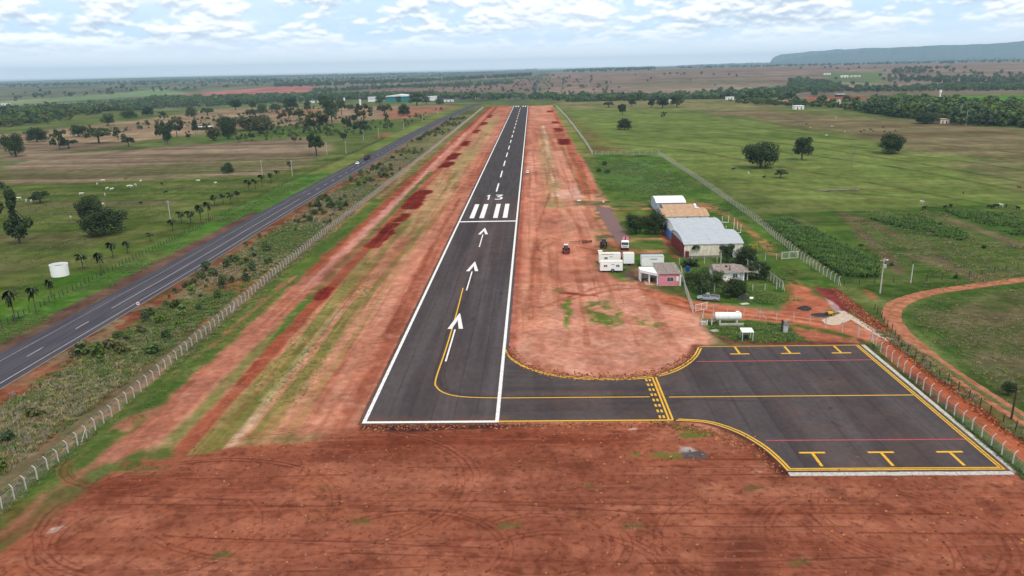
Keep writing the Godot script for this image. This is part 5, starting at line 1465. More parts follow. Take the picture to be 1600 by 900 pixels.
# concrete posts with bent tops, chain link between them, wires above; lean < 0 bends to the left of the line
func link_fence(label: String, group: String, line: Array, each: float, h: float, lean: float, braces: Array = [], link := true) -> Node3D:
	var first: Vector2 = line[0]
	var o := thing("chain_link_fence", label, "fence", at3(first), 0.0, group)
	var rg := RandomNumberGenerator.new()
	rg.seed = int(first.x * 7.0 + first.y)
	var shapes := [bent_post(h, lean), bent_post(h * 1.02, lean * 0.9), bent_post(h * 0.97, lean * 1.1)]
	var spots := along(line, each)
	var rest := []
	for k in spots.size():
		var p: Vector2 = spots[k][0]
		var t: Vector2 = spots[k][1]
		var b := Basis(Vector3.UP, atan2(-t.x, t.y) + rg.randf_range(-0.06, 0.06)) * Basis(Vector3(1, 0, 0), rg.randf_range(-0.03, 0.03)) * Basis(Vector3(0, 0, 1), rg.randf_range(-0.03, 0.03))
		var at := Transform3D(b, at3(p) - o.position)
		if k < 295:
			var m := hang("post", shapes[k % 3], M.post_concrete, o)
			m.transform = at
		else:
			rest.append(at)
	if rest:
		var mm := MultiMesh.new()
		mm.transform_format = MultiMesh.TRANSFORM_3D
		mm.mesh = shapes[0]
		mm.instance_count = rest.size()
		for k in rest.size(): mm.set_instance_transform(k, rest[k])
		var mi := MultiMeshInstance3D.new()
		mi.multimesh = mm
		mi.material_override = M.post_concrete
		mi.name = "far_post"
		mi.set_meta("kind", "stuff")
		o.add_child(mi, true)
	if link:
		var st := mk()
		var run := 0.0
		for k in line.size() - 1:
			var a: Vector2 = line[k]
			var b: Vector2 = line[k + 1]
			var l := a.distance_to(b)
			var q := [at3(a, 0.04), at3(b, 0.04), at3(b, h * 0.78), at3(a, h * 0.78)]
			var uv := [Vector2(run, 0), Vector2(run + l, 0), Vector2(run + l, h * 0.78), Vector2(run, h * 0.78)]
			var n: Vector3 = (q[1] - q[0]).cross(Vector3.UP).normalized()
			for e: int in [0, 2, 1, 0, 3, 2]:
				st.set_normal(n)
				st.set_uv(uv[e])
				st.add_vertex(q[e] - o.position)
			run += l
		obj("chain_link_mesh", st, M.chain_link, o)
	var st := mk()
	for k in line.size() - 1:
		for w in [[0.0, 0.785, 0.011], [lean * 0.45, 0.9, 0.008], [lean * 0.9, 0.985, 0.008]]:
			var t: Vector2 = (line[k + 1] - line[k]).normalized()
			var n: Vector2 = Vector2(t.y, -t.x) * float(w[0])
			tube(st, [at3(line[k] + n, h * w[1]) - o.position, at3(line[k + 1] + n, h * w[1]) - o.position], [w[2], w[2]], 3, false)
	obj("wire", st, M.post_concrete if h > 1.9 else M.wire, o)
	for q: Vector2 in braces:
		st = mk()
		var best: Array = spots[0]
		for s in spots:
			if (s[0] as Vector2).distance_to(q) < (best[0] as Vector2).distance_to(q): best = s
		var p: Vector2 = best[0]
		var t: Vector2 = best[1]
		for s: float in [-1.0, 1.0]:
			tube(st, [at3(p, h * 0.7) - o.position, at3(p + t * s * 1.5, 0.0) - o.position], [0.06, 0.06], 4)
		obj("brace", st, M.post_concrete, o)
	return o

func wood_fence(label: String, line: Array, each: float, sd: int) -> void:
	var first: Vector2 = line[0]
	var o := thing("wire_fence", label, "fence", at3(first), 0.0, "wire fences on wooden posts")
	var rg := RandomNumberGenerator.new()
	rg.seed = sd
	var shapes := []
	for k in 3:
		var st := mk()
		tube(st, [Vector3(0, -0.05, 0), Vector3(0.02 * k, 0.8, 0.02), Vector3(0.05 * (k - 1), 1.45 + 0.1 * k, 0.03)], [0.10, 0.09, 0.075], 5)
		shapes.append(st.commit())
	var spots := along(line, each)
	for k in mini(spots.size(), 298):
		var m := hang("post", shapes[k % 3], M.dark_wood, o)
		m.transform = Transform3D(Basis(Vector3.UP, rg.randf() * TAU).scaled(Vector3(1, rg.randf_range(0.85, 1.15), 1)), at3(spots[k][0] + Vector2(rg.randf_range(-0.15, 0.15), 0)) - o.position)
	var st := mk()
	for k in line.size() - 1:
		for y: float in [0.45, 0.8, 1.15]:
			tube(st, [at3(line[k], y) - o.position, at3(line[k + 1], y) - o.position], [0.006, 0.006], 3, false)
	obj("wire", st, M.wire, o)

func build_fences() -> void:
	var gr := "chain link fences on bent concrete posts"
	link_fence("long chain link fence on bent white posts between highway verge and runway strip", gr, [Vector2(-52.6, 70), Vector2(-53.0, 87), Vector2(-53.4, 120), Vector2(-54.4, 160), Vector2(-55.6, 210), Vector2(-55.9, 270), Vector2(-55.2, 340), Vector2(-54.6, 460), Vector2(-54.2, 560), Vector2(-54.6, 800), Vector2(-55.0, 1140)], 2.5, 2.2, -0.42, [Vector2(-52.7, 103.8), Vector2(-54.0, 170.3)])
	link_fence("chain link fence on bent posts between the apron's right edge and red road", gr, [Vector2(82.4, 72), Vector2(82.5, 100), Vector2(82.8, 120), Vector2(83.6, 140), Vector2(84.0, 143.6)], 2.55, 2.3, 0.42, [Vector2(80.2, 90.0), Vector2(84.2, 144.4)])
	link_fence("chain link fence behind the apron from its far corner to the entrance", gr, [Vector2(84.0, 143.8), Vector2(82.7, 147.6), Vector2(79.2, 151.3), Vector2(76.3, 154.3), Vector2(72.9, 157.0), Vector2(67.7, 158.8), Vector2(63.2, 161.2), Vector2(57.9, 162.6), Vector2(54.4, 160.2), Vector2(53.4, 158.2)], 3.5, 2.4, -0.36, [Vector2(67.7, 158.8), Vector2(53.8, 158.8)], false)
	link_fence("close-set chain link fence of slanting posts beside the pink house", gr, [Vector2(52.8, 164.6), Vector2(53.5, 172), Vector2(54.2, 179.5), Vector2(55.0, 186), Vector2(55.4, 190.5), Vector2(56.8, 199.0)], 2.2, 2.3, -0.4, [Vector2(52.9, 165), Vector2(53.3, 170), Vector2(56.8, 199)])
	link_fence("long chain link fence on bent posts between hangar lawn and green pasture", gr, [Vector2(93.5, 185), Vector2(93.0, 198), Vector2(93.0, 212), Vector2(94.4, 240), Vector2(96.0, 268), Vector2(97.0, 330), Vector2(97.2, 400), Vector2(96.6, 487)], 2.4, 2.35, 0.4, [Vector2(93.5, 185)])
	link_fence("short chain link fence crossing the grass above the hangar lawn", gr, [Vector2(96.6, 487), Vector2(88, 485.5), Vector2(78.6, 487), Vector2(66, 490), Vector2(55.4, 493)], 4.0, 2.4, 0.3)
	link_fence("far chain link fence running from the lawn to the runway's end", gr, [Vector2(55.4, 493), Vector2(56.2, 560), Vector2(56.4, 650), Vector2(56.2, 780), Vector2(55.6, 900), Vector2(52.4, 1140)], 2.8, 2.3, 0.4)
	link_fence("curving chain link fence of tall bent posts beside the garden", gr, [Vector2(78.4, 181.5), Vector2(78.0, 188), Vector2(77.6, 194), Vector2(77.2, 199), Vector2(75.6, 203.5)], 2.0, 2.5, -0.5, [Vector2(78.4, 181.5)])
	link_fence("thin fence of white posts along the cream hangar's front lawn", gr, [Vector2(57.8, 207.5), Vector2(66, 208.3), Vector2(76, 208.6), Vector2(84, 211.0), Vector2(91.0, 212.5)], 3.6, 2.0, 0.0, [], false)
	link_fence("low fence of white posts in the shade of the garden trees", gr, [Vector2(58.0, 179.5), Vector2(65.0, 180.0), Vector2(72.0, 180.5), Vector2(78.0, 182.0)], 3.2, 1.8, 0.0, [], false)
	wood_fence("old wooden post fence between left pasture and the highway's grass", [Vector2(-104.0, 130), Vector2(-104.1, 161), Vector2(-104.6, 174), Vector2(-105.6, 195), Vector2(-106.3, 225), Vector2(-106.9, 271), Vector2(-108.5, 324), Vector2(-109.6, 372), Vector2(-108.5, 480), Vector2(-107.0, 640)], 2.1, 31)
	wood_fence("leaning wooden post fence between red road bank and dirt track", [Vector2(89.4, 72), Vector2(89.0, 100), Vector2(88.6, 116), Vector2(88.3, 130), Vector2(88.6, 140), Vector2(91.2, 152), Vector2(94, 166)], 3.0, 32)
	wood_fence("thin wire fence crossing the rough field behind the power pole", [Vector2(94.5, 184), Vector2(103, 186.5), Vector2(112, 186.0), Vector2(126, 190), Vector2(150, 200)], 4.5, 33)
	# gates
	gate("white barred gate closing the earth lane in the chain link fence", Vector2(87.6, 211.6), Vector2(92.6, 212.8), 2.1)
	gate("open white tube gate swung across the compound entrance", Vector2(53.4, 164.4), Vector2(56.4, 166.2), 1.7)
	# netting pen behind the hangars: white posts, a rail, short braces
	var pen := thing("post_pen", "small pen of tall white posts and rails behind the hangars", "pen", at3(Vector2(80, 270)))
	var c := [Vector2(79.2, 268.5), Vector2(80.9, 266.1), Vector2(83.8, 265.8), Vector2(86.0, 265.7), Vector2(86.5, 259.9), Vector2(86.2, 254.5), Vector2(85.7, 248.3), Vector2(82.9, 246.5), Vector2(81.4, 250.6)]
	var hts := [2.4, 2.4, 2.4, 2.6, 2.8, 2.8, 3.0, 3.0, 2.0]
	for k in c.size():
		var st := mk()
		tube(st, [Vector3(0, -0.05, 0), Vector3(0, hts[k], 0)], [0.09, 0.08], 6)
		var m := obj("post", st, M.white_wall, pen)
		m.position = at3(c[k]) - pen.position
	var st := mk()
	for k in range(1, c.size() - 1):
		if k != 6 and k != 3: continue
		tube(st, [at3(c[k], 0.15) - pen.position, at3(c[k + 1 if k == 6 else k - 2], 0.15) - pen.position], [0.1, 0.1], 4)
	obj("rail", st, M.white_wall, pen)

func gate(label: String, a: Vector2, b: Vector2, h: float) -> void:
	var o := thing("gate", label, "gate", at3(a), 0.0, "farm gates")
	var u := at3(b) - at3(a)
	for k in 2:
		var st := mk()
		tube(st, [Vector3(0, -0.05, 0), Vector3(0, h + 0.2, 0)], [0.1, 0.1], 6)
		obj("post", st, M.post_concrete, o).position = u * k
	var leaf := mk()
	for y: float in [0.25, h]: tube(leaf, [u * 0.03 + Vector3(0, y, 0), u * 0.97 + Vector3(0, y, 0)], [0.05, 0.05], 5)
	for s: float in [0.03, 0.5, 0.97]: tube(leaf, [u * s + Vector3(0, 0.25, 0), u * s + Vector3(0, h, 0)], [0.045, 0.045], 5)
	var fr := obj("gate_frame", leaf, M.white_wall, o)
	for k in 4:
		var st := mk()
		var y := lerpf(0.25, h, (k + 1.0) / 5.0)
		tube(st, [u * 0.03 + Vector3(0, y, 0), u * 0.97 + Vector3(0, y, 0)], [0.025, 0.025], 5)
		obj("bar", st, M.post_concrete, fr)

# ---------------------------------------------------------------- the hangars and huts
# a vaulted hall: axis along x, walls and an arched roof of sheets
func arch(depth: float, eave: float, apex: float, n := 12) -> Array:
	var out := []
	for k in n + 1:
		var s := -1.0 + 2.0 * k / n
		out.append(Vector2(s * depth * 0.5, eave + (apex - eave) * (1.0 - s * s)))
	return out

func hall(label: String, x0: float, x1: float, d0: float, d1: float, eave: float, apex: float, wall: String, roof: String, end_wall: String, turn := 0.0) -> Node3D:
	var w := x1 - x0
	var dp := d1 - d0
	var o := thing("hangar", label, "hangar", Vector3((x0 + x1) * 0.5, 0, -(d0 + d1) * 0.5), turn, "hangars beside the runway")
	# local z: towards the camera is +
	var st := mk()
	box(st, Vector3(0, eave * 0.5, dp * 0.5 - 0.1), Vector3(w, eave, 0.2))
	obj("front_wall", st, M[wall], o)
	st = mk()
	box(st, Vector3(0, eave * 0.5, -dp * 0.5 + 0.1), Vector3(w, eave, 0.2))
	obj("rear_wall", st, M[wall], o)
	var face := arch(dp - 0.4, eave - 0.02, apex - 0.06)
	var outline := [Vector2(-dp * 0.5 + 0.2, 0.0), Vector2(dp * 0.5 - 0.2, 0.0)]
	var top := face.duplicate()
	top.reverse()
	outline.append_array(top)
	for s: float in [-1.0, 1.0]:
		st = mk()
		# the end wall stands across x: outline in (z, y)
		prism(st, outline, 0.0, 0.18, Transform3D(Basis(Vector3(0, 0, 1), Vector3(0, 1, 0), Vector3(-1, 0, 0)), Vector3(s * (w * 0.5 - 0.1) + 0.09, 0, 0)))
		obj("end_wall", st, M[end_wall] if s < 0.0 else M[wall], o)
	# roofing sheets side by side, each its own length of vault
	var n := maxi(4, roundi(w / 1.6))
	var prof := arch(dp + 0.5, eave, apex)
	for k in n:
		st = mk()
		var a := -w * 0.5 - 0.3 + (w + 0.6) * k / n
		var b := -w * 0.5 - 0.3 + (w + 0.6) * (k + 1) / n - 0.015
		var lift := 0.02 * (k % 2)
		for i in prof.size() - 1:
			var p: Vector2 = prof[i]
			var q: Vector2 = prof[i + 1]
			var nn := Vector3(0, q.x - p.x, -(q.y - p.y)).normalized()
			quad(st, Vector3(a, p.y + lift, p.x), Vector3(b, p.y + lift, p.x), Vector3(b, q.y + lift, q.x), Vector3(a, q.y + lift, q.x), nn)
			quad(st, Vector3(a, p.y - 0.06, p.x), Vector3(b, p.y - 0.06, p.x), Vector3(b, q.y - 0.06, q.x), Vector3(a, q.y - 0.06, q.x), -nn)
			for e: float in [a, b]: quad(st, Vector3(e, p.y - 0.06, p.x), Vector3(e, q.y - 0.06, q.x), Vector3(e, q.y + lift, q.x), Vector3(e, p.y + lift, p.x), Vector3(-1 if e == a else 1, 0, 0))
		for e in [0, prof.size() - 1]:
			var p: Vector2 = prof[e]
			quad(st, Vector3(a, p.y - 0.06, p.x), Vector3(b, p.y - 0.06, p.x), Vector3(b, p.y + lift, p.x), Vector3(a, p.y + lift, p.x), Vector3(0, 0, signf(p.x)))
		obj("roof_sheet", st, M[roof], o)
	return o

func window(parent: Node3D, at: Vector3, w: float, h: float, face: Vector3, cols := 2) -> void:
	# frame proud of the wall, panes inside it; face is the way it looks
	var side := Vector3.UP.cross(face).normalized()
	var b := Basis(side, Vector3.UP, face)
	var st := mk()
	for s: float in [-1.0, 1.0]:
		box(st, at + side * s * (w * 0.5) + face * 0.03, Vector3(0.07, h + 0.07, 0.06), b)
		box(st, at + Vector3(0, s * h * 0.5, 0) + face * 0.027, Vector3(w - 0.07, 0.07, 0.054), b)
	var fr := obj("window", st, M.white_wall, parent)
	for k in cols:
		st = mk()
		box(st, at + side * (-w * 0.5 + w * (k + 0.5) / cols) + face * 0.012, Vector3(w / cols - 0.09, h - 0.08, 0.02), b)
		obj("pane", st, M.glass, fr)

func slab(parent: Node3D, called: String, at: Vector3, size: Vector3, mat: String, ch := 0.0, b := Basis.IDENTITY) -> MeshInstance3D:
	var st := mk()
	box(st, at, size, b, ch)
	return obj(called, st, M[mat], parent)

func rod(parent: Node3D, called: String, a: Vector3, b: Vector3, r: float, mat: String, sides := 6) -> MeshInstance3D:
	var st := mk()
	tube(st, [a, b], [r, r], sides)
	return obj(called, st, M[mat], parent)

func build_compound() -> void:
	# the cream hangar with the dark red door wall
	var a := hall("large grey vaulted hangar with cream front wall and dark red end", 60.4, 77.4, 215.8, 233.9, 3.95, 5.75, "cream_wall", "roof_zinc", "red_metal", 0.03)
	var st := mk()
	var fan := arch(17.0, 3.95, 5.55)
	var fo := [Vector2(-8.5, 3.9), Vector2(8.5, 3.9)]
	fan.reverse()
	fo.append_array(fan)
	prism(st, fo, 0.0, 0.05, Transform3D(Basis(Vector3(0, 0, 1), Vector3(0, 1, 0), Vector3(-1, 0, 0)), Vector3(-8.5 - 0.01, 0, 0)))
	obj("gable_glazing", st, M.grey_wall, a)
	for k in 6: slab(a, "door_leaf", Vector3(-8.56, 1.85, -7.2 + k * 2.88), Vector3(0.08, 3.7, 2.8), "red_metal", 0.01)
	for k in 9: slab(a, "wall_pilaster", Vector3(-7.6 + k * 1.9, 1.95, 9.04), Vector3(0.14, 3.88, 0.08), "cream_wall")
	slab(a, "red_cabinet", Vector3(-7.7, 1.0, 9.5), Vector3(0.9, 2.0, 0.7), "red_metal", 0.02)
	slab(a, "wall_base", Vector3(0.5, 0.25, 9.08), Vector3(16.0, 0.5, 0.05), "roof_fibre")
	var b := hall("grey vaulted hangar behind the cream one with blue and white end", 61.2, 76.6, 234.6, 253.0, 3.8, 5.8, "white_wall", "roof_zinc", "white_wall", 0.03)
	for k in 4: slab(b, "door_leaf", Vector3(-7.76, 1.25, -6.4 + k * 3.9 + 0.4), Vector3(0.08, 2.5, 3.8), "blue_wall", 0.01)
	var c := hall("wide low hangar with tan arched roof and pale front", 62.5, 78.2, 262.8, 276.5, 3.1, 4.6, "white_wall", "roof_tan", "grey_wall", 0.02)
	for k in 4: slab(c, "door_leaf", Vector3(-7.92, 1.4, -4.8 + k * 3.2), Vector3(0.08, 2.8, 3.1), "grey_wall", 0.01)
	for k in 3: slab(c, "dark_opening", Vector3(-4.0 + k * 4.4, 2.5, 6.86), Vector3(0.5, 0.5, 0.03), "dark")
	var d := hall("small hangar with tan roof between tan-roofed and white-roofed ones", 65.6, 76.6, 281.0, 288.4, 2.7, 3.5, "roof_fibre", "roof_tan", "roof_fibre", 0.02)
	slab(d, "door_leaf", Vector3(-5.57, 1.2, 0.6), Vector3(0.08, 2.4, 3.0), "grey_wall", 0.01)
	var e := hall("farthest hangar of the row with white roof and grey walls", 64.4, 75.4, 289.9, 303.8, 3.3, 4.6, "grey_wall", "roof_white", "grey_wall", 0.0)
	for k in 3: slab(e, "door_leaf", Vector3(-5.57, 1.5, -4.1 + k * 4.1), Vector3(0.08, 3.0, 4.0), "grey_wall", 0.01)
	for k in 4: slab(e, "wall_pilaster", Vector3(-4.6 + k * 3.06, 1.62, 6.98), Vector3(0.1, 3.2, 0.06), "grey_wall")
	# white upright tank behind the tan roofs
	var wt := thing("water_tank", "white upright tank with round lid behind the tan-roofed hangars", "tank", at3(Vector2(78.4, 283.5)))
	st = mk()
	tube(st, [Vector3(0, 0, 0), Vector3(0, 2.2, 0), Vector3(0, 2.5, 0)], [1.1, 1.1, 0.95], 16)
	obj("body", st, M.white_wall, wt)
	st = mk()
	tube(st, [Vector3(-0.3, 2.55, -0.9), Vector3(-0.5, 3.1, -2.2)], [0.6, 0.6], 12)
	obj("lid", st, M.white_wall, wt)

	# pink and white house with a porch
	var p := thing("house", "small house with pink front, white porch and grey roof", "house", at3(Vector2(51.2, 190.8)))
	slab(p, "front_wall", Vector3(0, 1.55, 4.7), Vector3(5.2, 3.1, 0.2), "pink_wall")
	slab(p, "corner_wall", Vector3(2.78, 1.55, 0.2), Vector3(0.36, 3.1, 9.6), "white_wall")
	slab(p, "side_wall", Vector3(-2.5, 1.55, -0.2), Vector3(0.2, 3.1, 9.4), "white_wall")
	slab(p, "rear_wall", Vector3(0.1, 1.55, -4.8), Vector3(5.0, 3.1, 0.2), "white_wall")
	window(p, Vector3(0.25, 1.75, 4.8), 1.7, 1.15, Vector3(0, 0, 1), 2)
	slab(p, "wall_poster", Vector3(2.1, 1.9, 4.815), Vector3(0.7, 1.2, 0.02), "white_wall")
	for k in 6: slab(p, "roof_sheet", Vector3(0.08 - 2.5 + k * 1.0, 3.42 + 0.012 * (k % 2), 0.0), Vector3(0.985, 0.08, 10.2), "roof_fibre", 0.0, Basis(Vector3(1, 0, 0), 0.04))
	slab(p, "porch_floor", Vector3(-4.2, 0.06, 0.6), Vector3(3.2, 0.12, 6.6), "roof_tan")
	slab(p, "porch_wall", Vector3(-4.6, 1.5, -2.6), Vector3(4.0, 3.0, 0.2), "white_wall")
	slab(p, "porch_wall", Vector3(-6.6, 1.5, -1.4), Vector3(0.2, 3.0, 2.6), "white_wall")
	slab(p, "porch_wall", Vector3(-4.6, 1.3, 0.9), Vector3(0.18, 2.6, 1.6), "white_wall")
	for q in [Vector3(-6.5, 0, 0.0), Vector3(-4.6, 0, 2.2), Vector3(-2.9, 0, 4.3)]:
		slab(p, "porch_post", q + Vector3(0, 1.35, 0), Vector3(0.24, 2.7, 0.24), "white_wall", 0.02)
	st = mk()
	prism(st, [Vector2(-6.8, 2.8), Vector2(-6.8, -0.3), Vector2(-2.62, -4.55), Vector2(-2.62, 2.8)], 0.0, 0.7, Transform3D(Basis(Vector3(1, 0, 0), Vector3(0, 0, -1), Vector3(0, 1, 0)), Vector3(0, 2.45, 0)))
	obj("porch_roof", st, M.white_wall, p)
	slab(p, "porch_table", Vector3(-4.0, 0.5, 0.0), Vector3(0.9, 0.9, 0.7), "dark", 0.03)
	slab(p, "side_door", Vector3(-2.62, 1.15, 3.4), Vector3(0.05, 2.1, 0.9), "grey_wall")
	# site office with a blue sign
	var o := thing("site_office", "white box-shaped site office with small dark blue lettering panel", "site office", at3(Vector2(50.0, 206.6)))
	slab(o, "body", Vector3(0, 1.55, 0), Vector3(6.2, 2.7, 2.6), "white_wall", 0.05)
	slab(o, "roof", Vector3(0, 2.95, 0), Vector3(6.3, 0.1, 2.7), "grey_wall", 0.02)
	slab(o, "sign", Vector3(0.35, 2.25, 1.31), Vector3(2.2, 0.44, 0.03), "sign_white")
	for k in 7: slab(o, "letter", Vector3(-0.35 + k * 0.24, 2.25, 1.33), Vector3(0.17, 0.26, 0.02), "navy")
	slab(o, "letter", Vector3(-0.65, 2.25, 1.332), Vector3(0.12, 0.36, 0.02), "red_body")
	for k in 2: slab(o, "skid", Vector3(-2.4 + k * 4.8, 0.1, 0), Vector3(0.3, 0.2, 2.4), "dark")
	# mobile work cabins on wheels
	var t1 := cabin("white trailer cabin with two windows and a wheel, nearest the red yard", Vector2(38.0, 201.2), 6.1, 2.9, 2)
	t1.rotation.y = -0.02
	cabin("white trailer cabin with red roof edge behind the two-windowed one", Vector2(38.4, 210.0), 6.1, 3.0, 1)
	var bx := thing("box_trailer", "plain white box trailer without windows beside the trailer cabins", "trailer", at3(Vector2(43.6, 208.4)))
	slab(bx, "body", Vector3(0, 1.95, 0), Vector3(3.0, 2.8, 2.4), "white_body", 0.04)
	slab(bx, "roof", Vector3(0, 3.38, 0), Vector3(3.05, 0.06, 2.45), "cream_wall", 0.02)
	for s: float in [-1.0, 1.0]: wheel(bx, Vector3(s * 0.75, 0.36, 1.05), 0.36, 0.22, Vector3(0, 0, 1))
	slab(bx, "drawbar", Vector3(-0.2, 0.5, 1.7), Vector3(0.12, 0.12, 1.4), "dark")
	# white cover lying in front of the red car
	var cv := slab(null, "white_cover", Vector3.ZERO, Vector3(1.4, 0.5, 0.8), "white_wall", 0.05)
	cv.position = at3(Vector2(37.0, 224.0), 0.25)
	tag(cv, "small white crate lying on red earth by the trailer cabins", "crate")

	# the old house in the garden
	var h := thing("house", "old white house with hipped grey roof among garden trees", "house", at3(Vector2(68.6, 193.4)), 0.03)
	slab(h, "front_wall", Vector3(-0.6, 1.2, 3.2), Vector3(6.4, 2.4, 0.2), "white_wall")
	slab(h, "rear_wall", Vector3(-0.6, 1.2, -3.2), Vector3(8.4, 2.4, 0.2), "white_wall")
	slab(h, "side_wall", Vector3(-4.7, 1.2, 0), Vector3(0.2, 2.4, 6.2), "cream_wall")
	slab(h, "side_wall", Vector3(3.5, 1.2, 0), Vector3(0.2, 2.4, 6.2), "cream_wall")
	window(h, Vector3(0.2, 1.35, 3.3), 1.2, 1.1, Vector3(0, 0, 1), 2)
	window(h, Vector3(-2.4, 0.95, 3.3), 0.5, 0.5, Vector3(0, 0, 1), 1)
	slab(h, "door", Vector3(1.8, 1.05, 3.32), Vector3(0.9, 2.1, 0.06), "grey_wall")
	st = mk()
	var e0 := [Vector3(-5.3, 2.35, 3.9), Vector3(4.0, 2.35, 3.9), Vector3(4.0, 2.35, -3.9), Vector3(-5.3, 2.35, -3.9)]
	var r0 := Vector3(-5.0, 3.6, -0.6)
	var r1 := Vector3(0.7, 3.6, -0.6)
	quad(st, e0[0], e0[1], r1, r0, Vector3(0, 1, 1))
	tri(st, e0[1], e0[2], r1, Vector3(1, 1, 0))
	quad(st, e0[2], e0[3], r0, r1, Vector3(0, 1, -1))
	tri(st, e0[3], e0[0], r0, Vector3(-1, 0.2, 0))
	quad(st, e0[0], e0[1], e0[2], e0[3], Vector3.DOWN)
	obj("roof", st, M.roof_fibre, h)
	slab(h, "lean_to_roof", Vector3(5.2, 2.05, 1.2), Vector3(3.8, 0.08, 4.4), "roof_fibre", 0.0, Basis(Vector3(0, 0, 1), -0.22))
	for z: float in [-0.8, 3.2]: slab(h, "lean_to_post", Vector3(6.8, 0.8, z), Vector3(0.12, 1.6, 0.12), "dark_wood")
	slab(h, "chimney", Vector3(-1.6, 3.2, 1.0), Vector3(0.45, 0.7, 0.45), "rust")
	slab(h, "step", Vector3(-0.6, 0.08, 3.9), Vector3(4.0, 0.16, 1.0), "roof_tan")

	# water tank on its pillar
	var w := thing("water_tower", "blue water tank on a pale pillar beside the pink house fence", "water tank", at3(Vector2(56.6, 190.2)))
	slab(w, "pillar", Vector3(0, 1.35, 0), Vector3(0.55, 2.7, 0.55), "grey_wall", 0.03)
	st = mk()
	tube(st, [Vector3(0, 2.7, 0), Vector3(0, 2.85, 0), Vector3(0, 3.85, 0), Vector3(0, 4.05, 0)], [0.5, 0.56, 0.6, 0.35], 14)
	obj("tank", st, M.blue_tank, w)
	# a dish on a mast in the trees
	var di := thing("satellite_dish", "grey satellite dish on a mast beside the cream hangar's bushes", "satellite dish", at3(Vector2(73.2, 207.0)))
	rod(di, "mast", Vector3.ZERO, Vector3(0, 2.6, 0), 0.05, "steel")
	st = mk()
	loft(st, [[0.0, 0.0, 0.9, 1.0], [-0.1, 0.0, 0.7, 0.8], [-0.22, 0.0, 0.3, 0.35], [-0.25, 0.0, 0.02, 0.02]], 16, Transform3D(Basis(Vector3(0, 0, 1), 0.7) * Basis(Vector3.UP, -1.2), Vector3(0, 2.9, 0)))
	obj("dish", st, M.grey_wall, di)
	# the fuel tank, cabinet and canopy on the plot by the apron
	var f := thing("fuel_tank", "white horizontal fuel tank on supports beyond the apron's far edge", "tank", at3(Vector2(58.6, 156.0)), -0.02)
	st = mk()
	loft(st, [[-2.75, 1.75, 0.5, 0.5], [-2.7, 1.75, 0.8, 0.8], [-2.6, 1.75, 0.86, 0.86], [2.6, 1.75, 0.86, 0.86], [2.7, 1.75, 0.8, 0.8], [2.75, 1.75, 0.5, 0.5]], 20)
	obj("vessel", st, M.white_wall, f)
	for k in 5:
		st = mk()
		loft(st, [[-2.2 + k * 1.1 - 0.03, 1.75, 0.875, 0.875], [-2.2 + k * 1.1 + 0.03, 1.75, 0.875, 0.875]], 20)
		obj("seam", st, M.cream_wall, f)
	slab(f, "manhole", Vector3(2.0, 2.68, 0), Vector3(0.7, 0.25, 0.7), "white_wall", 0.04)
	for x: float in [-1.8, 1.8]: slab(f, "support", Vector3(x, 0.5, 0), Vector3(0.35, 1.0, 1.5), "concrete", 0.02)
	slab(f, "low_wall", Vector3(0.5, 0.3, 1.35), Vector3(5.2, 0.6, 0.2), "concrete")
	for x: float in [-3.6, -4.6]: slab(f, "tank_leg", Vector3(x, 0.6, 0.9), Vector3(0.14, 1.2, 0.14), "white_wall")
	slab(f, "pump_box", Vector3(-3.4, 1.0, 0.2), Vector3(1.0, 0.9, 0.8), "roof_fibre", 0.05)
	slab(f, "concrete_block", Vector3(-5.3, 0.4, 0.6), Vector3(1.1, 0.8, 0.9), "concrete", 0.04)
	var cb := thing("cabinet", "tall grey cabinet leaning against dark post beside apron's far edge", "cabinet", at3(Vector2(69.0, 150.2)))
	slab(cb, "front_panel", Vector3(0, 0.75, 0.3), Vector3(0.95, 1.5, 0.5), "grey_wall", 0.03)
	slab(cb, "hood", Vector3(0.05, 2.05, 0.1), Vector3(1.1, 1.1, 0.8), "roof_fibre", 0.06)
	slab(cb, "back_post", Vector3(-0.62, 1.35, -0.1), Vector3(0.22, 2.7, 0.4), "dark_wood", 0.02)
	var cn := thing("canopy", "small white canopy on four thin legs behind the apron", "canopy", at3(Vector2(59.9, 146.0)), -0.03)
	for k in 5: slab(cn, "roof_panel", Vector3(-0.96 + k * 0.48, 2.05 + 0.01 * (k % 2), 0), Vector3(0.47, 0.06, 2.2), "white_wall", 0.0, Basis(Vector3(1, 0, 0), 0.1))
	for x: float in [-1.05, 1.05]:
		for z: float in [-0.95, 0.95]: rod(cn, "leg", Vector3(x, 0, z), Vector3(x, 2.04 - z * 0.1, z), 0.05, "white_wall")
	slab(cn, "pump", Vector3(-0.1, 0.55, -0.1), Vector3(0.7, 1.1, 0.6), "black_body", 0.04)
	# flat stones and covers lying about
	for q in [[Vector2(54.8, 151.5), Vector3(1.7, 0.14, 1.2), "pale flat concrete cover lying on the grass left of the fuel tank"], [Vector2(66.0, 170.0), Vector3(2.0, 0.12, 1.1), "pale sandy slab in the grass in front of the dark heap"]]:
		var m := slab(null, "concrete_cover", Vector3.ZERO, q[1], "concrete", 0.03)
		m.position = at3(q[0], 0.06)
		m.rotation.y = 0.3
		tag(m, q[2], "slab")
	heap("ash_heap", Vector2(66.7, 174.1), Vector3(3.2, 1.0, 2.4), "dark heap of burnt rubbish in the grass under the garden trees", "rubble", 5)
	var dr := thing("plastic_drum", "small white drum lying in the grass by the dark heap", "drum", at3(Vector2(68.5, 173.5)))
	st = mk()
	tube(st, [Vector3(-0.4, 0.33, 0), Vector3(0.4, 0.33, 0.1)], [0.32, 0.32], 10)
	obj("drum_body", st, M.white_body, dr)
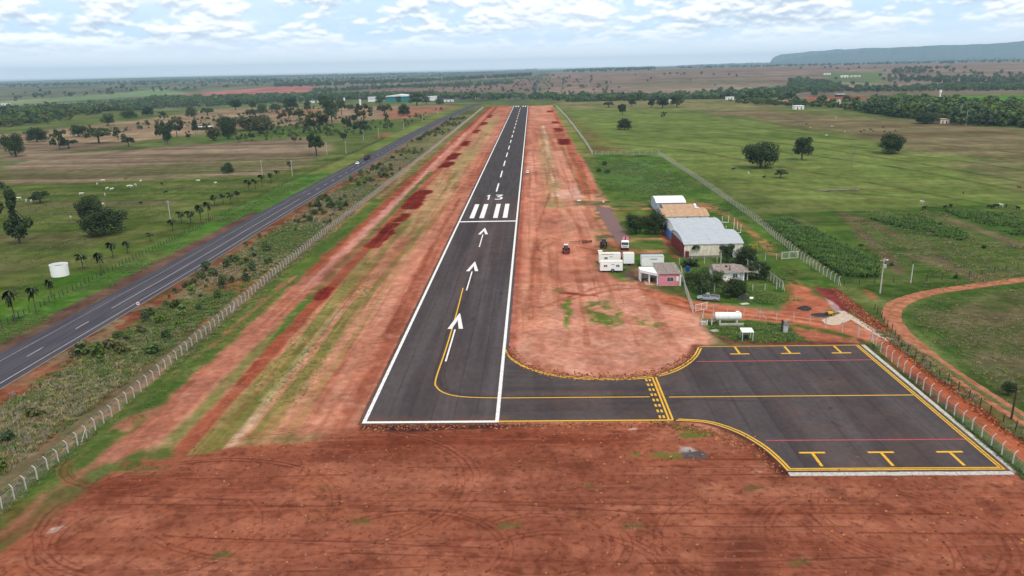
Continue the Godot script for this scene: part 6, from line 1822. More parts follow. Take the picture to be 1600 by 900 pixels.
	# yellow trestles on the lawn
	for k in 2:
		var tr := thing("trestle", "yellow frame standing on the grass right of the cream hangar, " + ["left of the pair" if k == 0 else "right of the pair"][0], "frame", at3((Vector2(82.7, 225.2) + Vector2(1.4 * k, 0))), 0.2 * k, "yellow frames on the lawn")
		for x: float in [-0.5, 0.5]:
			for z: float in [-0.4, 0.4]: rod(tr, "leg", Vector3(x, 0, z), Vector3(x * 0.9, 1.4, 0), 0.05, "yellow_body", 4)
		rod(tr, "top_bar", Vector3(-0.6, 1.4, 0), Vector3(0.6, 1.4, 0), 0.06, "yellow_body", 4)
	# wind cone spot: flower bed ringed with tyres, a yellow pole
	var yp := thing("marker_post", "yellow marker post standing behind the round grass bed", "post", at3(Vector2(39.6, 322.6)))
	rod(yp, "pole", Vector3.ZERO, Vector3(0, 1.5, 0), 0.14, "yellow_body")
	slab(yp, "base", Vector3(-0.4, 0.2, 0), Vector3(1.4, 0.4, 0.4), "yellow_body", 0.05)
	var mb := thing("marker_board", "white and yellow marker board at the grass bed's right end", "marker", at3(Vector2(45.9, 310.7)))
	slab(mb, "board", Vector3(0, 0.5, 0), Vector3(0.9, 0.8, 0.15), "cream_wall", 0.03, Basis(Vector3.UP, 0.4))
	for x: float in [-0.3, 0.3]: slab(mb, "foot", Vector3(x, 0.05, -0.12 * x), Vector3(0.1, 0.1, 0.3), "dark")
	var wb := slab(null, "white_block", Vector3.ZERO, Vector3(1.6, 0.4, 0.7), "white_wall", 0.05)
	wb.position = at3(Vector2(36.2, 316.4), 0.2)
	tag(wb, "low white block on the grass bed by the red earth", "block")
	# white water tank in the left pasture
	var t := thing("water_tank", "white round water tank standing alone in the left pasture", "tank", at3(Vector2(-118.3, 204.8)))
	st = mk()
	loft_up(st, [[0.0, 2.32], [3.3, 2.36], [3.3, 2.28], [2.9, 2.26]], 24)
	obj("wall", st, M.white_body, t)
	st = mk()
	tube(st, [Vector3(0, 0.2, 0), Vector3(0, 2.6, 0)], [2.24, 2.24], 24)
	obj("dark_water", st, M.dark, t)
	st = mk()
	loft_up(st, [[3.3, 2.38], [3.36, 2.38], [3.36, 2.24], [2.5, 2.24]], 24)
	obj("rim", st, M.white_body, t)

func loft_up(st: SurfaceTool, rows: Array, n: int) -> void:
	for k in rows.size() - 1:
		for j in n:
			var a := TAU * j / n
			var b := TAU * (j + 1) / n
			var p: Array = rows[k]
			var q: Array = rows[k + 1]
			var m := (a + b) * 0.5
			var nn := Vector3(cos(m), 0, sin(m)) * signf(q[0] - p[0]) + Vector3(0, p[1] - q[1], 0)
			quad(st, Vector3(cos(a) * p[1], p[0], sin(a) * p[1]), Vector3(cos(b) * p[1], p[0], sin(b) * p[1]), Vector3(cos(b) * q[1], q[0], sin(b) * q[1]), Vector3(cos(a) * q[1], q[0], sin(a) * q[1]), nn)

func cabin(label: String, at: Vector2, l: float, h: float, n: int) -> Node3D:
	var o := thing("trailer_cabin", label, "trailer", at3(at), 0.0, "white work trailers")
	slab(o, "body", Vector3(0, 0.45 + (h - 0.45) * 0.5, 0), Vector3(l, h - 0.45, 2.3), "white_body", 0.05)
	slab(o, "roof", Vector3(0, h + 0.03, 0), Vector3(l + 0.06, 0.07, 2.36), "cream_wall", 0.02)
	if n == 1: slab(o, "roof_edge", Vector3(-0.6, h + 0.02, 1.2), Vector3(3.6, 0.1, 0.05), "red_body")
	for x: float in ([-1.6, 1.7] if n == 2 else [-1.1]):
		window(o, Vector3(x, 1.85, 1.15), 0.95, 0.65, Vector3(0, 0, 1), 2)
	slab(o, "number_panel", Vector3(0.4, 2.2, 1.16), Vector3(0.9, 0.12, 0.02), "navy")
	wheel(o, Vector3(0.35, 0.52, 1.16), 0.52, 0.24, Vector3(0, 0, 1))
	wheel(o, Vector3(0.35, 0.52, -1.12), 0.52, 0.24, Vector3(0, 0, 1))
	slab(o, "drawbar", Vector3(l * 0.5 + 0.5, 0.5, 0), Vector3(1.1, 0.12, 0.5), "dark")
	for x: float in [-0.42, 0.42]: slab(o, "stand", Vector3(x * l, 0.22, 0.9), Vector3(0.1, 0.44, 0.1), "dark")
	slab(o, "step", Vector3(1.6, 0.25, 1.4), Vector3(0.6, 0.1, 0.35), "dark")
	return o

# ---------------------------------------------------------------- vehicles
func wheel(parent: Node3D, at: Vector3, r: float, w: float, axis: Vector3, rim := "steel") -> void:
	var st := mk()
	tube(st, [at - axis * w * 0.5, at - axis * w * 0.38, at + axis * w * 0.38, at + axis * w * 0.5], [r * 0.86, r, r, r * 0.86], 16)
	var ty := obj("wheel", st, M.tyre, parent)
	st = mk()
	tube(st, [at - axis * (w * 0.5 + 0.015), at + axis * (w * 0.5 + 0.015)], [r * 0.5, r * 0.5], 12)
	obj("rim", st, M[rim], ty)

# a car body lofted from side-profile stations: x forward, [x, bottom, waist, half width], and a cabin on top
func car(called: String, label: String, cat: String, at: Vector2, turn: float, paintwork: String, pickup := false, group := "") -> Node3D:
	var o := thing(called, label, cat, at3(at), turn, group)
	var L := 5.2 if pickup else 4.2
	var st := mk()
	var rows := [[-L * 0.5, 0.52, 0.82, 0.78], [-L * 0.49, 0.36, 0.95, 0.86], [-L * 0.3, 0.34, 0.99, 0.9], [L * 0.1, 0.32, 0.96, 0.91], [L * 0.3, 0.34, 0.92, 0.89], [L * 0.45, 0.38, 0.80, 0.84], [L * 0.5, 0.46, 0.66, 0.70]]
	for k in rows.size() - 1:
		var p: Array = rows[k]
		var q: Array = rows[k + 1]
		for s: float in [-1.0, 1.0]:
			quad(st, Vector3(p[0], p[1], s * p[3] * 0.97), Vector3(q[0], q[1], s * q[3] * 0.97), Vector3(q[0], lerpf(q[1], q[2], 0.6), s * q[3]), Vector3(p[0], lerpf(p[1], p[2], 0.6), s * p[3]), Vector3(0, 0, s))
			quad(st, Vector3(p[0], lerpf(p[1], p[2], 0.6), s * p[3]), Vector3(q[0], lerpf(q[1], q[2], 0.6), s * q[3]), Vector3(q[0], q[2], s * q[3] * 0.92), Vector3(p[0], p[2], s * p[3] * 0.92), Vector3(0, 0.2, s))
		quad(st, Vector3(p[0], p[2], -p[3] * 0.92), Vector3(q[0], q[2], -q[3] * 0.92), Vector3(q[0], q[2], q[3] * 0.92), Vector3(p[0], p[2], p[3] * 0.92), Vector3.UP)
		quad(st, Vector3(p[0], p[1], -p[3]), Vector3(q[0], q[1], -q[3]), Vector3(q[0], q[1], q[3]), Vector3(p[0], p[1], p[3]), Vector3.DOWN)
	for e in [0, rows.size() - 1]:
		var p: Array = rows[e]
		quad(st, Vector3(p[0], p[1], -p[3]), Vector3(p[0], p[2], -p[3] * 0.92), Vector3(p[0], p[2], p[3] * 0.92), Vector3(p[0], p[1], p[3]), Vector3(-1 if e == 0 else 1, 0, 0))
	obj("body", st, M[paintwork], o)
	# the cabin: glass house with a painted roof
	var c0 := -0.35 if pickup else -L * 0.42
	var c1 := L * 0.26
	var r0 := -0.2 if pickup else -L * 0.30
	var r1 := L * 0.08
	st = mk()
	var hb := 0.94
	var ht := 1.62 if pickup else 1.42
	for s: float in [-1.0, 1.0]:
		quad(st, Vector3(c0, hb, s * 0.82), Vector3(c1, hb, s * 0.80), Vector3(r1, ht, s * 0.62), Vector3(r0, ht, s * 0.64), Vector3(0, 0.3, s))
	quad(st, Vector3(c1, hb, -0.80), Vector3(c1, hb, 0.80), Vector3(r1, ht, 0.62), Vector3(r1, ht, -0.62), Vector3(1, 0.5, 0))
	quad(st, Vector3(c0, hb, -0.82), Vector3(c0, hb, 0.82), Vector3(r0, ht, 0.64), Vector3(r0, ht, -0.64), Vector3(-1, 0.5, 0))
	obj("windows", st, M.glass, o)
	st = mk()
	box(st, Vector3((r0 + r1) * 0.5, ht + 0.03, 0), Vector3(r1 - r0 + 0.12, 0.08, 1.34), Basis.IDENTITY, 0.03)
	for s: float in [-1.0, 1.0]:
		tube(st, [Vector3(c1, hb, s * 0.80), Vector3(r1, ht, s * 0.63)], [0.04, 0.04], 4)
		tube(st, [Vector3(c0, hb, s * 0.82), Vector3(r0, ht, s * 0.65)], [0.05, 0.05], 4)
		tube(st, [Vector3((c0 + c1) * 0.48, hb, s * 0.82), Vector3((r0 + r1) * 0.5, ht, s * 0.65)], [0.04, 0.04], 4)
	obj("roof", st, M[paintwork], o)
	if pickup:
		slab(o, "load_bed", Vector3(-1.5, 1.0, 0), Vector3(1.9, 0.06, 1.4), "dark")
		for s: float in [-1.0, 1.0]: slab(o, "bed_side", Vector3(-1.5, 1.12, s * 0.78), Vector3(2.1, 0.24, 0.1), paintwork, 0.02)
		slab(o, "tailgate", Vector3(-2.52, 1.1, 0), Vector3(0.1, 0.28, 1.5), paintwork, 0.02)
	for sx: float in [-0.3, 0.31]:
		for s: float in [-1.0, 1.0]: wheel(o, Vector3(L * sx, 0.35, s * 0.8), 0.36 if pickup else 0.32, 0.22, Vector3(0, 0, 1))
	for s: float in [-1.0, 1.0]:
		slab(o, "headlight", Vector3(L * 0.475, 0.68, s * 0.62), Vector3(0.14, 0.14, 0.3), "lamp", 0.02)
		slab(o, "tail_light", Vector3(-L * 0.497, 0.8, s * 0.68), Vector3(0.06, 0.18, 0.16), "red_body", 0.01)
		slab(o, "mirror", Vector3(c1 - 0.3, 1.02, s * 0.98), Vector3(0.1, 0.14, 0.2), paintwork, 0.02)
	slab(o, "bumper", Vector3(L * 0.49, 0.45, 0), Vector3(0.14, 0.2, 1.5), "dark", 0.03)
	return o

func tractor(label: String, at: Vector2, turn: float, cab: String, hood: String) -> Node3D:
	var o := thing("tractor", label, "tractor", at3(at), turn, "farm tractors on the red yard")
	# x is forward
	slab(o, "hood", Vector3(1.15, 1.25, 0), Vector3(1.7, 0.75, 0.8), hood, 0.08)
	slab(o, "chassis", Vector3(0.5, 0.8, 0), Vector3(3.0, 0.35, 0.55), "dark", 0.04)
	slab(o, "radiator", Vector3(2.02, 1.2, 0), Vector3(0.06, 0.6, 0.7), "dark")
	for s: float in [-1.0, 1.0]:
		wheel(o, Vector3(-0.75, 0.85, s * 0.85), 0.85, 0.48, Vector3(0, 0, 1), "orange_cab")
		wheel(o, Vector3(1.55, 0.55, s * 0.75), 0.55, 0.34, Vector3(0, 0, 1), "orange_cab")
		slab(o, "fender", Vector3(-0.75, 1.75, s * 0.85), Vector3(1.3, 0.08, 0.5), hood, 0.02)
		slab(o, "lamp", Vector3(2.0, 1.45, s * 0.28), Vector3(0.06, 0.12, 0.16), "lamp")
	for x: float in [-1.25, 0.2]:
		for s: float in [-1.0, 1.0]: rod(o, "pillar", Vector3(x, 1.3, s * 0.55), Vector3(x * 0.9, 2.5, s * 0.5), 0.05, "dark", 5)
	slab(o, "cab_glass", Vector3(-0.5, 1.95, 0), Vector3(1.3, 1.05, 0.98), "glass", 0.05)
	slab(o, "cab_roof", Vector3(-0.5, 2.58, 0), Vector3(1.7, 0.16, 1.25), cab, 0.05)
	slab(o, "seat", Vector3(-0.75, 1.45, 0), Vector3(0.5, 0.5, 0.5), "dark", 0.06)
	rod(o, "exhaust", Vector3(1.2, 1.6, 0.32), Vector3(1.2, 2.5, 0.32), 0.05, "dark")
	return o

func build_vehicles() -> void:
	car("pickup_truck", "silver pickup truck parked on the grass inside the entrance gate", "pickup truck", Vector2(58.3, 173.4), PI - 0.28, "silver_body", true)
	car("car", "small white car on the red earth beside the runway edge", "car", Vector2(14.0, 406.8), PI * 0.5, "white_body")
	car("car", "white car driving on the highway behind the dark truck", "car", Vector2(-90.2, 461.5), -PI * 0.5 + 0.02, "white_body")
	car("car", "red car parked behind the white trailer cabins", "car", Vector2(42.2, 216.0), 0.15, "red_body")
	# highway truck with a dark red load
	var o := thing("lorry", "dark red loaded lorry driving along the highway", "truck", at3(Vector2(-89.4, 486.0)), -PI * 0.5 + 0.01)
	slab(o, "cab", Vector3(3.6, 1.75, 0), Vector3(1.9, 2.3, 2.3), "truck_maroon", 0.12)
	slab(o, "windscreen", Vector3(4.56, 2.2, 0), Vector3(0.04, 0.8, 2.0), "glass")
	slab(o, "chassis", Vector3(0, 0.75, 0), Vector3(8.6, 0.3, 1.0), "dark")
	slab(o, "floor", Vector3(-1.0, 1.05, 0), Vector3(6.9, 0.2, 2.4), "dark")
	for s: float in [-1.0, 1.0]:
		for k in 4: slab(o, "side_board", Vector3(-1.0, 1.45 + k * 0.46, s * 1.2), Vector3(6.9, 0.42, 0.07), "truck_maroon", 0.01)
	for x: float in [-4.46, 2.46]: slab(o, "end_board", Vector3(x, 2.1, 0), Vector3(0.07, 1.85, 2.34), "truck_maroon")
	heap_on(o, "load", Vector3(-1.0, 2.7, 0), Vector3(6.7, 0.9, 2.3), "rust")
	for x: float in [-3.6, -2.5, 3.4]:
		for s: float in [-1.0, 1.0]: wheel(o, Vector3(x, 0.52, s * 1.0), 0.52, 0.34, Vector3(0, 0, 1))
	slab(o, "tail_lights", Vector3(-4.52, 0.95, 0), Vector3(0.06, 0.14, 2.1), "red_body")
	# water truck with a pinkish tank
	var t := thing("tank_truck", "white-cabbed tank truck with faded red tank on the gravel pad's end", "truck", at3(Vector2(45.2, 229.2)), -PI * 0.5 - 0.14)
	slab(t, "cab", Vector3(3.0, 1.75, 0), Vector3(1.9, 2.2, 2.3), "white_body", 0.14)
	slab(t, "windscreen", Vector3(3.97, 2.2, 0), Vector3(0.04, 0.8, 2.0), "glass")
	slab(t, "grille", Vector3(3.97, 1.3, 0), Vector3(0.04, 0.5, 1.5), "grey_wall")
	slab(t, "bumper", Vector3(4.0, 0.7, 0), Vector3(0.2, 0.35, 2.3), "dark", 0.04)
	for s: float in [-1.0, 1.0]:
		slab(t, "side_window", Vector3(3.2, 2.2, s * 1.155), Vector3(1.0, 0.7, 0.03), "glass")
		slab(t, "headlight", Vector3(4.0, 1.0, s * 0.85), Vector3(0.06, 0.18, 0.34), "lamp", 0.01)
		slab(t, "mirror", Vector3(3.8, 2.2, s * 1.35), Vector3(0.12, 0.45, 0.2), "dark", 0.02)
	slab(t, "chassis", Vector3(-0.3, 0.8, 0), Vector3(7.2, 0.3, 1.0), "dark")
	var st := mk()
	loft(st, [[-3.9, 1.95, 0.5, 0.7], [-3.8, 1.95, 0.85, 1.05], [1.7, 1.95, 0.85, 1.05], [1.8, 1.95, 0.5, 0.7]], 18)
	obj("tank", st, M.tank_pink, t)
	slab(t, "walkway", Vector3(-1.0, 2.83, 0), Vector3(4.4, 0.06, 0.5), "rust")
	for x: float in [-2.7, -1.6, 2.9]:
		for s: float in [-1.0, 1.0]: wheel(t, Vector3(x, 0.5, s * 1.0), 0.5, 0.34, Vector3(0, 0, 1))
	# tractors and the disc harrow
	var a := tractor("red tractor with pale cab roof and red implement on red earth", Vector2(26.6, 224.0), PI * 0.5 + 0.05, "cream_wall", "red_body")
	slab(a, "implement_frame", Vector3(-2.2, 0.7, 0), Vector3(1.2, 0.3, 1.9), "red_body", 0.05)
	slab(a, "implement_hood", Vector3(-2.6, 0.9, 0), Vector3(0.8, 0.5, 2.0), "red_metal", 0.1)
	tractor("dark tractor without red paint standing beside the disc harrow", Vector2(38.6, 230.0), -PI * 0.5 - 0.15, "black_body", "black_body")
	var h := thing("disc_harrow", "rusty disc harrow lying spread out between the two tractors", "harrow", at3(Vector2(32.4, 236.0)), 0.12)
	for g in [[-2.6, 0.4, 3.4, 0.12], [1.6, -0.3, 3.6, -0.32]]:
		var b := Basis(Vector3.UP, -g[3])
		slab(h, "gang_beam", Vector3(g[0], 0.75, g[1]), Vector3(g[2], 0.16, 0.2), "rust", 0.02, b)
		for k in 8:
			var c: Vector3 = Vector3(g[0], 0.33, g[1]) + b * Vector3(-g[2] * 0.46 + g[2] * 0.92 * k / 7.0, 0, 0)
			st = mk()
			tube(st, [c - b.x * 0.02, c + b.x * 0.05], [0.33, 0.26], 12)
			obj("disc", st, M.rust, h)
	rod(h, "drawbar", Vector3(-1.6, 0.7, 0.4), Vector3(1.0, 0.8, -1.4), 0.08, "rust")
	rod(h, "drawbar", Vector3(1.8, 0.7, -0.3), Vector3(0.6, 0.8, -1.8), 0.08, "rust")
	# small yellow roller by the stone heaps
	var y := thing("roller", "small yellow and black roller machine on the pale sand", "roller", at3(Vector2(82.3, 160.8)), -0.2)
	y.scale = Vector3.ONE * 0.75
	slab(y, "body", Vector3(0.1, 0.85, 0), Vector3(1.5, 0.7, 0.9), "yellow_body", 0.1)
	slab(y, "engine", Vector3(-0.9, 0.8, 0), Vector3(0.8, 0.6, 0.8), "black_body", 0.08)
	st = mk()
	tube(st, [Vector3(-1.3, 0.42, -0.55), Vector3(-1.3, 0.42, 0.55)], [0.42, 0.42], 16)
	obj("drum", st, M.black_body, y)
	for s: float in [-1.0, 1.0]: wheel(y, Vector3(0.7, 0.42, s * 0.5), 0.42, 0.25, Vector3(0, 0, 1), "yellow_body")
	rod(y, "handle", Vector3(0.6, 1.1, 0), Vector3(1.4, 1.5, 0), 0.04, "black_body")
	# speed sign beside the highway
	var s := thing("road_sign", "round white road sign with red rim beside the highway", "sign", at3(Vector2(-78.8, 171.7)))
	rod(s, "post", Vector3.ZERO, Vector3(0, 1.5, 0), 0.05, "steel")
	st = mk()
	tube(st, [Vector3(0, 1.45, 0.02), Vector3(0, 1.45, 0.05)], [0.52, 0.52], 24)
	obj("rim", st, M.red_body, s)
	st = mk()
	tube(st, [Vector3(0, 1.45, 0.05), Vector3(0, 1.45, 0.058)], [0.42, 0.42], 24)
	obj("face", st, M.sign_white, s)
	for k in 2: slab(s, "figure", Vector3(-0.13 + k * 0.26, 1.45, 0.062), Vector3(0.16, 0.34, 0.01), "navy")
	# power poles
	var gl := "power poles"
	pole("tall power pole with lamp and transformer beside the dirt track", Vector2(100.5, 177.4), 8.6, true, gl)
	pole("shorter white pole without cross-arm in the rough field", Vector2(111.9, 186.0), 4.8, false, gl)
	pole("weathered wooden pole at the photo's right edge by the track", Vector2(90.8, 109.1), 5.4, false, gl, "dark_wood")
	pole("thin pole rising behind the garden fence by the cream hangar", Vector2(69.3, 207.2), 3.4, false, gl)
	pole("thin wooden pole standing before the old house's roof", Vector2(67.5, 190.6), 4.0, false, gl, "dark_wood")
	var lines := [[Vector2(-122.2, 281.9), "pale power pole beside the lone clump of palms in the left pasture"], [Vector2(-132.6, 414.7), "thin pale power pole in the brown pasture, left of a matching one"], [Vector2(-115.2, 412.5), "thin pale power pole beside a tiny dark bush near the highway"], [Vector2(-124.2, 519.9), "pale power pole just right of the dark rounded tree by the highway"], [Vector2(-112.4, 526.1), "pale power pole below the small round bush near the lorry"], [Vector2(-122.8, 630.9), "pale power pole in front of the dark umbrella tree"], [Vector2(-111.9, 640.5), "pale power pole beside the patch of orange earth"], [Vector2(-106.4, 735.9), "pale power pole at the orange side road off the highway"], [Vector2(-105.1, 854.3), "far pale power pole where the red slope begins"], [Vector2(-102.2, 973.8), "farthest pale power pole on the highway's left side"]]
	for l in lines: pole(l[1], l[0], 8.5, false, gl)
	st = mk()
	for k in range(3, lines.size() - 1):
		var p := at3(lines[k][0], 8.3)
		var q := at3(lines[k + 1][0], 8.3)
		tube(st, [p, p.lerp(q, 0.5) - Vector3(0, 0.8, 0), q], [0.02, 0.02, 0.02], 3, false)
	tag(obj("power_line", st, M.wire), "power line sagging between the pale poles left of the highway", "cable")
	st = mk()
	var p0 := at3(Vector2(100.5, 177.4), 8.0)
	for q in [at3(Vector2(111.9, 186.0), 4.6), at3(Vector2(134.1, 164.9), 8.0)]:
		tube(st, [p0, p0.lerp(q, 0.5) - Vector3(0, 0.6, 0), q], [0.018, 0.018, 0.018], 3, false)
	tag(obj("power_line", st, M.wire), "power line sagging from the tall pole across the rough field", "cable")

func heap_on(parent: Node3D, called: String, at: Vector3, size: Vector3, mat: String) -> void:
	var st := mk()
	var n := 8
	var g := []
	for j in 4:
		var row := []
		for i in n + 1:
			var s := float(i) / n
			var t := j / 3.0
			row.append(at + Vector3((s - 0.5) * size.x, size.y * sin(PI * s) ** 0.4 * sin(PI * clampf(t, 0.04, 0.96)) * (0.8 + 0.3 * sin(i * 2.3 + j)), (t - 0.5) * size.z))
		g.append(row)
	for j in 3:
		for i in n: quad(st, g[j][i], g[j][i + 1], g[j + 1][i + 1], g[j + 1][i], Vector3.UP)
	obj(called, st, M[mat], parent)

func pole(label: String, at: Vector2, h: float, lamp: bool, group: String, mat := "post_concrete") -> void:
	var o := thing("power_pole", label, "pole", at3(at), 0.0, group)
	var st := mk()
	tube(st, [Vector3(0, -0.1, 0), Vector3(0.03, h, 0)], [0.17, 0.11], 6)
	obj("shaft", st, M[mat], o)
	if h > 5.0: slab(o, "cross_arm", Vector3(0, h - 0.4, 0), Vector3(1.8, 0.12, 0.12), mat)
	if lamp:
		slab(o, "transformer", Vector3(0.4, h - 1.9, 0), Vector3(0.55, 0.9, 0.55), "grey_wall", 0.06)
		slab(o, "lamp_arm", Vector3(0.3, h - 0.05, 0.5), Vector3(0.08, 0.08, 1.0), "steel")
		slab(o, "lamp_head", Vector3(0.3, h, 1.1), Vector3(0.3, 0.16, 0.5), "white_wall", 0.03)

# ---------------------------------------------------------------- plants
class Leaves:
	var v := PackedVector3Array()
	var n := PackedVector3Array()
	var c := PackedColorArray()
	func leaf(at: Vector3, out: Vector3, size: float, col: Color, rg: RandomNumberGenerator) -> void:
		# a four-cornered leaf clump, facing more or less outwards and up
		var f := (out + Vector3(rg.randf_range(-0.8, 0.8), rg.randf_range(-0.3, 0.9), rg.randf_range(-0.8, 0.8))).normalized()
		var u := f.cross(Vector3(rg.randf_range(-1, 1), rg.randf_range(-1, 1), rg.randf_range(-1, 1))).normalized()
		var w := f.cross(u)
		var a := size * rg.randf_range(0.6, 1.25)
		var b := size * rg.randf_range(0.45, 0.9)
		var q := [at - u * a, at - w * b + f * a * 0.2, at + u * a, at + w * b + f * a * 0.15]
		for e: int in [0, 2, 1, 0, 3, 2]:
			v.append(q[e])
			n.append(f)
			c.append(col)
	func mesh(mat: Material) -> ArrayMesh:
		var m := ArrayMesh.new()
		var arr := []
		arr.resize(Mesh.ARRAY_MAX)
		arr[Mesh.ARRAY_VERTEX] = v
		arr[Mesh.ARRAY_NORMAL] = n
		arr[Mesh.ARRAY_COLOR] = c
		m.add_surface_from_arrays(Mesh.PRIMITIVE_TRIANGLES, arr)
		m.surface_set_material(0, mat)
		return m

# a tree one unit high and one wide; kind gives the build, many the count of leaf clumps
func tree_shape(kind: String, sd: int, many: int, tone: Color) -> Array:
	var rg := RandomNumberGenerator.new()
	rg.seed = sd
	var blobs := []            # [centre, radii]
	var trunk_top := 0.4
	var tr := 0.035
	match kind:
		"dome":
			trunk_top = 0.35
			for k in 32:
				var a := rg.randf() * TAU
				var r := sqrt(rg.randf()) * 0.35
				var y := rg.randf_range(0.17, 0.84 - r * 0.55)
				blobs.append([Vector3(cos(a) * r, y, sin(a) * r), rg.randf_range(0.13, 0.2)])
		"globe":
			trunk_top = 0.5
			for k in 26:
				var a := rg.randf() * TAU
				var y := rg.randf_range(0.30, 0.86)
				var r := sqrt(rg.randf()) * 0.36 * sqrt(maxf(0.05, 1.0 - pow((y - 0.55) / 0.45, 2.0)))
				blobs.append([Vector3(cos(a) * r, y, sin(a) * r), rg.randf_range(0.12, 0.18)])
		"umbrella":
			trunk_top = 0.62
			tr = 0.04
			for k in 24:
				var a := rg.randf() * TAU
				var r := sqrt(rg.randf()) * 0.40
				blobs.append([Vector3(cos(a) * r, rg.randf_range(0.58, 0.92) - r * 0.35, sin(a) * r), rg.randf_range(0.09, 0.15)])
		"airy":
			trunk_top = 0.6
			tr = 0.03
			for k in 17:
				var a := rg.randf() * TAU
				var r := sqrt(rg.randf()) * 0.40
				blobs.append([Vector3(cos(a) * r, rg.randf_range(0.38, 0.92) - r * 0.2, sin(a) * r), rg.randf_range(0.07, 0.13)])
		"spire":
			trunk_top = 0.9
			tr = 0.03
			for k in 15:
				var y := rg.randf_range(0.2, 0.95)
				var a := rg.randf() * TAU
				var r := rg.randf_range(0.05, 0.36) * (1.1 - y * 0.75)
				blobs.append([Vector3(cos(a) * r, y, sin(a) * r), rg.randf_range(0.06, 0.125)])
			for q in [[-0.33, 0.72, 0.1], [0.3, 0.36, -0.1], [-0.02, 0.93, 0.0], [-0.2, 0.35, 0.1]]: blobs.append([Vector3(q[0], q[1], q[2]), 0.12])
		"bush":
			trunk_top = 0.2
			for k in 16:
				var a := rg.randf() * TAU
				var r := sqrt(rg.randf()) * 0.36
				blobs.append([Vector3(cos(a) * r, rg.randf_range(0.12, 0.78 - r), sin(a) * r), rg.randf_range(0.12, 0.2)])
	var lv := Leaves.new()
	var total := 0.0
	for b in blobs: total += b[1] * b[1]
	for b in blobs:
		var n: int = int(many * b[1] * b[1] / total)
		var shade := rg.randf_range(0.72, 1.3)
		for k in n:
			var dir := Vector3(rg.randfn(), rg.randfn() * 0.8, rg.randfn()).normalized()
			var at: Vector3 = b[0] + dir * b[1] * (0.55 + 0.5 * rg.randf())
			at.y = maxf(at.y, 0.02)
			var t := tone * shade * rg.randf_range(0.7, 1.35)
			t.g *= rg.randf_range(0.92, 1.1)
			lv.leaf(at, dir, 1.0 / sqrt(float(many)) * (1.7 if many > 500 else 1.5), t, rg)
	# trunk and limbs
	var st := mk()
	tube(st, [Vector3(0, -0.01, 0), Vector3(rg.randf_range(-0.02, 0.02), trunk_top * 0.55, rg.randf_range(-0.02, 0.02)), Vector3(rg.randf_range(-0.03, 0.03), trunk_top, 0)], [tr, tr * 0.75, tr * 0.45], 7, false)
	for k in mini(7, blobs.size()):
		var b: Array = blobs[k * blobs.size() / 7]
		var s := Vector3(0, trunk_top * rg.randf_range(0.45, 0.9), 0)
		tube(st, [s, s.lerp(b[0], 0.5) + Vector3(0, 0.03, 0), b[0]], [tr * 0.5, tr * 0.36, tr * 0.15], 4, false)
	return [lv.mesh(M.leaf), st.commit()]

func palm_shape(sd: int) -> Array:
	var rg := RandomNumberGenerator.new()
	rg.seed = sd
	var lv := Leaves.new()
	for k in 17:
		var a := TAU * k / 17.0 + rg.randf_range(-0.2, 0.2)
		var up := rg.randf_range(-0.3, 0.9)
		var dir := Vector3(cos(a), up, sin(a)).normalized()
		var p := Vector3(0, 0.80, 0)
		var step := 0.075
		var side := Vector3(-sin(a), 0, cos(a))
		var tone := Color(0.070, 0.098, 0.042) * rg.randf_range(0.7, 1.3)
		for e in 6:
			var q := p + dir * step
			var w := 0.09 * sin(PI * (e + 1.0) / 7.5) + 0.015
			for s: float in [-1.0, 1.0]:
				var nn := dir.cross(side * s).normalized()
				if nn.y < 0.0: nn = -nn
				var t := [p, q, q + side * s * w - Vector3(0, w * 0.6, 0) + dir * 0.03, p + side * s * w - Vector3(0, w * 0.6, 0)]
				for i: int in ([0, 1, 2] if e % 2 else [0, 1, 3]) + [1, 2, 3]:
					lv.v.append(t[i])
					lv.n.append(nn)
					lv.c.append(tone)
			p = q
			dir = (dir + Vector3(0, -0.28, 0)).normalized()
	var st := mk()
	tube(st, [Vector3(0, -0.01, 0), Vector3(0.01, 0.4, 0.0), Vector3(0.0, 0.81, 0)], [0.042, 0.03, 0.026], 6, false)
	return [lv.mesh(M.leaf), st.commit()]

func snag_shape(sd: int) -> Array:
	var rg := RandomNumberGenerator.new()
	rg.seed = sd
	var st := mk()
	var tops := [[Vector3(0, -0.01, 0), Vector3(0.03, 0.4, 0), Vector3(-0.02, 0.72, 0.02), Vector3(0.02, 1.0, 0)]]
	for k in 9:
		var y := rg.randf_range(0.3, 0.85)
		var a := rg.randf() * TAU
		var o := Vector3(cos(a), rg.randf_range(0.3, 1.1), sin(a)) * rg.randf_range(0.2, 0.42)
		tops.append([Vector3(0, y, 0), Vector3(0, y, 0) + o * 0.5 + Vector3(0, 0.02, 0), Vector3(0, y, 0) + o])
	for t: Array in tops:
		var r := 0.045 if t.size() == 4 else 0.018
		var rad := []
		for k in t.size(): rad.append(r * (1.0 - 0.8 * k / (t.size() - 1.0)))
		tube(st, t, rad, 5, false)
	return [null, st.commit()]

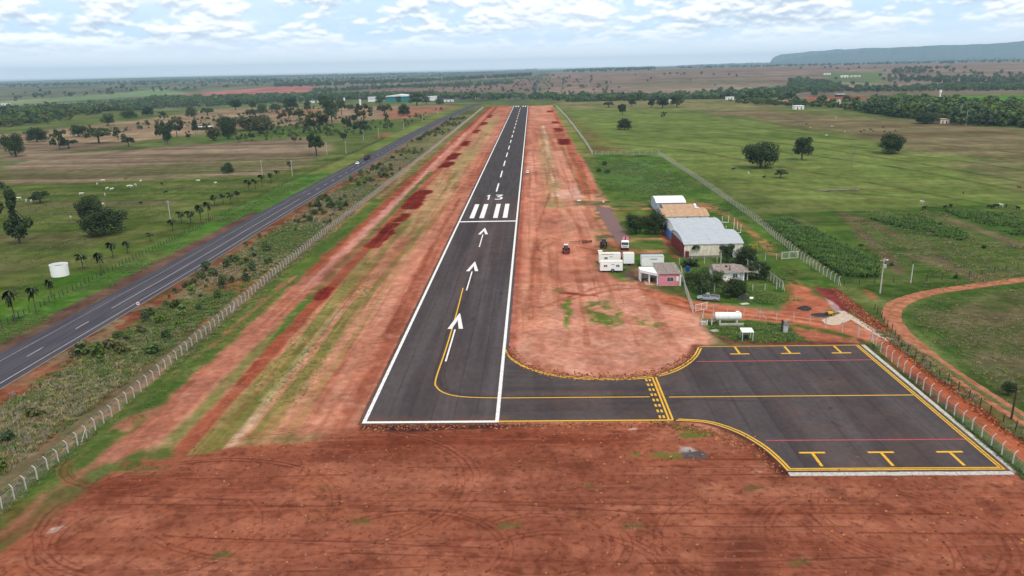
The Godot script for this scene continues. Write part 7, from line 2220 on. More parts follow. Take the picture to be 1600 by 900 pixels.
func build_protos() -> void:
	var dark := Color(0.040, 0.060, 0.024)
	var mid := Color(0.062, 0.090, 0.034)
	var olive := Color(0.080, 0.083, 0.036)
	var brown := Color(0.105, 0.085, 0.050)
	var lush := Color(0.050, 0.085, 0.022)
	protos = {
		"dome": [tree_shape("dome", 1, 4200, dark), tree_shape("dome", 2, 4200, dark), tree_shape("dome", 3, 4200, mid)],
		"globe": [tree_shape("globe", 4, 3600, dark), tree_shape("globe", 5, 3600, dark), tree_shape("globe", 6, 3600, mid)],
		"umbrella": [tree_shape("umbrella", 7, 1900, dark), tree_shape("umbrella", 8, 1900, mid), tree_shape("umbrella", 9, 1500, dark)],
		"airy": [tree_shape("airy", 10, 1000, mid), tree_shape("airy", 11, 900, olive), tree_shape("airy", 12, 800, brown)],
		"spire": [tree_shape("spire", 13, 1900, dark)],
		"bush": [tree_shape("bush", 14, 900, mid), tree_shape("bush", 15, 900, dark), tree_shape("bush", 16, 900, olive), tree_shape("bush", 17, 900, lush)],
		"brown": [tree_shape("airy", 18, 900, brown), tree_shape("dome", 19, 1500, olive)],
		"palm": [palm_shape(21), palm_shape(22), palm_shape(23)],
		"snag": [snag_shape(24), snag_shape(25)],
		"small": [tree_shape("globe", 31, 190, mid * 1.5), tree_shape("dome", 32, 190, dark * 1.6), tree_shape("umbrella", 33, 170, mid * 1.5), tree_shape("bush", 34, 150, olive), tree_shape("globe", 35, 190, dark * 1.6), tree_shape("airy", 36, 150, brown)],
	}

func tree(kind: String, at: Vector2, w: float, h: float, label: String, group := "", variant := -1, cat := "tree") -> Node3D:
	var set: Array = protos[kind]
	var turn := fposmod(at.x * 1.7 + at.y * 0.61, TAU)
	var k := variant if variant >= 0 else int(absf(at.x * 3.1 + at.y)) % set.size()
	var called: String = {"bush": "bush", "palm": "palm_tree", "snag": "dead_tree"}.get(kind, "tree")
	var o := thing(called, label, cat, at3(at), turn, group)
	o.scale = Vector3(w * 1.12, h * (1.22 if kind == "dome" or kind == "globe" else 1.12), w * 1.14)
	if set[k][0]: hang("crown" if kind != "bush" else "foliage", set[k][0], null, o)
	hang("trunk" if kind != "bush" else "stem", set[k][1], M.bark if kind != "snag" else M.dead_wood, o)
	return o

func build_trees() -> void:
	build_protos()
	var gl := "trees scattered over the left pasture"
	for q in [
		["dome", [Vector2(-360.1, 547.0), 15.0, 17.6], "dark oval tree nearest the photo's left edge in the brown pasture", 0],
		["dome", [Vector2(-425.6, 673.8), 19.4, 12.4], "wide low dark dome tree second from the left in the brown pasture", 1],
		["airy", [Vector2(-357.1, 595.1), 11.6, 15.0], "thin two-tiered tree with leaning stem beside a low dark umbrella tree", 0],
		["umbrella", [Vector2(-355.2, 604.7), 12.9, 6.6], "low dark umbrella tree right of the thin two-tiered tree", 0],
		["dome", [Vector2(-420.1, 728.9), 16.0, 11.5], "dark dome tree just behind the umbrella tree with forked trunk", 0],
		["umbrella", [Vector2(-356.2, 650.0), 19.8, 13.0], "spreading umbrella tree with thick forked trunk on the green strip", 1],
		["airy", [Vector2(-357.9, 685.2), 11.6, 8.6], "airy small tree behind the little dark tree on the green strip", 0],
		["umbrella", [Vector2(-310.4, 612.0), 9.3, 7.7], "little dark tree leaning on the left end of the green strip", 2],
		["globe", [Vector2(-477.0, 886.4), 15.7, 11.7], "bushy tree alone on the tan field before the wood's edge", 2],
		["dome", [Vector2(-537.5, 1050.3), 21.1, 11.2], "pair-like rounded tree at the wood's edge above the tan field", 2],
		["dome", [Vector2(-540.7, 1109.0), 18.6, 12.7], "dark rounded tree on the tan field's upper edge", 1],
		["airy", [Vector2(-459.0, 986.4), 12.4, 10.5], "pale airy tree right of the rounded trees on the tan field", 0],
		["umbrella", [Vector2(-297.0, 648.3), 15.3, 16.2], "dark tree with domed top and leaning trunk left of the pasture shed", 0],
		["airy", [Vector2(-311.5, 702.0), 13.6, 17.5], "airy olive tree touching the leaning domed tree's right side", 1],
		["globe", [Vector2(-283.2, 623.0), 7.4, 11.4], "narrow dark lower tree standing in front of the leaning domed tree", 1],
		["globe", [Vector2(-306.0, 729.1), 6.1, 12.7], "narrow dark tree beside the white shed roof", 0],
		["airy", [Vector2(-306.1, 751.9), 9.5, 8.7], "small ragged tree at the right end of the white shed roof", 0],
		["airy", [Vector2(-287.8, 672.7), 6.2, 6.7], "bare pinkish shrub-like tree below the white shed", 2],
		["brown", [Vector2(-256.4, 652.1), 11.6, 13.5], "olive tree left of the big dark tree near the pasture centre", 1],
		["dome", [Vector2(-250.3, 669.3), 13.0, 15.5], "big dark rounded tree in the pasture's central clump", 0],
		["dome", [Vector2(-295.4, 781.8), 25.6, 13.5], "wide dark crown behind the central clump of trees", 1],
		["brown", [Vector2(-267.0, 774.9), 36.4, 17.2], "very wide brown-olive tree crown behind the central clump", 1],
		["brown", [Vector2(-239.2, 722.9), 17.0, 16.7], "olive rounded tree right of the very wide brown-olive one", 1],
		["airy", [Vector2(-226.4, 628.7), 7.4, 7.8], "thin brown sapling just right of the big dark rounded tree", 2],
		["umbrella", [Vector2(-221.9, 647.5), 6.0, 6.4], "small slanting dark tree below the olive rounded one", 0],
		["airy", [Vector2(-227.8, 649.9), 4.4, 5.4], "tiny tree left of the small slanting dark one", 0],
		["airy", [Vector2(-214.5, 687.8), 4.0, 5.7], "small green sapling in the green hollow of the pasture", 0],
		["airy", [Vector2(-175.3, 615.4), 5.7, 7.2], "orange-brown sapling on the green hollow's lower edge", 2],
		["umbrella", [Vector2(-129.9, 514.5), 11.7, 14.7], "prominent dark tree of stacked clumps beside the highway poles", 0],
		["bush", [Vector2(-157.8, 429.9), 7.7, 7.3], "round feathery bush-tree alone low on the brown pasture", 0],
		["airy", [Vector2(-126.9, 444.5), 3.4, 4.5], "tiny dark shrub tree beside the pale pole near the highway", 0],
		["dome", [Vector2(-451.6, 1051.8), 16.7, 12.9], "rounded tree at the tan field's far edge, left of a flatter one", 2],
		["umbrella", [Vector2(-437.5, 1072.2), 17.9, 10.5], "flat-topped tree at the tan field's far edge", 1],
		["globe", [Vector2(-459.8, 1234.6), 19.6, 14.0], "dark tree by the small red bank at the field's far edge", 1],
		["globe", [Vector2(-433.8, 1240.6), 12.4, 12.1], "small rounded tree right of the small red bank", 2],
		["dome", [Vector2(-380.0, 1129.2), 17.9, 11.9], "low rounded tree right of the red bank, nearer than its neighbour", 2],
		["brown", [Vector2(-373.9, 1063.4), 15.1, 9.5], "olive bush tree behind the very wide brown-olive crown", 1],
		["dome", [Vector2(-387.6, 1213.2), 22.2, 8.9], "low wide green tree in the far yard", 2],
		["globe", [Vector2(-349.8, 1170.9), 22.4, 17.1], "large dark tree in front of the far white sheds' left end", 0],
		["globe", [Vector2(-307.3, 1111.9), 12.0, 15.3], "slim tree before the far white sheds", 2],
		["airy", [Vector2(-283.8, 946.7), 14.2, 13.9], "airy tree on the orange soil left of the roadside clump", 0],
		["umbrella", [Vector2(-261.1, 916.1), 18.4, 12.7], "umbrella tree on the orange soil beside the roadside clump", 1],
		["airy", [Vector2(-284.7, 917.2), 10.7, 9.0], "sparse tree left of the airy one on orange soil", 1],
		["airy", [Vector2(-187.3, 716.9), 21.0, 19.5], "big pale olive tree at the roadside clump's left side", 1],
		["globe", [Vector2(-209.6, 868.1), 18.8, 23.4], "tall green tree at the top of the roadside clump", 2],
		["airy", [Vector2(-186.9, 747.4), 13.8, 16.0], "olive tree in the middle of the roadside clump", 1],
		["globe", [Vector2(-321.7, 1248.0), 14.5, 17.2], "dark tree before the far long white shed", 0],
		["umbrella", [Vector2(-236.8, 1025.4), 12.8, 20.0], "tall tree with bare stem left of the white standing tank", 1],
		["airy", [Vector2(-178.5, 892.0), 21.6, 18.2], "airy olive tree in front of the white standing tank", 1],
		["brown", [Vector2(-257.9, 1164.3), 12.6, 9.4], "low brown-olive tree just left of the white standing tank", 1],
		["globe", [Vector2(-306.8, 1640.5), 20.3, 17.2], "rounded tree before the pale building left of the teal hall", 2],
		["umbrella", [Vector2(-175.1, 1004.9), 20.0, 13.0], "umbrella tree on the brown slope below the teal hall", 1],
		["airy", [Vector2(-131.4, 784.0), 5.9, 13.5], "slender tall tree under the umbrella tree on the slope", 0],
		["dome", [Vector2(-145.3, 974.3), 16.2, 14.2], "dense dark round tree alone on the brown slope", 1],
		["globe", [Vector2(-171.4, 1262.9), 30.3, 18.3], "wide tree covering the teal hall's right end", 2],
		["globe", [Vector2(-207.3, 1641.8), 21.7, 14.5], "smaller tree adjoining the wide one by the teal hall", 2],
		["dome", [Vector2(-176.3, 1628.2), 20.1, 13.1], "low tree left of the highway's far white huts", 2],
		["globe", [Vector2(-273.6, 1686.4), 12.5, 14.9], "small tree standing against the teal hall front", 0],
		["umbrella", [Vector2(-154.7, 709.4), 8.3, 14.6], "dark two-crowned tree by the roadside green", 0],
		["globe", [Vector2(-182.3, 860.4), 6.5, 7.7], "small dark tree above the two-crowned one", 1],
		["umbrella", [Vector2(-139.0, 695.1), 13.4, 11.4], "dark umbrella tree by the roadside green", 2],
		["airy", [Vector2(-120.6, 751.4), 5.6, 5.5], "small leaning tree by the orange side road", 0],
		["globe", [Vector2(-140.5, 634.5), 5.9, 5.2], "small round dark bush tree above the lorry", 1],
		["spire", [Vector2(-158.7, 247.9), 11.4, 16.8], "tall ragged tree with tiered branches at the photo's left edge", 0],
		["umbrella", [Vector2(-205.9, 333.6), 8.1, 5.0], "small dark umbrella tree among the white cattle", 0],
		["dome", [Vector2(-156.4, 287.1), 11.5, 9.7], "dark tree behind the broadest tree of the near pasture", 1],
		["dome", [Vector2(-136.3, 260.8), 16.0, 9.8], "broadest dark tree with low spreading crown in the near pasture", 0],
		["bush", [Vector2(-258.7, 384.2), 4.0, 4.3], "green bush cut by the photo's left edge", 0],
	]:
		tree(q[0], q[1][0], q[1][1], q[1][2], q[2], gl, q[3])
	var pg := "palms along the left wire fence"
	var pal := [[[Vector2(-102.7, 162.0), 3.8, 8.1], "tallest palm nearest the photo's left bottom along the wire fence"], [[Vector2(-101.7, 168.1), 3.0, 7.0], "second tall palm from the left along the wire fence"], [[Vector2(-107.0, 182.5), 3.0, 4.8], "palm just below the white water tank"], [[Vector2(-115.5, 211.3), 4.9, 4.7], "short palm with drooping fronds right of the white water tank"], [[Vector2(-105.7, 203.7), 2.5, 6.8], "thin upright palm right of the short drooping one"], [[Vector2(-113.6, 224.4), 4.4, 5.3], "round-headed palm, third right of the white water tank"], [[Vector2(-112.0, 230.2), 3.7, 4.2], "palm right of the round-headed one"], [[Vector2(-113.9, 248.9), 3.5, 3.1], "small lone palm halfway along the wire fence"], [[Vector2(-114.0, 265.8), 4.6, 4.3], "palm at the foot of the pale power pole"], [[Vector2(-116.6, 279.0), 4.9, 4.9], "first palm of the dense row right of the power pole"], [[Vector2(-112.3, 277.4), 5.3, 5.4], "second palm of the dense row right of the power pole"], [[Vector2(-108.2, 277.1), 4.8, 7.8], "tall palm of the dense row, third right of the pole"], [[Vector2(-108.4, 284.6), 4.0, 7.5], "slender tall palm, fourth right of the pole"], [[Vector2(-119.9, 318.3), 5.5, 5.0], "palm beginning the upper fence row"], [[Vector2(-118.1, 322.9), 3.9, 4.5], "second palm of the upper fence row"], [[Vector2(-114.6, 322.6), 5.0, 5.1], "third palm of the upper fence row"], [[Vector2(-113.9, 329.1), 4.0, 4.9], "fourth palm of the upper fence row"], [[Vector2(-119.9, 358.9), 5.5, 5.6], "fifth palm of the upper fence row, before the green bend"], [[Vector2(-118.8, 364.8), 4.4, 5.0], "sixth palm of the upper fence row"], [[Vector2(-119.0, 375.3), 5.1, 5.8], "seventh palm of the upper fence row"], [[Vector2(-118.1, 386.2), 4.6, 5.3], "eighth palm of the upper fence row"], [[Vector2(-119.4, 400.5), 4.8, 4.8], "last small palm of the upper fence row"]]
	for q in pal: tree("palm", q[0][0], maxf(q[0][1] * 0.8, q[0][2] * 0.42), q[0][2], q[1], pg)
	tree("snag", Vector2(-199.5, 386.5), 3.5, 6.5, "bare dead tree among the white cattle at the pasture's green edge", "", 0)
	tree("snag", Vector2(-185.6, 518.0), 4.0, 4.0, "low bare dead shrub in the brown pasture", "", 1)
	# right-hand pasture
	var gr := "lone trees on the right pasture"
	for q in [["dome", [Vector2(139.4, 412.2), 19.0, 14.4], "largest dark round tree on the right pasture, shading a few cattle", 0], ["globe", [Vector2(172.5, 444.3), 12.2, 11.8], "medium round tree right of the largest pasture tree", 0], ["dome", [Vector2(234.3, 468.3), 16.7, 11.9], "broad dark tree standing right of the medium round one on the pasture", 1], ["umbrella", [Vector2(138.2, 373.8), 6.6, 4.1], "little flat-topped tree below the largest pasture tree", 1], ["dome", [Vector2(98.3, 686.1), 13.1, 10.0], "two-lobed dark tree nearest the runway on the right pasture", 1], ["globe", [Vector2(122.2, 906.0), 10.5, 10.9], "small round tree behind the two-lobed dark one", 1], ["umbrella", [Vector2(123.2, 1079.9), 15.1, 7.8], "flat tree at the pasture's far edge, nearest the runway's end", 1], ["globe", [Vector2(157.2, 1093.6), 13.5, 10.5], "round tree at the pasture's far edge, second from the runway's end", 2], ["globe", [Vector2(180.3, 1065.9), 11.4, 10.2], "dark round tree at the pasture's far edge, left of a closed pair", 0], ["globe", [Vector2(189.3, 1031.0), 16.9, 12.4], "tree of the closed pair at the pasture's far edge", 1], ["globe", [Vector2(210.8, 1044.8), 18.9, 14.2], "brighter green tree right of the closed pair at the far edge", 2], ["airy", [Vector2(157.4, 830.1), 6.2, 6.7], "sparse sapling on the green terraces below the closed pair", 0], ["dome", [Vector2(366.1, 694.1), 22.7, 8.9], "dark spreading tree in front of the right-hand wood", 1], ["globe", [Vector2(95.5, 117.9), 2.3, 2.1], "round dark bush-tree at the photo's right edge by the track", 1]]:
		tree(q[0], q[1][0], q[1][1], q[1][2], q[2], gr, q[3])
	tree("snag", Vector2(187.1, 409.7), 5.0, 8.5, "bare forked dead tree on the right pasture", "", 0)
	var lg := thing("fallen_tree", "long bare fallen tree lying on the right pasture", "fallen tree", at3(Vector2(149.5, 330.3)), 0.05)
	var st := mk()
	var s := 0.22
	tube(st, [Vector3(9.0, 0.6, 0), Vector3(3.0, 0.7, 0.5), Vector3(-4.0, 0.6, -0.3), Vector3(-11.0, 0.15, 0.8)], [s * 1.5, s * 1.3, s, s * 0.3], 7)
	obj("trunk", st, M.dead_wood, lg)
	for q in [[1.0, 3.0, 1.6, -2.0], [-3.0, -7.5, 1.5, 2.6], [-4.5, -9.5, 0.8, -2.6], [4.5, 7.0, 1.8, 2.0], [-1.0, -4.0, 2.0, -1.2]]:
		st = mk()
		tube(st, [Vector3(q[0], 0.6, 0), Vector3((q[0] + q[1]) * 0.5, q[2] * 0.7, q[3] * 0.6), Vector3(q[1], q[2] * 0.4, q[3])], [s * 0.8, s * 0.5, s * 0.15], 5)
		obj("branch", st, M.dead_wood, lg)
	# by the hangars
	var gc := "trees in the hangar compound"
	for q in [["dome", [Vector2(51.1, 249.7), 8.2, 6.8], "dense dark round tree left of its twin before the tan hangars", 0], ["dome", [Vector2(57.6, 248.7), 7.7, 7.4], "dense dark round tree touching the tan hangars' left end", 1], ["globe", [Vector2(71.6, 209.6), 5.1, 4.7], "dark round tree in front of the cream hangar's right end", 0], ["dome", [Vector2(76.2, 206.8), 6.8, 5.0], "dark bushy tree right of the cream hangar's front", 1], ["dome", [Vector2(58.4, 180.4), 6.0, 5.9], "tall dark garden tree beside the silver pickup truck", 2], ["dome", [Vector2(65.3, 176.3), 6.5, 4.4], "broad reddish-dark garden tree before the old house", 1], ["globe", [Vector2(62.7, 184.2), 4.2, 3.7], "green garden tree between the pickup and the old house", 2], ["airy", [Vector2(73.5, 191.5), 3.0, 3.5], "thin garden shrub at the old house's right corner", 0], ["globe", [Vector2(76.6, 190.7), 3.3, 3.3], "dark shrub against the curving garden fence", 0], ["bush", [Vector2(60.4, 204.8), 5.0, 2.8], "low bush before the cream hangar's red cabinet", 1], ["bush", [Vector2(65.8, 200.4), 2.1, 1.8], "small bush left of the old house's roof", 0], ["globe", [Vector2(56.5, 186.2), 3.3, 2.9], "bush tree by the blue water tank's pillar", 2], ["globe", [Vector2(77.0, 198.4), 4.5, 2.5], "dark bush behind the old house's lean-to", 0]]:
		tree(q[0], q[1][0], q[1][1], q[1][2], q[2], gc, q[3])
	tree("palm", Vector2(64.0, 215.8), 3.0, 4.0, "young papaya-like palm against the cream hangar's front", "", 1)
	for q in [[[Vector2(52.5, 409.2), 3.1, 2.4], "low shrub by the far lawn corner, left of three"], [[Vector2(58.1, 436.5), 3.3, 2.9], "low shrub by the far lawn corner, topmost of three"], [[Vector2(56.4, 403.4), 3.4, 2.4], "low shrub by the far lawn corner, right of three"], [[Vector2(-70.8, 140.5), 1.4, 1.4], "dark green bush in the dry grass between highway and fence"], [[Vector2(-67.3, 308.9), 4.3, 3.2], "broad green bush in the verge left of the long fence"], [[Vector2(-73.6, 312.5), 3.8, 2.4], "flat green bush touching the broad verge bush"], [[Vector2(-75.2, 452.4), 3.8, 3.0], "dark bush in the verge opposite the lorry"], [[Vector2(-73.6, 489.0), 3.7, 2.9], "light green bush in the verge just past the lorry"], [[Vector2(-75.2, 621.2), 6.2, 3.6], "dark bush in the verge where the highway narrows"], [[Vector2(-72.2, 727.5), 6.1, 3.6], "far dark bush in the verge by the runway's middle"], [[Vector2(-69.1, 223.5), 1.8, 1.8], "dark upright bush in dry grass by the fence's pink trail"], [[Vector2(116.2, 226.5), 1.4, 1.2], "small dark shrub on the rough field's terraces"], [[Vector2(150.3, 221.9), 1.3, 1.6], "small dry shrub right on the rough field"], [[Vector2(125.0, 189.6), 1.3, 1.2], "round dark shrub above the dirt track"], [[Vector2(114.9, 203.3), 1.1, 1.3], "dark shrub by the brown furrow left of the white pole"]]:
		tree("bush", q[0][0], q[0][1], q[0][2], q[1], "shrubs", -1, "bush")

# ---------------------------------------------------------------- cattle
func cow_shape() -> ArrayMesh:
	var st := mk()
	# barrel, rump and chest; neck and head; hump
	loft(st, [[-1.02, 1.12, 0.08, 0.08], [-0.95, 1.10, 0.26, 0.22], [-0.7, 1.06, 0.34, 0.27], [-0.3, 1.0, 0.37, 0.31], [0.2, 1.0, 0.38, 0.31], [0.5, 1.05, 0.37, 0.26], [0.72, 1.14, 0.29, 0.19], [0.95, 1.22, 0.2, 0.14], [1.15, 1.26, 0.17, 0.12], [1.3, 1.22, 0.14, 0.11], [1.5, 1.1, 0.09, 0.08], [1.58, 1.06, 0.05, 0.05]], 10)
	loft(st, [[0.3, 1.38, 0.05, 0.05], [0.45, 1.42, 0.13, 0.1], [0.6, 1.38, 0.06, 0.05]], 8)
	for x: float in [-0.78, 0.55]:
		for s: float in [-1.0, 1.0]:
			if x < 0.0: tube(st, [Vector3(x, 0.98, s * 0.17), Vector3(x + 0.06, 0.7, s * 0.17), Vector3(x - 0.1, 0.42, s * 0.16), Vector3(x - 0.04, 0.02, s * 0.16)], [0.16, 0.11, 0.06, 0.06], 6)
			else: tube(st, [Vector3(x, 0.9, s * 0.16), Vector3(x + 0.02, 0.45, s * 0.15), Vector3(x, 0.02, s * 0.15)], [0.13, 0.07, 0.06], 6)
	for s: float in [-1.0, 1.0]:
		tube(st, [Vector3(1.2, 1.36, s * 0.09), Vector3(1.16, 1.36, s * 0.26)], [0.05, 0.02], 5)
		tube(st, [Vector3(1.22, 1.38, s * 0.06), Vector3(1.18, 1.54, s * 0.13)], [0.03, 0.01], 4)
	tube(st, [Vector3(-1.0, 1.2, 0), Vector3(-1.08, 0.85, 0), Vector3(-1.06, 0.5, 0)], [0.04, 0.025, 0.04], 5)
	return st.commit()

func build_cattle() -> void:
	var shape := cow_shape()
	var white := [Vector2(-215.3, 402.2), Vector2(-211.0, 388.9), Vector2(-196.5, 372.1), Vector2(-192.7, 369.6), Vector2(-186.7, 352.3), Vector2(-199.9, 355.5), Vector2(-192.0, 397.1), Vector2(-187.5, 382.9), Vector2(-187.3, 378.5), Vector2(-189.0, 378.7), Vector2(-159.8, 394.5), Vector2(-146.7, 385.0), Vector2(-223.4, 344.9), Vector2(-214.9, 337.0), Vector2(-211.7, 335.8), Vector2(-172.2, 323.8), Vector2(-168.0, 293.3)]
	var black := [Vector2(-175.3, 386.0), Vector2(-159.5, 357.1), Vector2(-155.9, 325.6)]
	for p in white: cow(shape, p, "cow_white", "white cow grazing among others on the left pasture", "white cattle on the left pasture")
	for p in black: cow(shape, p, "cow_black", "black cow among the white cattle on the left pasture", "black cattle on the left pasture")
	cow(shape, Vector2(-205.9, 408.4), "cow_brown", "brown cow at the back of the left pasture's white herd", "")
	cow(shape, Vector2(168.8, 297.0), "cow_white", "white cow standing above the dark ones on the right pasture", "")
	cow(shape, Vector2(126.5, 388.1), "cow_white", "white cow under the largest pasture tree", "")
	cow(shape, Vector2(193.8, 287.6), "cow_white", "white cow in the dark herd at the rough field's top", "")
	for p in [Vector2(164.1, 285.4), Vector2(172.1, 286.1), Vector2(175.5, 288.5), Vector2(188.2, 285.3), Vector2(191.8, 287.1), Vector2(195.2, 286.8), Vector2(196.5, 281.9), Vector2(189.1, 284.8)]: cow(shape, p, "cow_black", "black cow grazing along the top of the rough field", "black cattle on the right")
	for p in [Vector2(123.2, 405.0), Vector2(130.2, 373.7)]: cow(shape, p, "cow_black", "black cow near the largest pasture tree", "black cattle under the tree")
	for p in [Vector2(225.8, 329.3), Vector2(196.4, 318.5)]: cow(shape, p, "cow_brown", "brown cow alone on the right pasture's slope", "brown cattle on the right")
	for p in [Vector2(277.3, 616.4), Vector2(284.4, 627.5), Vector2(292.9, 635.4), Vector2(311.8, 654.9), Vector2(295.3, 615.4), Vector2(305.6, 619.3), Vector2(288.4, 620.2), Vector2(265.3, 705.2)]: cow(shape, p, "cow_black", "tiny dark cow grazing on the far brown pasture", "dark cattle far right")
	for p in [Vector2(320.3, 780.2), Vector2(265.8, 619.1), Vector2(253.7, 662.3), Vector2(240.1, 589.1), Vector2(275.5, 671.4)]: cow(shape, p, "cow_white", "tiny pale cow grazing on the far brown pasture", "pale cattle far right")

func cow(shape: Mesh, at: Vector2, mat: String, label: String, group: String) -> void:
	var o := hang("cow", shape, M[mat])
	o.position = at3(at)
	o.rotation.y = fposmod(at.x * 2.3 + at.y * 1.1, TAU)
	o.scale = Vector3.ONE * 0.9
	tag(o, label, "cow", group)

# ---------------------------------------------------------------- grass, crops and woods: what nobody could count
func tuft(sd: int, n: int, h: float, lean: float, a: Color, b: Color, width := 0.03, spread := 0.45) -> ArrayMesh:
	var rg := RandomNumberGenerator.new()
	rg.seed = sd
	var lv := Leaves.new()
	for k in n:
		var an := rg.randf() * TAU
		var o := Vector3(cos(an), 0, sin(an))
		var s := Vector3(-o.z, 0, o.x) * width * rg.randf_range(0.6, 1.4)
		var p := Vector3(rg.randf_range(-1, 1), 0, rg.randf_range(-1, 1)) * spread
		var q := p + Vector3(0, h * rg.randf_range(0.35, 0.6), 0) + o * lean * 0.4
		var r := q + Vector3(0, h * rg.randf_range(0.2, 0.5), 0) + o * lean * rg.randf_range(0.5, 1.2)
		var c := a.lerp(b, rg.randf()) * rg.randf_range(0.75, 1.2)
		var nn := (o * 0.25 + Vector3(0, 1.0, 0)).normalized()
		for t: Array in [[p - s, q - s, q + s], [p - s, q + s, p + s], [q - s, r, q + s]]:
			if (t[2] - t[0]).cross(t[1] - t[0]).y < 0.0: t.reverse()
			for e: Vector3 in t:
				lv.v.append(e)
				lv.n.append(nn)
				lv.c.append(c)
	return lv.mesh(M.leaf)

func scatter(called: String, label: String, cat: String, shapes: Array, area: Array, count: int, lo: float, hi: float, sd: int, clump := 0.0, cf := 0.05, edge := 1.2) -> void:
	var rg := RandomNumberGenerator.new()
	rg.seed = sd
	var pv := PackedVector2Array(area)
	var box := Rect2(pv[0], Vector2.ZERO)
	for p in pv: box = box.expand(p)
	var o := Node3D.new()
	o.name = numbered(called)
	add_child(o, true)
	tag(o, label, cat, "", "stuff")
	var lots := []
	for k in shapes.size(): lots.append([])
	var tries := 0
	var got := 0
	while got < count and tries < count * 14:
		tries += 1
		var p := box.position + Vector2(rg.randf(), rg.randf()) * box.size
		if not Geometry2D.is_point_in_polygon(p + Vector2(rg.randfn(), rg.randfn()) * edge, pv): continue
		if clump > 0.0 and nz(p.x * cf * 20.0 + sd * 13.0, p.y * cf * 20.0) < clump + rg.randfn() * 0.09: continue
		got += 1
		var s := rg.randf_range(lo, hi)
		lots[rg.randi() % shapes.size()].append(Transform3D(Basis(Vector3.UP, rg.randf() * TAU).scaled(Vector3(s * rg.randf_range(0.85, 1.2), s * rg.randf_range(0.8, 1.2), s * rg.randf_range(0.85, 1.2))), at3(p, -0.03 * s)))
	for k in shapes.size():
		if lots[k].is_empty(): continue
		for part in (2 if shapes[k] is Array else 1):
			var mm := MultiMesh.new()
			mm.transform_format = MultiMesh.TRANSFORM_3D
			mm.mesh = shapes[k][part] if shapes[k] is Array else shapes[k]
			mm.use_colors = part == 0
			mm.instance_count = lots[k].size()
			for i in lots[k].size():
				mm.set_instance_transform(i, lots[k][i])
				var t := fposmod(sin(i * 12.9898 + k * 4.1) * 43758.5, 1.0)
				if part == 0: mm.set_instance_color(i, Color(0.7 + 0.75 * t, 0.72 + 0.7 * t, 0.65 + 0.6 * fposmod(t * 7.3, 1.0)))
			var mi := MultiMeshInstance3D.new()
			mi.multimesh = mm
			if part == 1: mi.material_override = M.bark
			mi.name = "%s_%03d" % ["crowns" if part == 0 and shapes[k] is Array else "stems" if part == 1 else "tufts", k]
			mi.set_meta("kind", "stuff")
			o.add_child(mi, true)

func clod(sd: int, tone: Color) -> ArrayMesh:
	var rg := RandomNumberGenerator.new()
	rg.seed = sd
	var lv := Leaves.new()
	var ring := []
	for k in 6: ring.append(Vector3(cos(TAU * k / 6.0), 0, sin(TAU * k / 6.0)) * rg.randf_range(0.7, 1.2))
	var mid := []
	for k in 6: mid.append(ring[k] * rg.randf_range(0.5, 0.8) + Vector3(0, rg.randf_range(0.4, 0.7), 0))
	var top := Vector3(rg.randf_range(-0.2, 0.2), rg.randf_range(0.7, 0.95), 0)
	for k in 6:
		var e := (k + 1) % 6
		for t: Array in [[ring[k], mid[k], ring[e]], [ring[e], mid[k], mid[e]], [mid[k], top, mid[e]]]:
			var n: Vector3 = (t[2] - t[0]).cross(t[1] - t[0]).normalized()
			if n.y < 0.0:
				t.reverse()
				n = -n
			for p: Vector3 in t:
				lv.v.append(p)
				lv.n.append(n)
				lv.c.append(tone)
	return lv.mesh(M.clod)

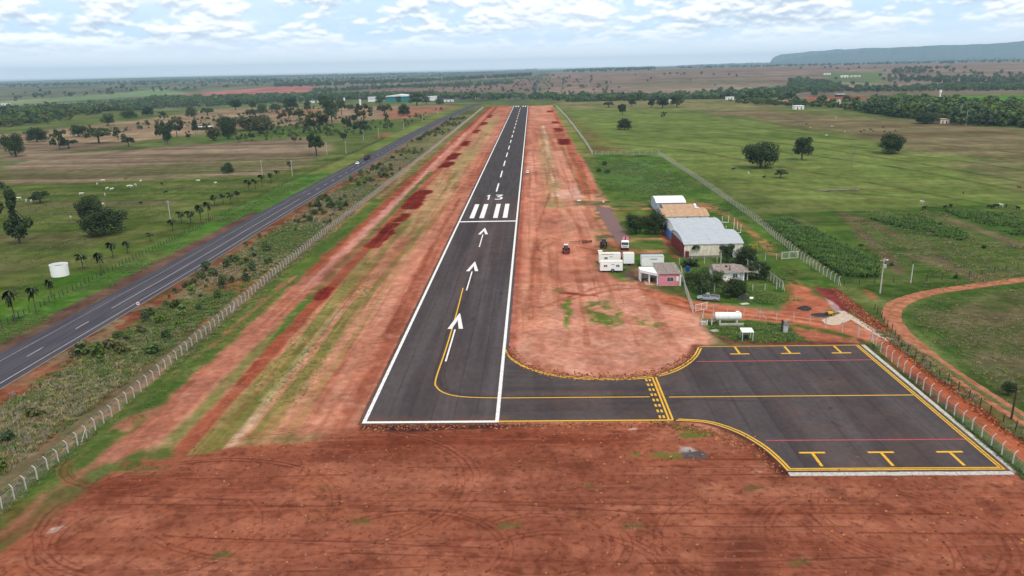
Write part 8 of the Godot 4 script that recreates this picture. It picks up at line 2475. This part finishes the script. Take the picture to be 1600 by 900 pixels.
func build_growth() -> void:
	var dry := [tuft(1, 30, 0.75, 0.5, Color(0.20, 0.155, 0.10), Color(0.42, 0.34, 0.24), 0.03, 0.7), tuft(2, 28, 0.9, 0.45, Color(0.15, 0.12, 0.075), Color(0.36, 0.29, 0.20), 0.03, 0.65)]
	var green := [tuft(3, 26, 0.5, 0.4, Color(0.085, 0.135, 0.036), Color(0.17, 0.215, 0.075), 0.035, 0.6), tuft(4, 24, 0.4, 0.4, Color(0.07, 0.12, 0.032), Color(0.145, 0.19, 0.062), 0.04, 0.6)]
	var mixed := [green[0], dry[1], green[1]]
	var crop := [tuft(5, 26, 1.1, 0.7, Color(0.055, 0.115, 0.028), Color(0.12, 0.19, 0.055), 0.06, 0.8), tuft(6, 24, 0.9, 0.8, Color(0.045, 0.095, 0.024), Color(0.10, 0.16, 0.048), 0.06, 0.8)]
	var verge := [Vector2(-75.5, 70), Vector2(-59.5, 70), Vector2(-58.5, 120), Vector2(-59.0, 300), Vector2(-58.5, 520), Vector2(-76.5, 520), Vector2(-77.0, 300), Vector2(-74.0, 150)]
	scatter("dry_grass", "tall dry straw-coloured grass between highway and long fence", "grass", dry, verge, 7000, 0.35, 0.95, 51, 0.54, 0.07)
	scatter("green_grass", "green weedy grass mixed into the verge beside the highway", "grass", green, verge, 8000, 0.5, 1.2, 52, 0.46, 0.06)
	var low := [protos.small[3], protos.small[1], protos.small[0]]
	scatter("shrubs", "low shrubs scattered through the verge beside the highway", "shrubs", low, [Vector2(-77, 75), Vector2(-59, 75), Vector2(-59, 900), Vector2(-78, 900)], 300, 0.9, 3.4, 68, 0.5, 0.05)
	scatter("shrubs", "scrub and saplings in the green hollow of the left pasture", "shrubs", low, [Vector2(-215.8, 610.2), Vector2(-167.5, 622.7), Vector2(-110.3, 796.6), Vector2(-106.3, 1134.0), Vector2(-143.3, 910.4), Vector2(-258.4, 997.2), Vector2(-288.1, 843.6), Vector2(-270.7, 680.0)], 300, 1.2, 4.5, 69, 0.45, 0.02, 8.0)
	scatter("shrubs", "shrubs dotted over the tan field before the left wood", "shrubs", low, [Vector2(-429.6, 741.8), Vector2(-369.0, 865.1), Vector2(-305.7, 1103.1), Vector2(-330.6, 1263.3), Vector2(-439.8, 1026.9), Vector2(-498.6, 859.2)], 130, 1.5, 5.0, 70, 0.4, 0.02, 8.0)
	# clods and stones: red earth turned over, and what lies where the asphalt ends
	var clods := [clod(1, Color(0.21, 0.075, 0.042)), clod(2, Color(0.30, 0.13, 0.08)), clod(3, Color(0.14, 0.05, 0.03))]
	scatter("soil_clods", "clods of dark red soil along the bank beside the earth road", "soil", clods, [Vector2(90.9, 182.3), Vector2(91.4, 166.6), Vector2(90.5, 147.2), Vector2(89.7, 127.9), Vector2(88.8, 112.6), Vector2(88.1, 95.8), Vector2(86.9, 92.7), Vector2(86.8, 110.7), Vector2(86.6, 126.2), Vector2(87.0, 141.7), Vector2(87.4, 162.0)], 2000, 0.05, 0.24, 81, 0.34, 0.1, 0.5)
	scatter("soil_clods", "crumbled soil and asphalt along the taxiway's inner curve", "soil", clods, [Vector2(10.8, 141.8), Vector2(12.4, 135.6), Vector2(14.9, 131.3), Vector2(18.4, 127.9), Vector2(23.0, 126.0), Vector2(32.1, 125.2), Vector2(40.7, 127.9), Vector2(47.1, 135.6), Vector2(49.2, 141.8), Vector2(46.8, 138.7), Vector2(39.8, 131.0), Vector2(32.4, 128.4), Vector2(23.2, 129.3), Vector2(17.3, 132.8), Vector2(13.8, 138.2), Vector2(12.2, 144.0)], 900, 0.06, 0.24, 82, 0.3, 0.1, 0.3)
	scatter("soil_clods", "crumbled soil along the runway's near end and apron's curved edge", "soil", clods, [Vector2(-11.4, 108.8), Vector2(11.0, 109.1), Vector2(39.3, 109.0), Vector2(45.6, 106.1), Vector2(49.7, 99.9), Vector2(50.9, 93.4), Vector2(49.5, 92.4), Vector2(47.5, 98.8), Vector2(43.2, 104.0), Vector2(37.9, 107.1), Vector2(11.1, 107.5), Vector2(-10.9, 106.5)], 1100, 0.05, 0.22, 83, 0.34, 0.1, 0.3)
	scatter("soil_clods", "stones and clods strewn over the packed earth in the foreground", "soil", clods, [Vector2(-40, 52), Vector2(75, 52), Vector2(80, 90), Vector2(45, 105), Vector2(-20, 106), Vector2(-44, 90)], 2200, 0.04, 0.2, 84, 0.44, 0.1)
	scatter("soil_clods", "clods along the red ditch left of the runway", "soil", clods, [Vector2(-38.5, 100), Vector2(-34, 100), Vector2(-33, 420), Vector2(-38.5, 420)], 900, 0.04, 0.17, 85, 0.42, 0.08, 0.6)
	scatter("weeds", "weeds growing along the foot of the long left fence", "grass", mixed, [Vector2(-54.8, 70), Vector2(-52.0, 70), Vector2(-53.2, 150), Vector2(-55.2, 300), Vector2(-56.6, 300), Vector2(-55.5, 150)], 1500, 0.35, 0.75, 53, 0.42, 0.1)
	scatter("weeds", "dark green weeds along the foot of the apron fence", "grass", green, [Vector2(82.3, 70), Vector2(83.1, 70), Vector2(83.7, 120), Vector2(84.3, 143), Vector2(83.5, 143), Vector2(82.6, 110)], 620, 0.35, 1.25, 54, 0.5, 0.09, 0.15)
	scatter("tall_crop", "tall bright green crop growing beside the long lawn fence", "crop", crop, [Vector2(99.1, 265.8), Vector2(107.9, 271.0), Vector2(111.5, 242.5), Vector2(111.9, 216.1), Vector2(107.8, 197.5), Vector2(103.1, 191.9), Vector2(97.8, 195.4), Vector2(97.7, 219.3), Vector2(98.3, 249.4)], 3600, 0.45, 1.25, 55, 0.42, 0.09)
	scatter("tall_crop", "rows of green crop clumps high on the rough field", "crop", crop, [Vector2(138.7, 277.2), Vector2(156.8, 279.5), Vector2(154.8, 239.4), Vector2(148.6, 232.4), Vector2(144.9, 248.1), Vector2(137.4, 259.4)], 900, 0.4, 1.0, 56, 0.5, 0.09)
	scatter("tall_crop", "green crop clumps at the rough field's right edge", "crop", crop, [Vector2(169.4, 283.6), Vector2(193.1, 272.6), Vector2(172.9, 227.2), Vector2(168.7, 232.9), Vector2(168.6, 257.0)], 1000, 0.4, 1.0, 57, 0.5, 0.09)
	scatter("lawn_growth", "rough grass on the plot around the white fuel tank", "grass", green, [Vector2(53.9, 157.9), Vector2(64.6, 156.2), Vector2(70.4, 153.9), Vector2(71.7, 145.9), Vector2(59.2, 144.0), Vector2(54.5, 149.5)], 800, 0.3, 0.9, 58, 0.46, 0.14)
	scatter("lawn_growth", "rough grass in the garden round the old house", "grass", green, [Vector2(55.3, 189.9), Vector2(64.1, 189.5), Vector2(82.4, 198.2), Vector2(84.3, 188.5), Vector2(77.3, 172.1), Vector2(70.1, 170.4), Vector2(59.2, 174.9)], 900, 0.3, 0.9, 59, 0.48, 0.14)
	scatter("lawn_growth", "taller grass across the lawns between the hangars and fence", "grass", green, [Vector2(56.6, 462.0), Vector2(93.0, 470.0), Vector2(96.2, 268.4), Vector2(93.7, 194.3), Vector2(84.9, 198.0), Vector2(80.1, 218.0), Vector2(84.7, 242.4), Vector2(85.4, 302.5), Vector2(61.8, 317.1), Vector2(49.4, 358.5)], 3000, 0.4, 0.9, 60, 0.50, 0.12)
	scatter("roadside_grass", "lush green grass on the highway's left bank", "grass", green, [Vector2(-106, 120), Vector2(-96.5, 120), Vector2(-96.8, 420), Vector2(-106, 420)], 2600, 0.3, 0.7, 61, 0.48, 0.1)
	scatter("pasture_tufts", "coarse tufts dotted over the near left pasture", "grass", green, [Vector2(-101.9, 155.4), Vector2(-250.3, 370.6), Vector2(-133.5, 407.1), Vector2(-122.0, 357.1), Vector2(-112.9, 232.0), Vector2(-105.9, 175.4)], 2600, 0.3, 0.8, 62, 0.5, 0.1)
	scatter("pasture_tufts", "coarse tufts in the paddock inside the track's bend", "grass", mixed, [Vector2(98.8, 160.7), Vector2(110.6, 171.7), Vector2(137.8, 182.5), Vector2(121.8, 148.1), Vector2(94.8, 112.5), Vector2(94.1, 129.9)], 1500, 0.2, 0.55, 63, 0.46, 0.09)
	scatter("rough_weeds", "weeds and clods over the rough field between crop and track", "grass", mixed, [Vector2(137.5, 283.8), Vector2(196.8, 278.6), Vector2(142.8, 190.6), Vector2(101.4, 171.1), Vector2(101.0, 187.7)], 2200, 0.3, 0.75, 64, 0.5, 0.06)
	scatter("bank_weeds", "weeds along the wooden fence between road and track", "grass", mixed, [Vector2(88.2, 70), Vector2(89.8, 70), Vector2(89.2, 120), Vector2(91.0, 150), Vector2(88.4, 150), Vector2(87.8, 110)], 700, 0.3, 0.9, 65, 0.4, 0.1)
	scatter("strip_grass", "thin grass tufts on the bare strip left of the runway", "grass", green, [Vector2(-35, 114), Vector2(-23, 114), Vector2(-24, 240), Vector2(-35, 240)], 900, 0.15, 0.35, 66, 0.56, 0.12)
	scatter("strip_grass", "grass tufts along the inside of the long left fence", "grass", green, [Vector2(-54, 84), Vector2(-47, 110), Vector2(-48, 300), Vector2(-55, 300), Vector2(-54, 120)], 2400, 0.15, 0.4, 67, 0.48, 0.06)

# ---------------------------------------------------------------- what lies far off
func wood(called: String, label: String, area: Array, count: int, lo: float, hi: float, sd: int, kinds: Array, clump := 0.0, cf := 0.002) -> void:
	var shapes := []
	for k: int in kinds:
		shapes.append(protos.small[k])
	scatter(called, label, "wood", shapes, area, count, lo, hi, sd, clump, cf, 6.0)

func build_far() -> void:
	var all := [0, 1, 2, 4]
	wood("woodland", "dense green wood along the left pasture's far edge", [Vector2(-662.6, 900.5), Vector2(-606.1, 886.3), Vector2(-591.3, 934.9), Vector2(-631.8, 1101.5), Vector2(-803.6, 1632.7), Vector2(-637.8, 1827.0), Vector2(-530.1, 1878.8), Vector2(-607.1, 2086.2), Vector2(-932.1, 2148.6), Vector2(-1129.7, 1927.4), Vector2(-1234.0, 1792.0), Vector2(-1278.6, 1727.5)], 1500, 8.0, 14.0, 71, [0, 1, 2, 4, 3])
	wood("woodland", "dark wood behind the far sheds left of the highway", [Vector2(-1006.5, 1942.4), Vector2(-666.8, 2004.3), Vector2(-318.6, 1923.6), Vector2(-120.7, 1832.2), Vector2(-134.8, 2022.6), Vector2(-400.3, 2188.1), Vector2(-754.1, 2263.5), Vector2(-1089.4, 2248.3)], 900, 10.0, 16.0, 72, all)
	wood("woodland", "wooded stream valley beyond the runway's end", [Vector2(-120.7, 1832.2), Vector2(58.2, 1746.3), Vector2(154.3, 1300.2), Vector2(240.1, 1191.4), Vector2(365.8, 1071.3), Vector2(568.5, 1697.9), Vector2(503.1, 1813.1), Vector2(263.9, 1786.7), Vector2(61.6, 1887.7), Vector2(-134.8, 2022.6)], 620, 9.0, 15.0, 73, all, 0.40, 0.004)
	wood("woodland", "broad dark wood at the right edge of the brown pasture", [Vector2(382.1, 861.7), Vector2(383.1, 760.9), Vector2(382.7, 689.5), Vector2(416.0, 635.6), Vector2(436.3, 591.5), Vector2(523.8, 717.8), Vector2(512.5, 792.8), Vector2(519.3, 952.4), Vector2(481.1, 1002.5), Vector2(442.7, 984.2)], 900, 9.0, 15.0, 74, [0, 1, 4, 1])
	wood("woodland", "thin bushes along the brown pasture's upper boundary", [Vector2(308.1, 1117.0), Vector2(389.3, 973.1), Vector2(397.7, 882.0), Vector2(413.0, 918.0), Vector2(391.6, 1023.0), Vector2(323.1, 1175.1)], 130, 5.0, 9.0, 75, [0, 3, 2])
	wood("woodland", "belt of dark wood below the green farm fields", [Vector2(438.9, 1923.4), Vector2(624.5, 1826.4), Vector2(817.6, 1798.7), Vector2(1082.6, 1717.5), Vector2(1151.7, 1621.2), Vector2(1310.9, 1851.3), Vector2(1129.2, 2059.7), Vector2(917.9, 1955.7), Vector2(788.0, 2026.4), Vector2(586.7, 2006.4)], 620, 9.0, 14.0, 76, [0, 1, 4])
	wood("woodland", "spinney on the slope under the white farm", [Vector2(641.8, 1897.5), Vector2(760.6, 1873.7), Vector2(920.9, 2355.1), Vector2(916.6, 2651.8), Vector2(891.1, 2664.8)], 260, 9.0, 14.0, 77, [0, 1, 4])
	wood("woodland", "long dark wood along the far crest on the right", [Vector2(982.5, 5198.9), Vector2(1841.0, 4828.0), Vector2(2580.8, 3697.4), Vector2(5019.7, 7223.6), Vector2(7971.8, 21084.0), Vector2(3145.4, 16858.6)], 2000, 10.0, 19.0, 78, [1, 4])
	wood("woodland", "planted dark wood block on the crest right of the far road", [Vector2(224.3, 5383.3), Vector2(512.0, 4713.3), Vector2(725.1, 4565.1), Vector2(2083.5, 13331.7), Vector2(1335.0, 14846.9), Vector2(664.3, 13411.3)], 900, 14.0, 20.0, 79, [1, 4])
	wood("woodland", "scattered trees thickening to the right on the far slope", [Vector2(1069.9, 2373.2), Vector2(1227.8, 1954.2), Vector2(1334.2, 1885.2), Vector2(2244.5, 3208.4), Vector2(1558.0, 3366.1)], 420, 9.0, 16.0, 80, [0, 1, 4, 5], 0.5, 0.002)
	wood("savanna_trees", "open woodland scattered over the far left plain", [Vector2(-1675.0, 1945.7), Vector2(-1577.0, 2290.2), Vector2(-1435.9, 2769.5), Vector2(-1212.7, 3457.4), Vector2(-913.2, 4182.9), Vector2(114.1, 12716.0), Vector2(176.9, 20838.2), Vector2(-2997.4, 8504.3), Vector2(-4462.7, 6480.0), Vector2(-7875.1, 8325.6)], 3000, 8.0, 18.0, 81, [0, 1, 4, 3], 0.42, 0.0012)
	wood("woodland", "strip of dark wood across the far slope left of the road", [Vector2(-1020.0, 3133.1), Vector2(-704.8, 3239.3), Vector2(-359.1, 3509.4), Vector2(14.6, 3972.0), Vector2(14.3, 4707.4), Vector2(-401.8, 3911.4), Vector2(-794.3, 3645.2), Vector2(-1139.1, 3496.8)], 620, 10.0, 16.0, 82, [1, 4])
	wood("woodland", "lower strip of wood across the slope left of the far road", [Vector2(-698.8, 2540.8), Vector2(-506.6, 2754.0), Vector2(-235.1, 2769.4), Vector2(-55.6, 2867.1), Vector2(-58.7, 2994.0), Vector2(-252.3, 2960.7), Vector2(-542.9, 2947.6), Vector2(-762.6, 2770.5)], 300, 9.0, 14.0, 83, [0, 1, 4], 0.36, 0.003)
	wood("savanna_trees", "small bushes dotted over the slopes either side of the far road", [Vector2(-309.0, 2067.5), Vector2(236.4, 1800.7), Vector2(311.2, 2796.6), Vector2(110.6, 3928.0), Vector2(-329.3, 3228.0)], 230, 5.0, 10.0, 84, [0, 1, 5])
	# trees one can tell apart on the slopes beyond
	var rg := RandomNumberGenerator.new()
	rg.seed = 91
	var small_shapes: Array = protos.small
	for p in [[Vector2(262.6, 3235.6), 14.0], [Vector2(572.9, 3304.9), 12.0], [Vector2(599.6, 3320.6), 12.0], [Vector2(624.6, 3296.2), 12.0], [Vector2(631.7, 3249.0), 9.0], [Vector2(649.5, 3273.4), 12.0], [Vector2(717.2, 3257.1), 14.0], [Vector2(731.3, 3100.7), 10.0], [Vector2(783.6, 3070.1), 10.0], [Vector2(781.2, 2945.2), 11.0], [Vector2(458.1, 2913.7), 10.0], [Vector2(424.8, 2766.8), 8.0], [Vector2(457.8, 3344.1), 8.0], [Vector2(1527.4, 7764.9), 11.0], [Vector2(327.9, 1903.2), 12.0], [Vector2(287.8, 1961.3), 11.0], [Vector2(563.6, 2349.5), 7.0], [Vector2(564.9, 2728.3), 7.0]]:
		far_tree(small_shapes, p[0], p[1], rg, "small dark tree standing apart on the brown slope beyond the runway", "trees on the brown slope beyond the runway")
	for p in [[Vector2(1250.6, 3639.0), 13.0], [Vector2(1936.4, 5424.2), 13.0], [Vector2(1389.3, 3716.4), 13.0], [Vector2(1407.8, 3694.4), 14.0], [Vector2(1389.4, 3569.4), 13.0], [Vector2(1345.1, 3334.8), 11.0], [Vector2(1016.1, 2600.8), 11.0], [Vector2(1477.7, 3549.2), 14.0], [Vector2(1567.5, 3594.2), 10.0], [Vector2(1403.9, 3124.8), 12.0], [Vector2(1370.1, 2931.2), 17.0], [Vector2(1290.6, 2728.6), 11.0], [Vector2(1211.7, 2658.4), 11.0], [Vector2(1394.9, 2851.6), 20.0], [Vector2(1209.2, 2715.9), 14.0], [Vector2(1173.2, 2318.4), 13.0], [Vector2(1165.9, 2274.1), 12.0], [Vector2(1265.0, 2367.3), 9.0], [Vector2(917.5, 2219.8), 15.0], [Vector2(934.2, 2166.4), 13.0], [Vector2(884.7, 2104.3), 10.0], [Vector2(1045.6, 2244.2), 9.0], [Vector2(1336.5, 2327.6), 14.0], [Vector2(1456.3, 2468.5), 10.0]]:
		far_tree(small_shapes, p[0], p[1], rg, "small dark tree on the far right slope around the white farm", "trees on the far right slope")
	for p in [[Vector2(400.3, 1160.9), 17.0], [Vector2(604.8, 1638.2), 15.0], [Vector2(393.8, 1022.1), 15.0], [Vector2(389.3, 973.1), 15.0], [Vector2(421.3, 1010.4), 15.0], [Vector2(437.9, 1021.2), 14.0], [Vector2(370.1, 1050.4), 12.0], [Vector2(395.3, 1186.9), 13.0], [Vector2(334.1, 1169.9), 12.0], [Vector2(368.3, 1176.5), 11.0], [Vector2(348.9, 1185.9), 9.0], [Vector2(566.3, 1172.7), 11.0], [Vector2(768.7, 1827.3), 12.0]]:
		far_tree(small_shapes, p[0], p[1], rg, "dark tree among the farm roofs beyond the brown pasture", "trees among the far farm roofs")
	# hills: the table mountain on the right, and the low blue ranges
	table_hill([[1185, -4], [1203, 3], [1225, 8], [1262, 11], [1300, 14], [1350, 18], [1450, 21], [1525, 22], [1560, 23.5], [1580, 26], [1600, 25], [1640, 23], [1800, 24], [2000, 20], [2200, 8]], 12000.0, 4)
	table_hill([[1190, -3], [1200, 10], [1212, 13], [1262, 16.5], [1300, 18.5], [1350, 19.5], [1500, 20], [1700, 14]], 14500.0, 5)
	# far works and farms
	far_works()

func far_tree(shapes: Array, at: Vector2, size: float, rg: RandomNumberGenerator, label: String, group: String) -> void:
	var s: Array = shapes[[0, 1, 4][rg.randi() % 3]]
	var o := thing("tree", label, "tree", at3(at, -0.2), rg.randf() * TAU, group)
	o.scale = Vector3(size * rg.randf_range(0.9, 1.3), size * rg.randf_range(0.75, 1.0), size)
	hang("crown", s[0], null, o)
	hang("trunk", s[1], M.bark, o)

# a ridge: rows of [bearing, height], built with a worn scarp in front and a broad top
func table_hill(rows: Array, dist: float, sd: int) -> void:
	var st := mk()
	var n := 150
	var prof := [[-2600.0, 0.0], [-1500.0, 0.14], [-900.0, 0.3], [-450.0, 0.62], [-160.0, 0.93], [0.0, 1.0], [1000.0, 1.02], [2400.0, 0.9], [3400.0, 0.0]]
	var grid := []
	for i in n + 1:
		var q: float = lerpf(rows[0][0], rows[-1][0], float(i) / n)
		var h := 0.0
		for k in rows.size() - 1:
			if q >= rows[k][0]: h = lerpf(rows[k][1], rows[k + 1][1], smoothstep(rows[k][0], rows[k + 1][0], q))
		var az := atan((q - 800.0) / 1180.0) - 0.0308
		var col := []
		for m in prof.size():
			var gully := (nz(i * 9.0 + sd * 50.0, 20.0) - 0.5) * 900.0 * (1.0 - absf(m - 3.0) / 6.0)
			var d: float = dist + prof[m][0] + gully
			var y: float = h / 1180.0 * dist * prof[m][1] * (1.0 + (nz(i * 11.0, m * 40.0 + sd * 9.0) - 0.5) * 0.10) + 52.0
			if prof[m][1] <= 0.0: y = -40.0
			col.append(Vector3(16.9 + tan(az) * d, y, -d))
		grid.append(col)
	for i in n:
		for m in prof.size() - 1: quad(st, grid[i][m], grid[i + 1][m], grid[i + 1][m + 1], grid[i][m + 1], Vector3(0, 1, 0.2))
	struct("hill", st, worn("hill_scrub", Color(0.05, 0.075, 0.06), Color(0.12, 0.135, 0.11), 900.0, 0.95, Vector3.ONE, 60) if not M.has("hill_scrub") else M.hill_scrub)

func block(parent: Node3D, at: Vector2, w: float, dp: float, h: float, mat: String, roof: String, base := 0.0) -> void:
	var o := at3(at, base) - parent.position
	slab(parent, "wall", o + Vector3(0, h * 0.5, -dp * 0.5), Vector3(w, h, dp), mat)
	slab(parent, "roof", o + Vector3(0, h + 0.25, -dp * 0.5), Vector3(w + 0.8, 0.5, dp + 0.8), roof, 0.1)

func far_works() -> void:
	var p: Vector2 = Vector2(-291.2, 1807.7)
	var o := thing("factory_hall", "long teal factory hall with pale roof beyond the brown slope", "factory", at3(p), 0.05)
	slab(o, "wall", Vector3(0, 6, -22), Vector3(62, 12, 44), "teal", 0.3)
	for k in 10: slab(o, "wall_panel", Vector3(-27.9 + k * 6.2, 5.9, 0.06), Vector3(6.0, 11.6, 0.1), "teal")
	var st := mk()
	prism(st, [Vector2(-33, 12.0), Vector2(33, 12.0), Vector2(33, 12.8), Vector2(0, 16.5), Vector2(-33, 12.8)], -46.0, 2.0)
	obj("roof", st, M.roof_white, o)
	slab(o, "rear_wing", Vector3(48, 4.5, -40), Vector3(70, 9, 30), "white_wall")
	slab(o, "wing_roof", Vector3(48, 9.3, -40), Vector3(72, 0.6, 32), "roof_white")
	var q := thing("factory_building", "pale low factory building left of the teal hall", "factory", at3(Vector2(-360.6, 1838.6)))
	slab(q, "wall", Vector3(0, 5.5, -10), Vector3(24, 11, 20), "white_wall", 0.2)
	slab(q, "roof", Vector3(0, 11.2, -10), Vector3(25, 0.5, 21), "roof_zinc")
	for k in 5: slab(q, "window", Vector3(-9.0 + k * 4.5, 6.5, 0.03), Vector3(2.2, 2.0, 0.06), "glass")
	var t := thing("storage_tank", "tall white standing tank on the tan slope left of factory", "tank", at3(Vector2(-271.0, 1294.8)))
	st = mk()
	tube(st, [Vector3(0, 0, 0), Vector3(0, 11, 0), Vector3(0, 11.8, 0)], [1.7, 1.7, 0.6], 16)
	obj("shell", st, M.white_wall, t)
	rod(t, "ladder", Vector3(0, 0, 1.8), Vector3(0, 11, 1.8), 0.15, "steel", 4)
	t = thing("storage_tank", "shorter white tank before the dark wood, left of the tall one", "tank", at3(Vector2(-446.7, 1910.4)))
	st = mk()
	tube(st, [Vector3(0, 0, 0), Vector3(0, 8, 0), Vector3(0, 8.6, 0)], [2.0, 2.0, 0.7], 16)
	obj("shell", st, M.white_wall, t)
	for r in [[Vector2(-515.9, 1839.9), 26.0, 4.0, "white_wall", "roof_white", "long low white shed left of the factory tanks"], [Vector2(-478.8, 1856.8), 40.0, 4.0, "white_wall", "roof_white", "longest low white shed before the dark wood"], [Vector2(-171.5, 1753.2), 22.0, 4.0, "white_wall", "roof_zinc", "low white hut by the highway's far end"], [Vector2(-150.8, 1954.8), 16.0, 4.5, "white_wall", "roof_white", "small white hut at the wood's edge near the runway's end"], [Vector2(-126.2, 1906.3), 10.0, 3.5, "cream_wall", "roof_white", "tiny pale hut right of the one at the wood's edge"], [Vector2(-323.5, 788.6), 13.0, 2.8, "dark_wood", "roof_white", "open shed with white sloping roof in the left pasture"], [Vector2(223.9, 1176.4), 10.0, 4.0, "cream_wall", "roof_white", "pale farmhouse behind the far-edge trees"], [Vector2(331.7, 1243.7), 12.0, 4.0, "white_wall", "roof_white", "white farmhouse in the wooded valley"], [Vector2(538.5, 1872.5), 26.0, 5.0, "white_wall", "roof_tan", "pale farm buildings on the rise right of the valley wood"], [Vector2(365.1, 1071.7), 20.0, 4.5, "pink_wall", "roof_tan", "reddish farm building among dark trees"], [Vector2(340.0, 945.8), 11.0, 4.0, "white_wall", "roof_white", "white hut at the brown pasture's upper edge"], [Vector2(428.4, 1063.0), 15.0, 4.5, "cream_wall", "roof_white", "white-roofed farm hut between two dark trees"], [Vector2(525.5, 1295.1), 14.0, 3.5, "dark_wood", "roof_white", "dark barn with pale roof on red soil"], [Vector2(1117.1, 2947.5), 24.0, 6.0, "white_wall", "roof_white", "left white building of the distant farm"], [Vector2(1092.6, 2722.3), 24.0, 7.0, "white_wall", "roof_white", "middle white building of the distant farm"], [Vector2(1132.3, 2729.1), 34.0, 5.0, "cream_wall", "roof_white", "long pale building of the distant farm"], [Vector2(380.7, 690.0), 8.0, 3.5, "cream_wall", "roof_tan", "small pinkish hut by the right wood's dark tree"], [Vector2(-1404.3, 2059.8), 22.0, 6.0, "white_wall", "roof_zinc", "grey-roofed building far off at the photo's left edge"], [Vector2(-1172.1, 1943.2), 14.0, 4.0, "cream_wall", "roof_white", "pale building behind the left wood"]]:
		var b := thing("farm_building", r[5], "building", at3(r[0]), 0.0, "far buildings")
		block(b, r[0], r[1], 9.0, r[2], r[3], r[4])
		for k in 2: slab(b, "door", Vector3(r[1] * (-0.2 + 0.4 * k), r[2] * 0.35, 0.04), Vector3(r[1] * 0.1, r[2] * 0.7, 0.08), "dark")
	t = thing("water_tower", "thin white water tower beyond the right wood", "water tower", at3(Vector2(600.9, 1130.1)))
	rod(t, "shaft", Vector3.ZERO, Vector3(0, 9, 0), 1.0, "white_wall", 10)
	st = mk()
	tube(st, [Vector3(0, 9, 0), Vector3(0, 13, 0)], [1.8, 1.8], 12)
	obj("tank", st, M.white_wall, t)
	for k in 6:
		var b: Vector2 = [Vector2(-660.1, 1868.0), Vector2(-526.4, 1844.4), Vector2(385.6, 665.2), Vector2(-284.2, 1908.1), Vector2(-555.3, 1889.5), Vector2(790.7, 1982.9)][k]
		pole(["thin mast above the left wood", "lattice-like mast before the far white sheds", "pale pole before the right wood's dark bank", "thin mast behind the teal hall", "second mast left of the far white sheds", "thin mast in the belt of dark wood"][k], b, 13.0, false, "far masts")
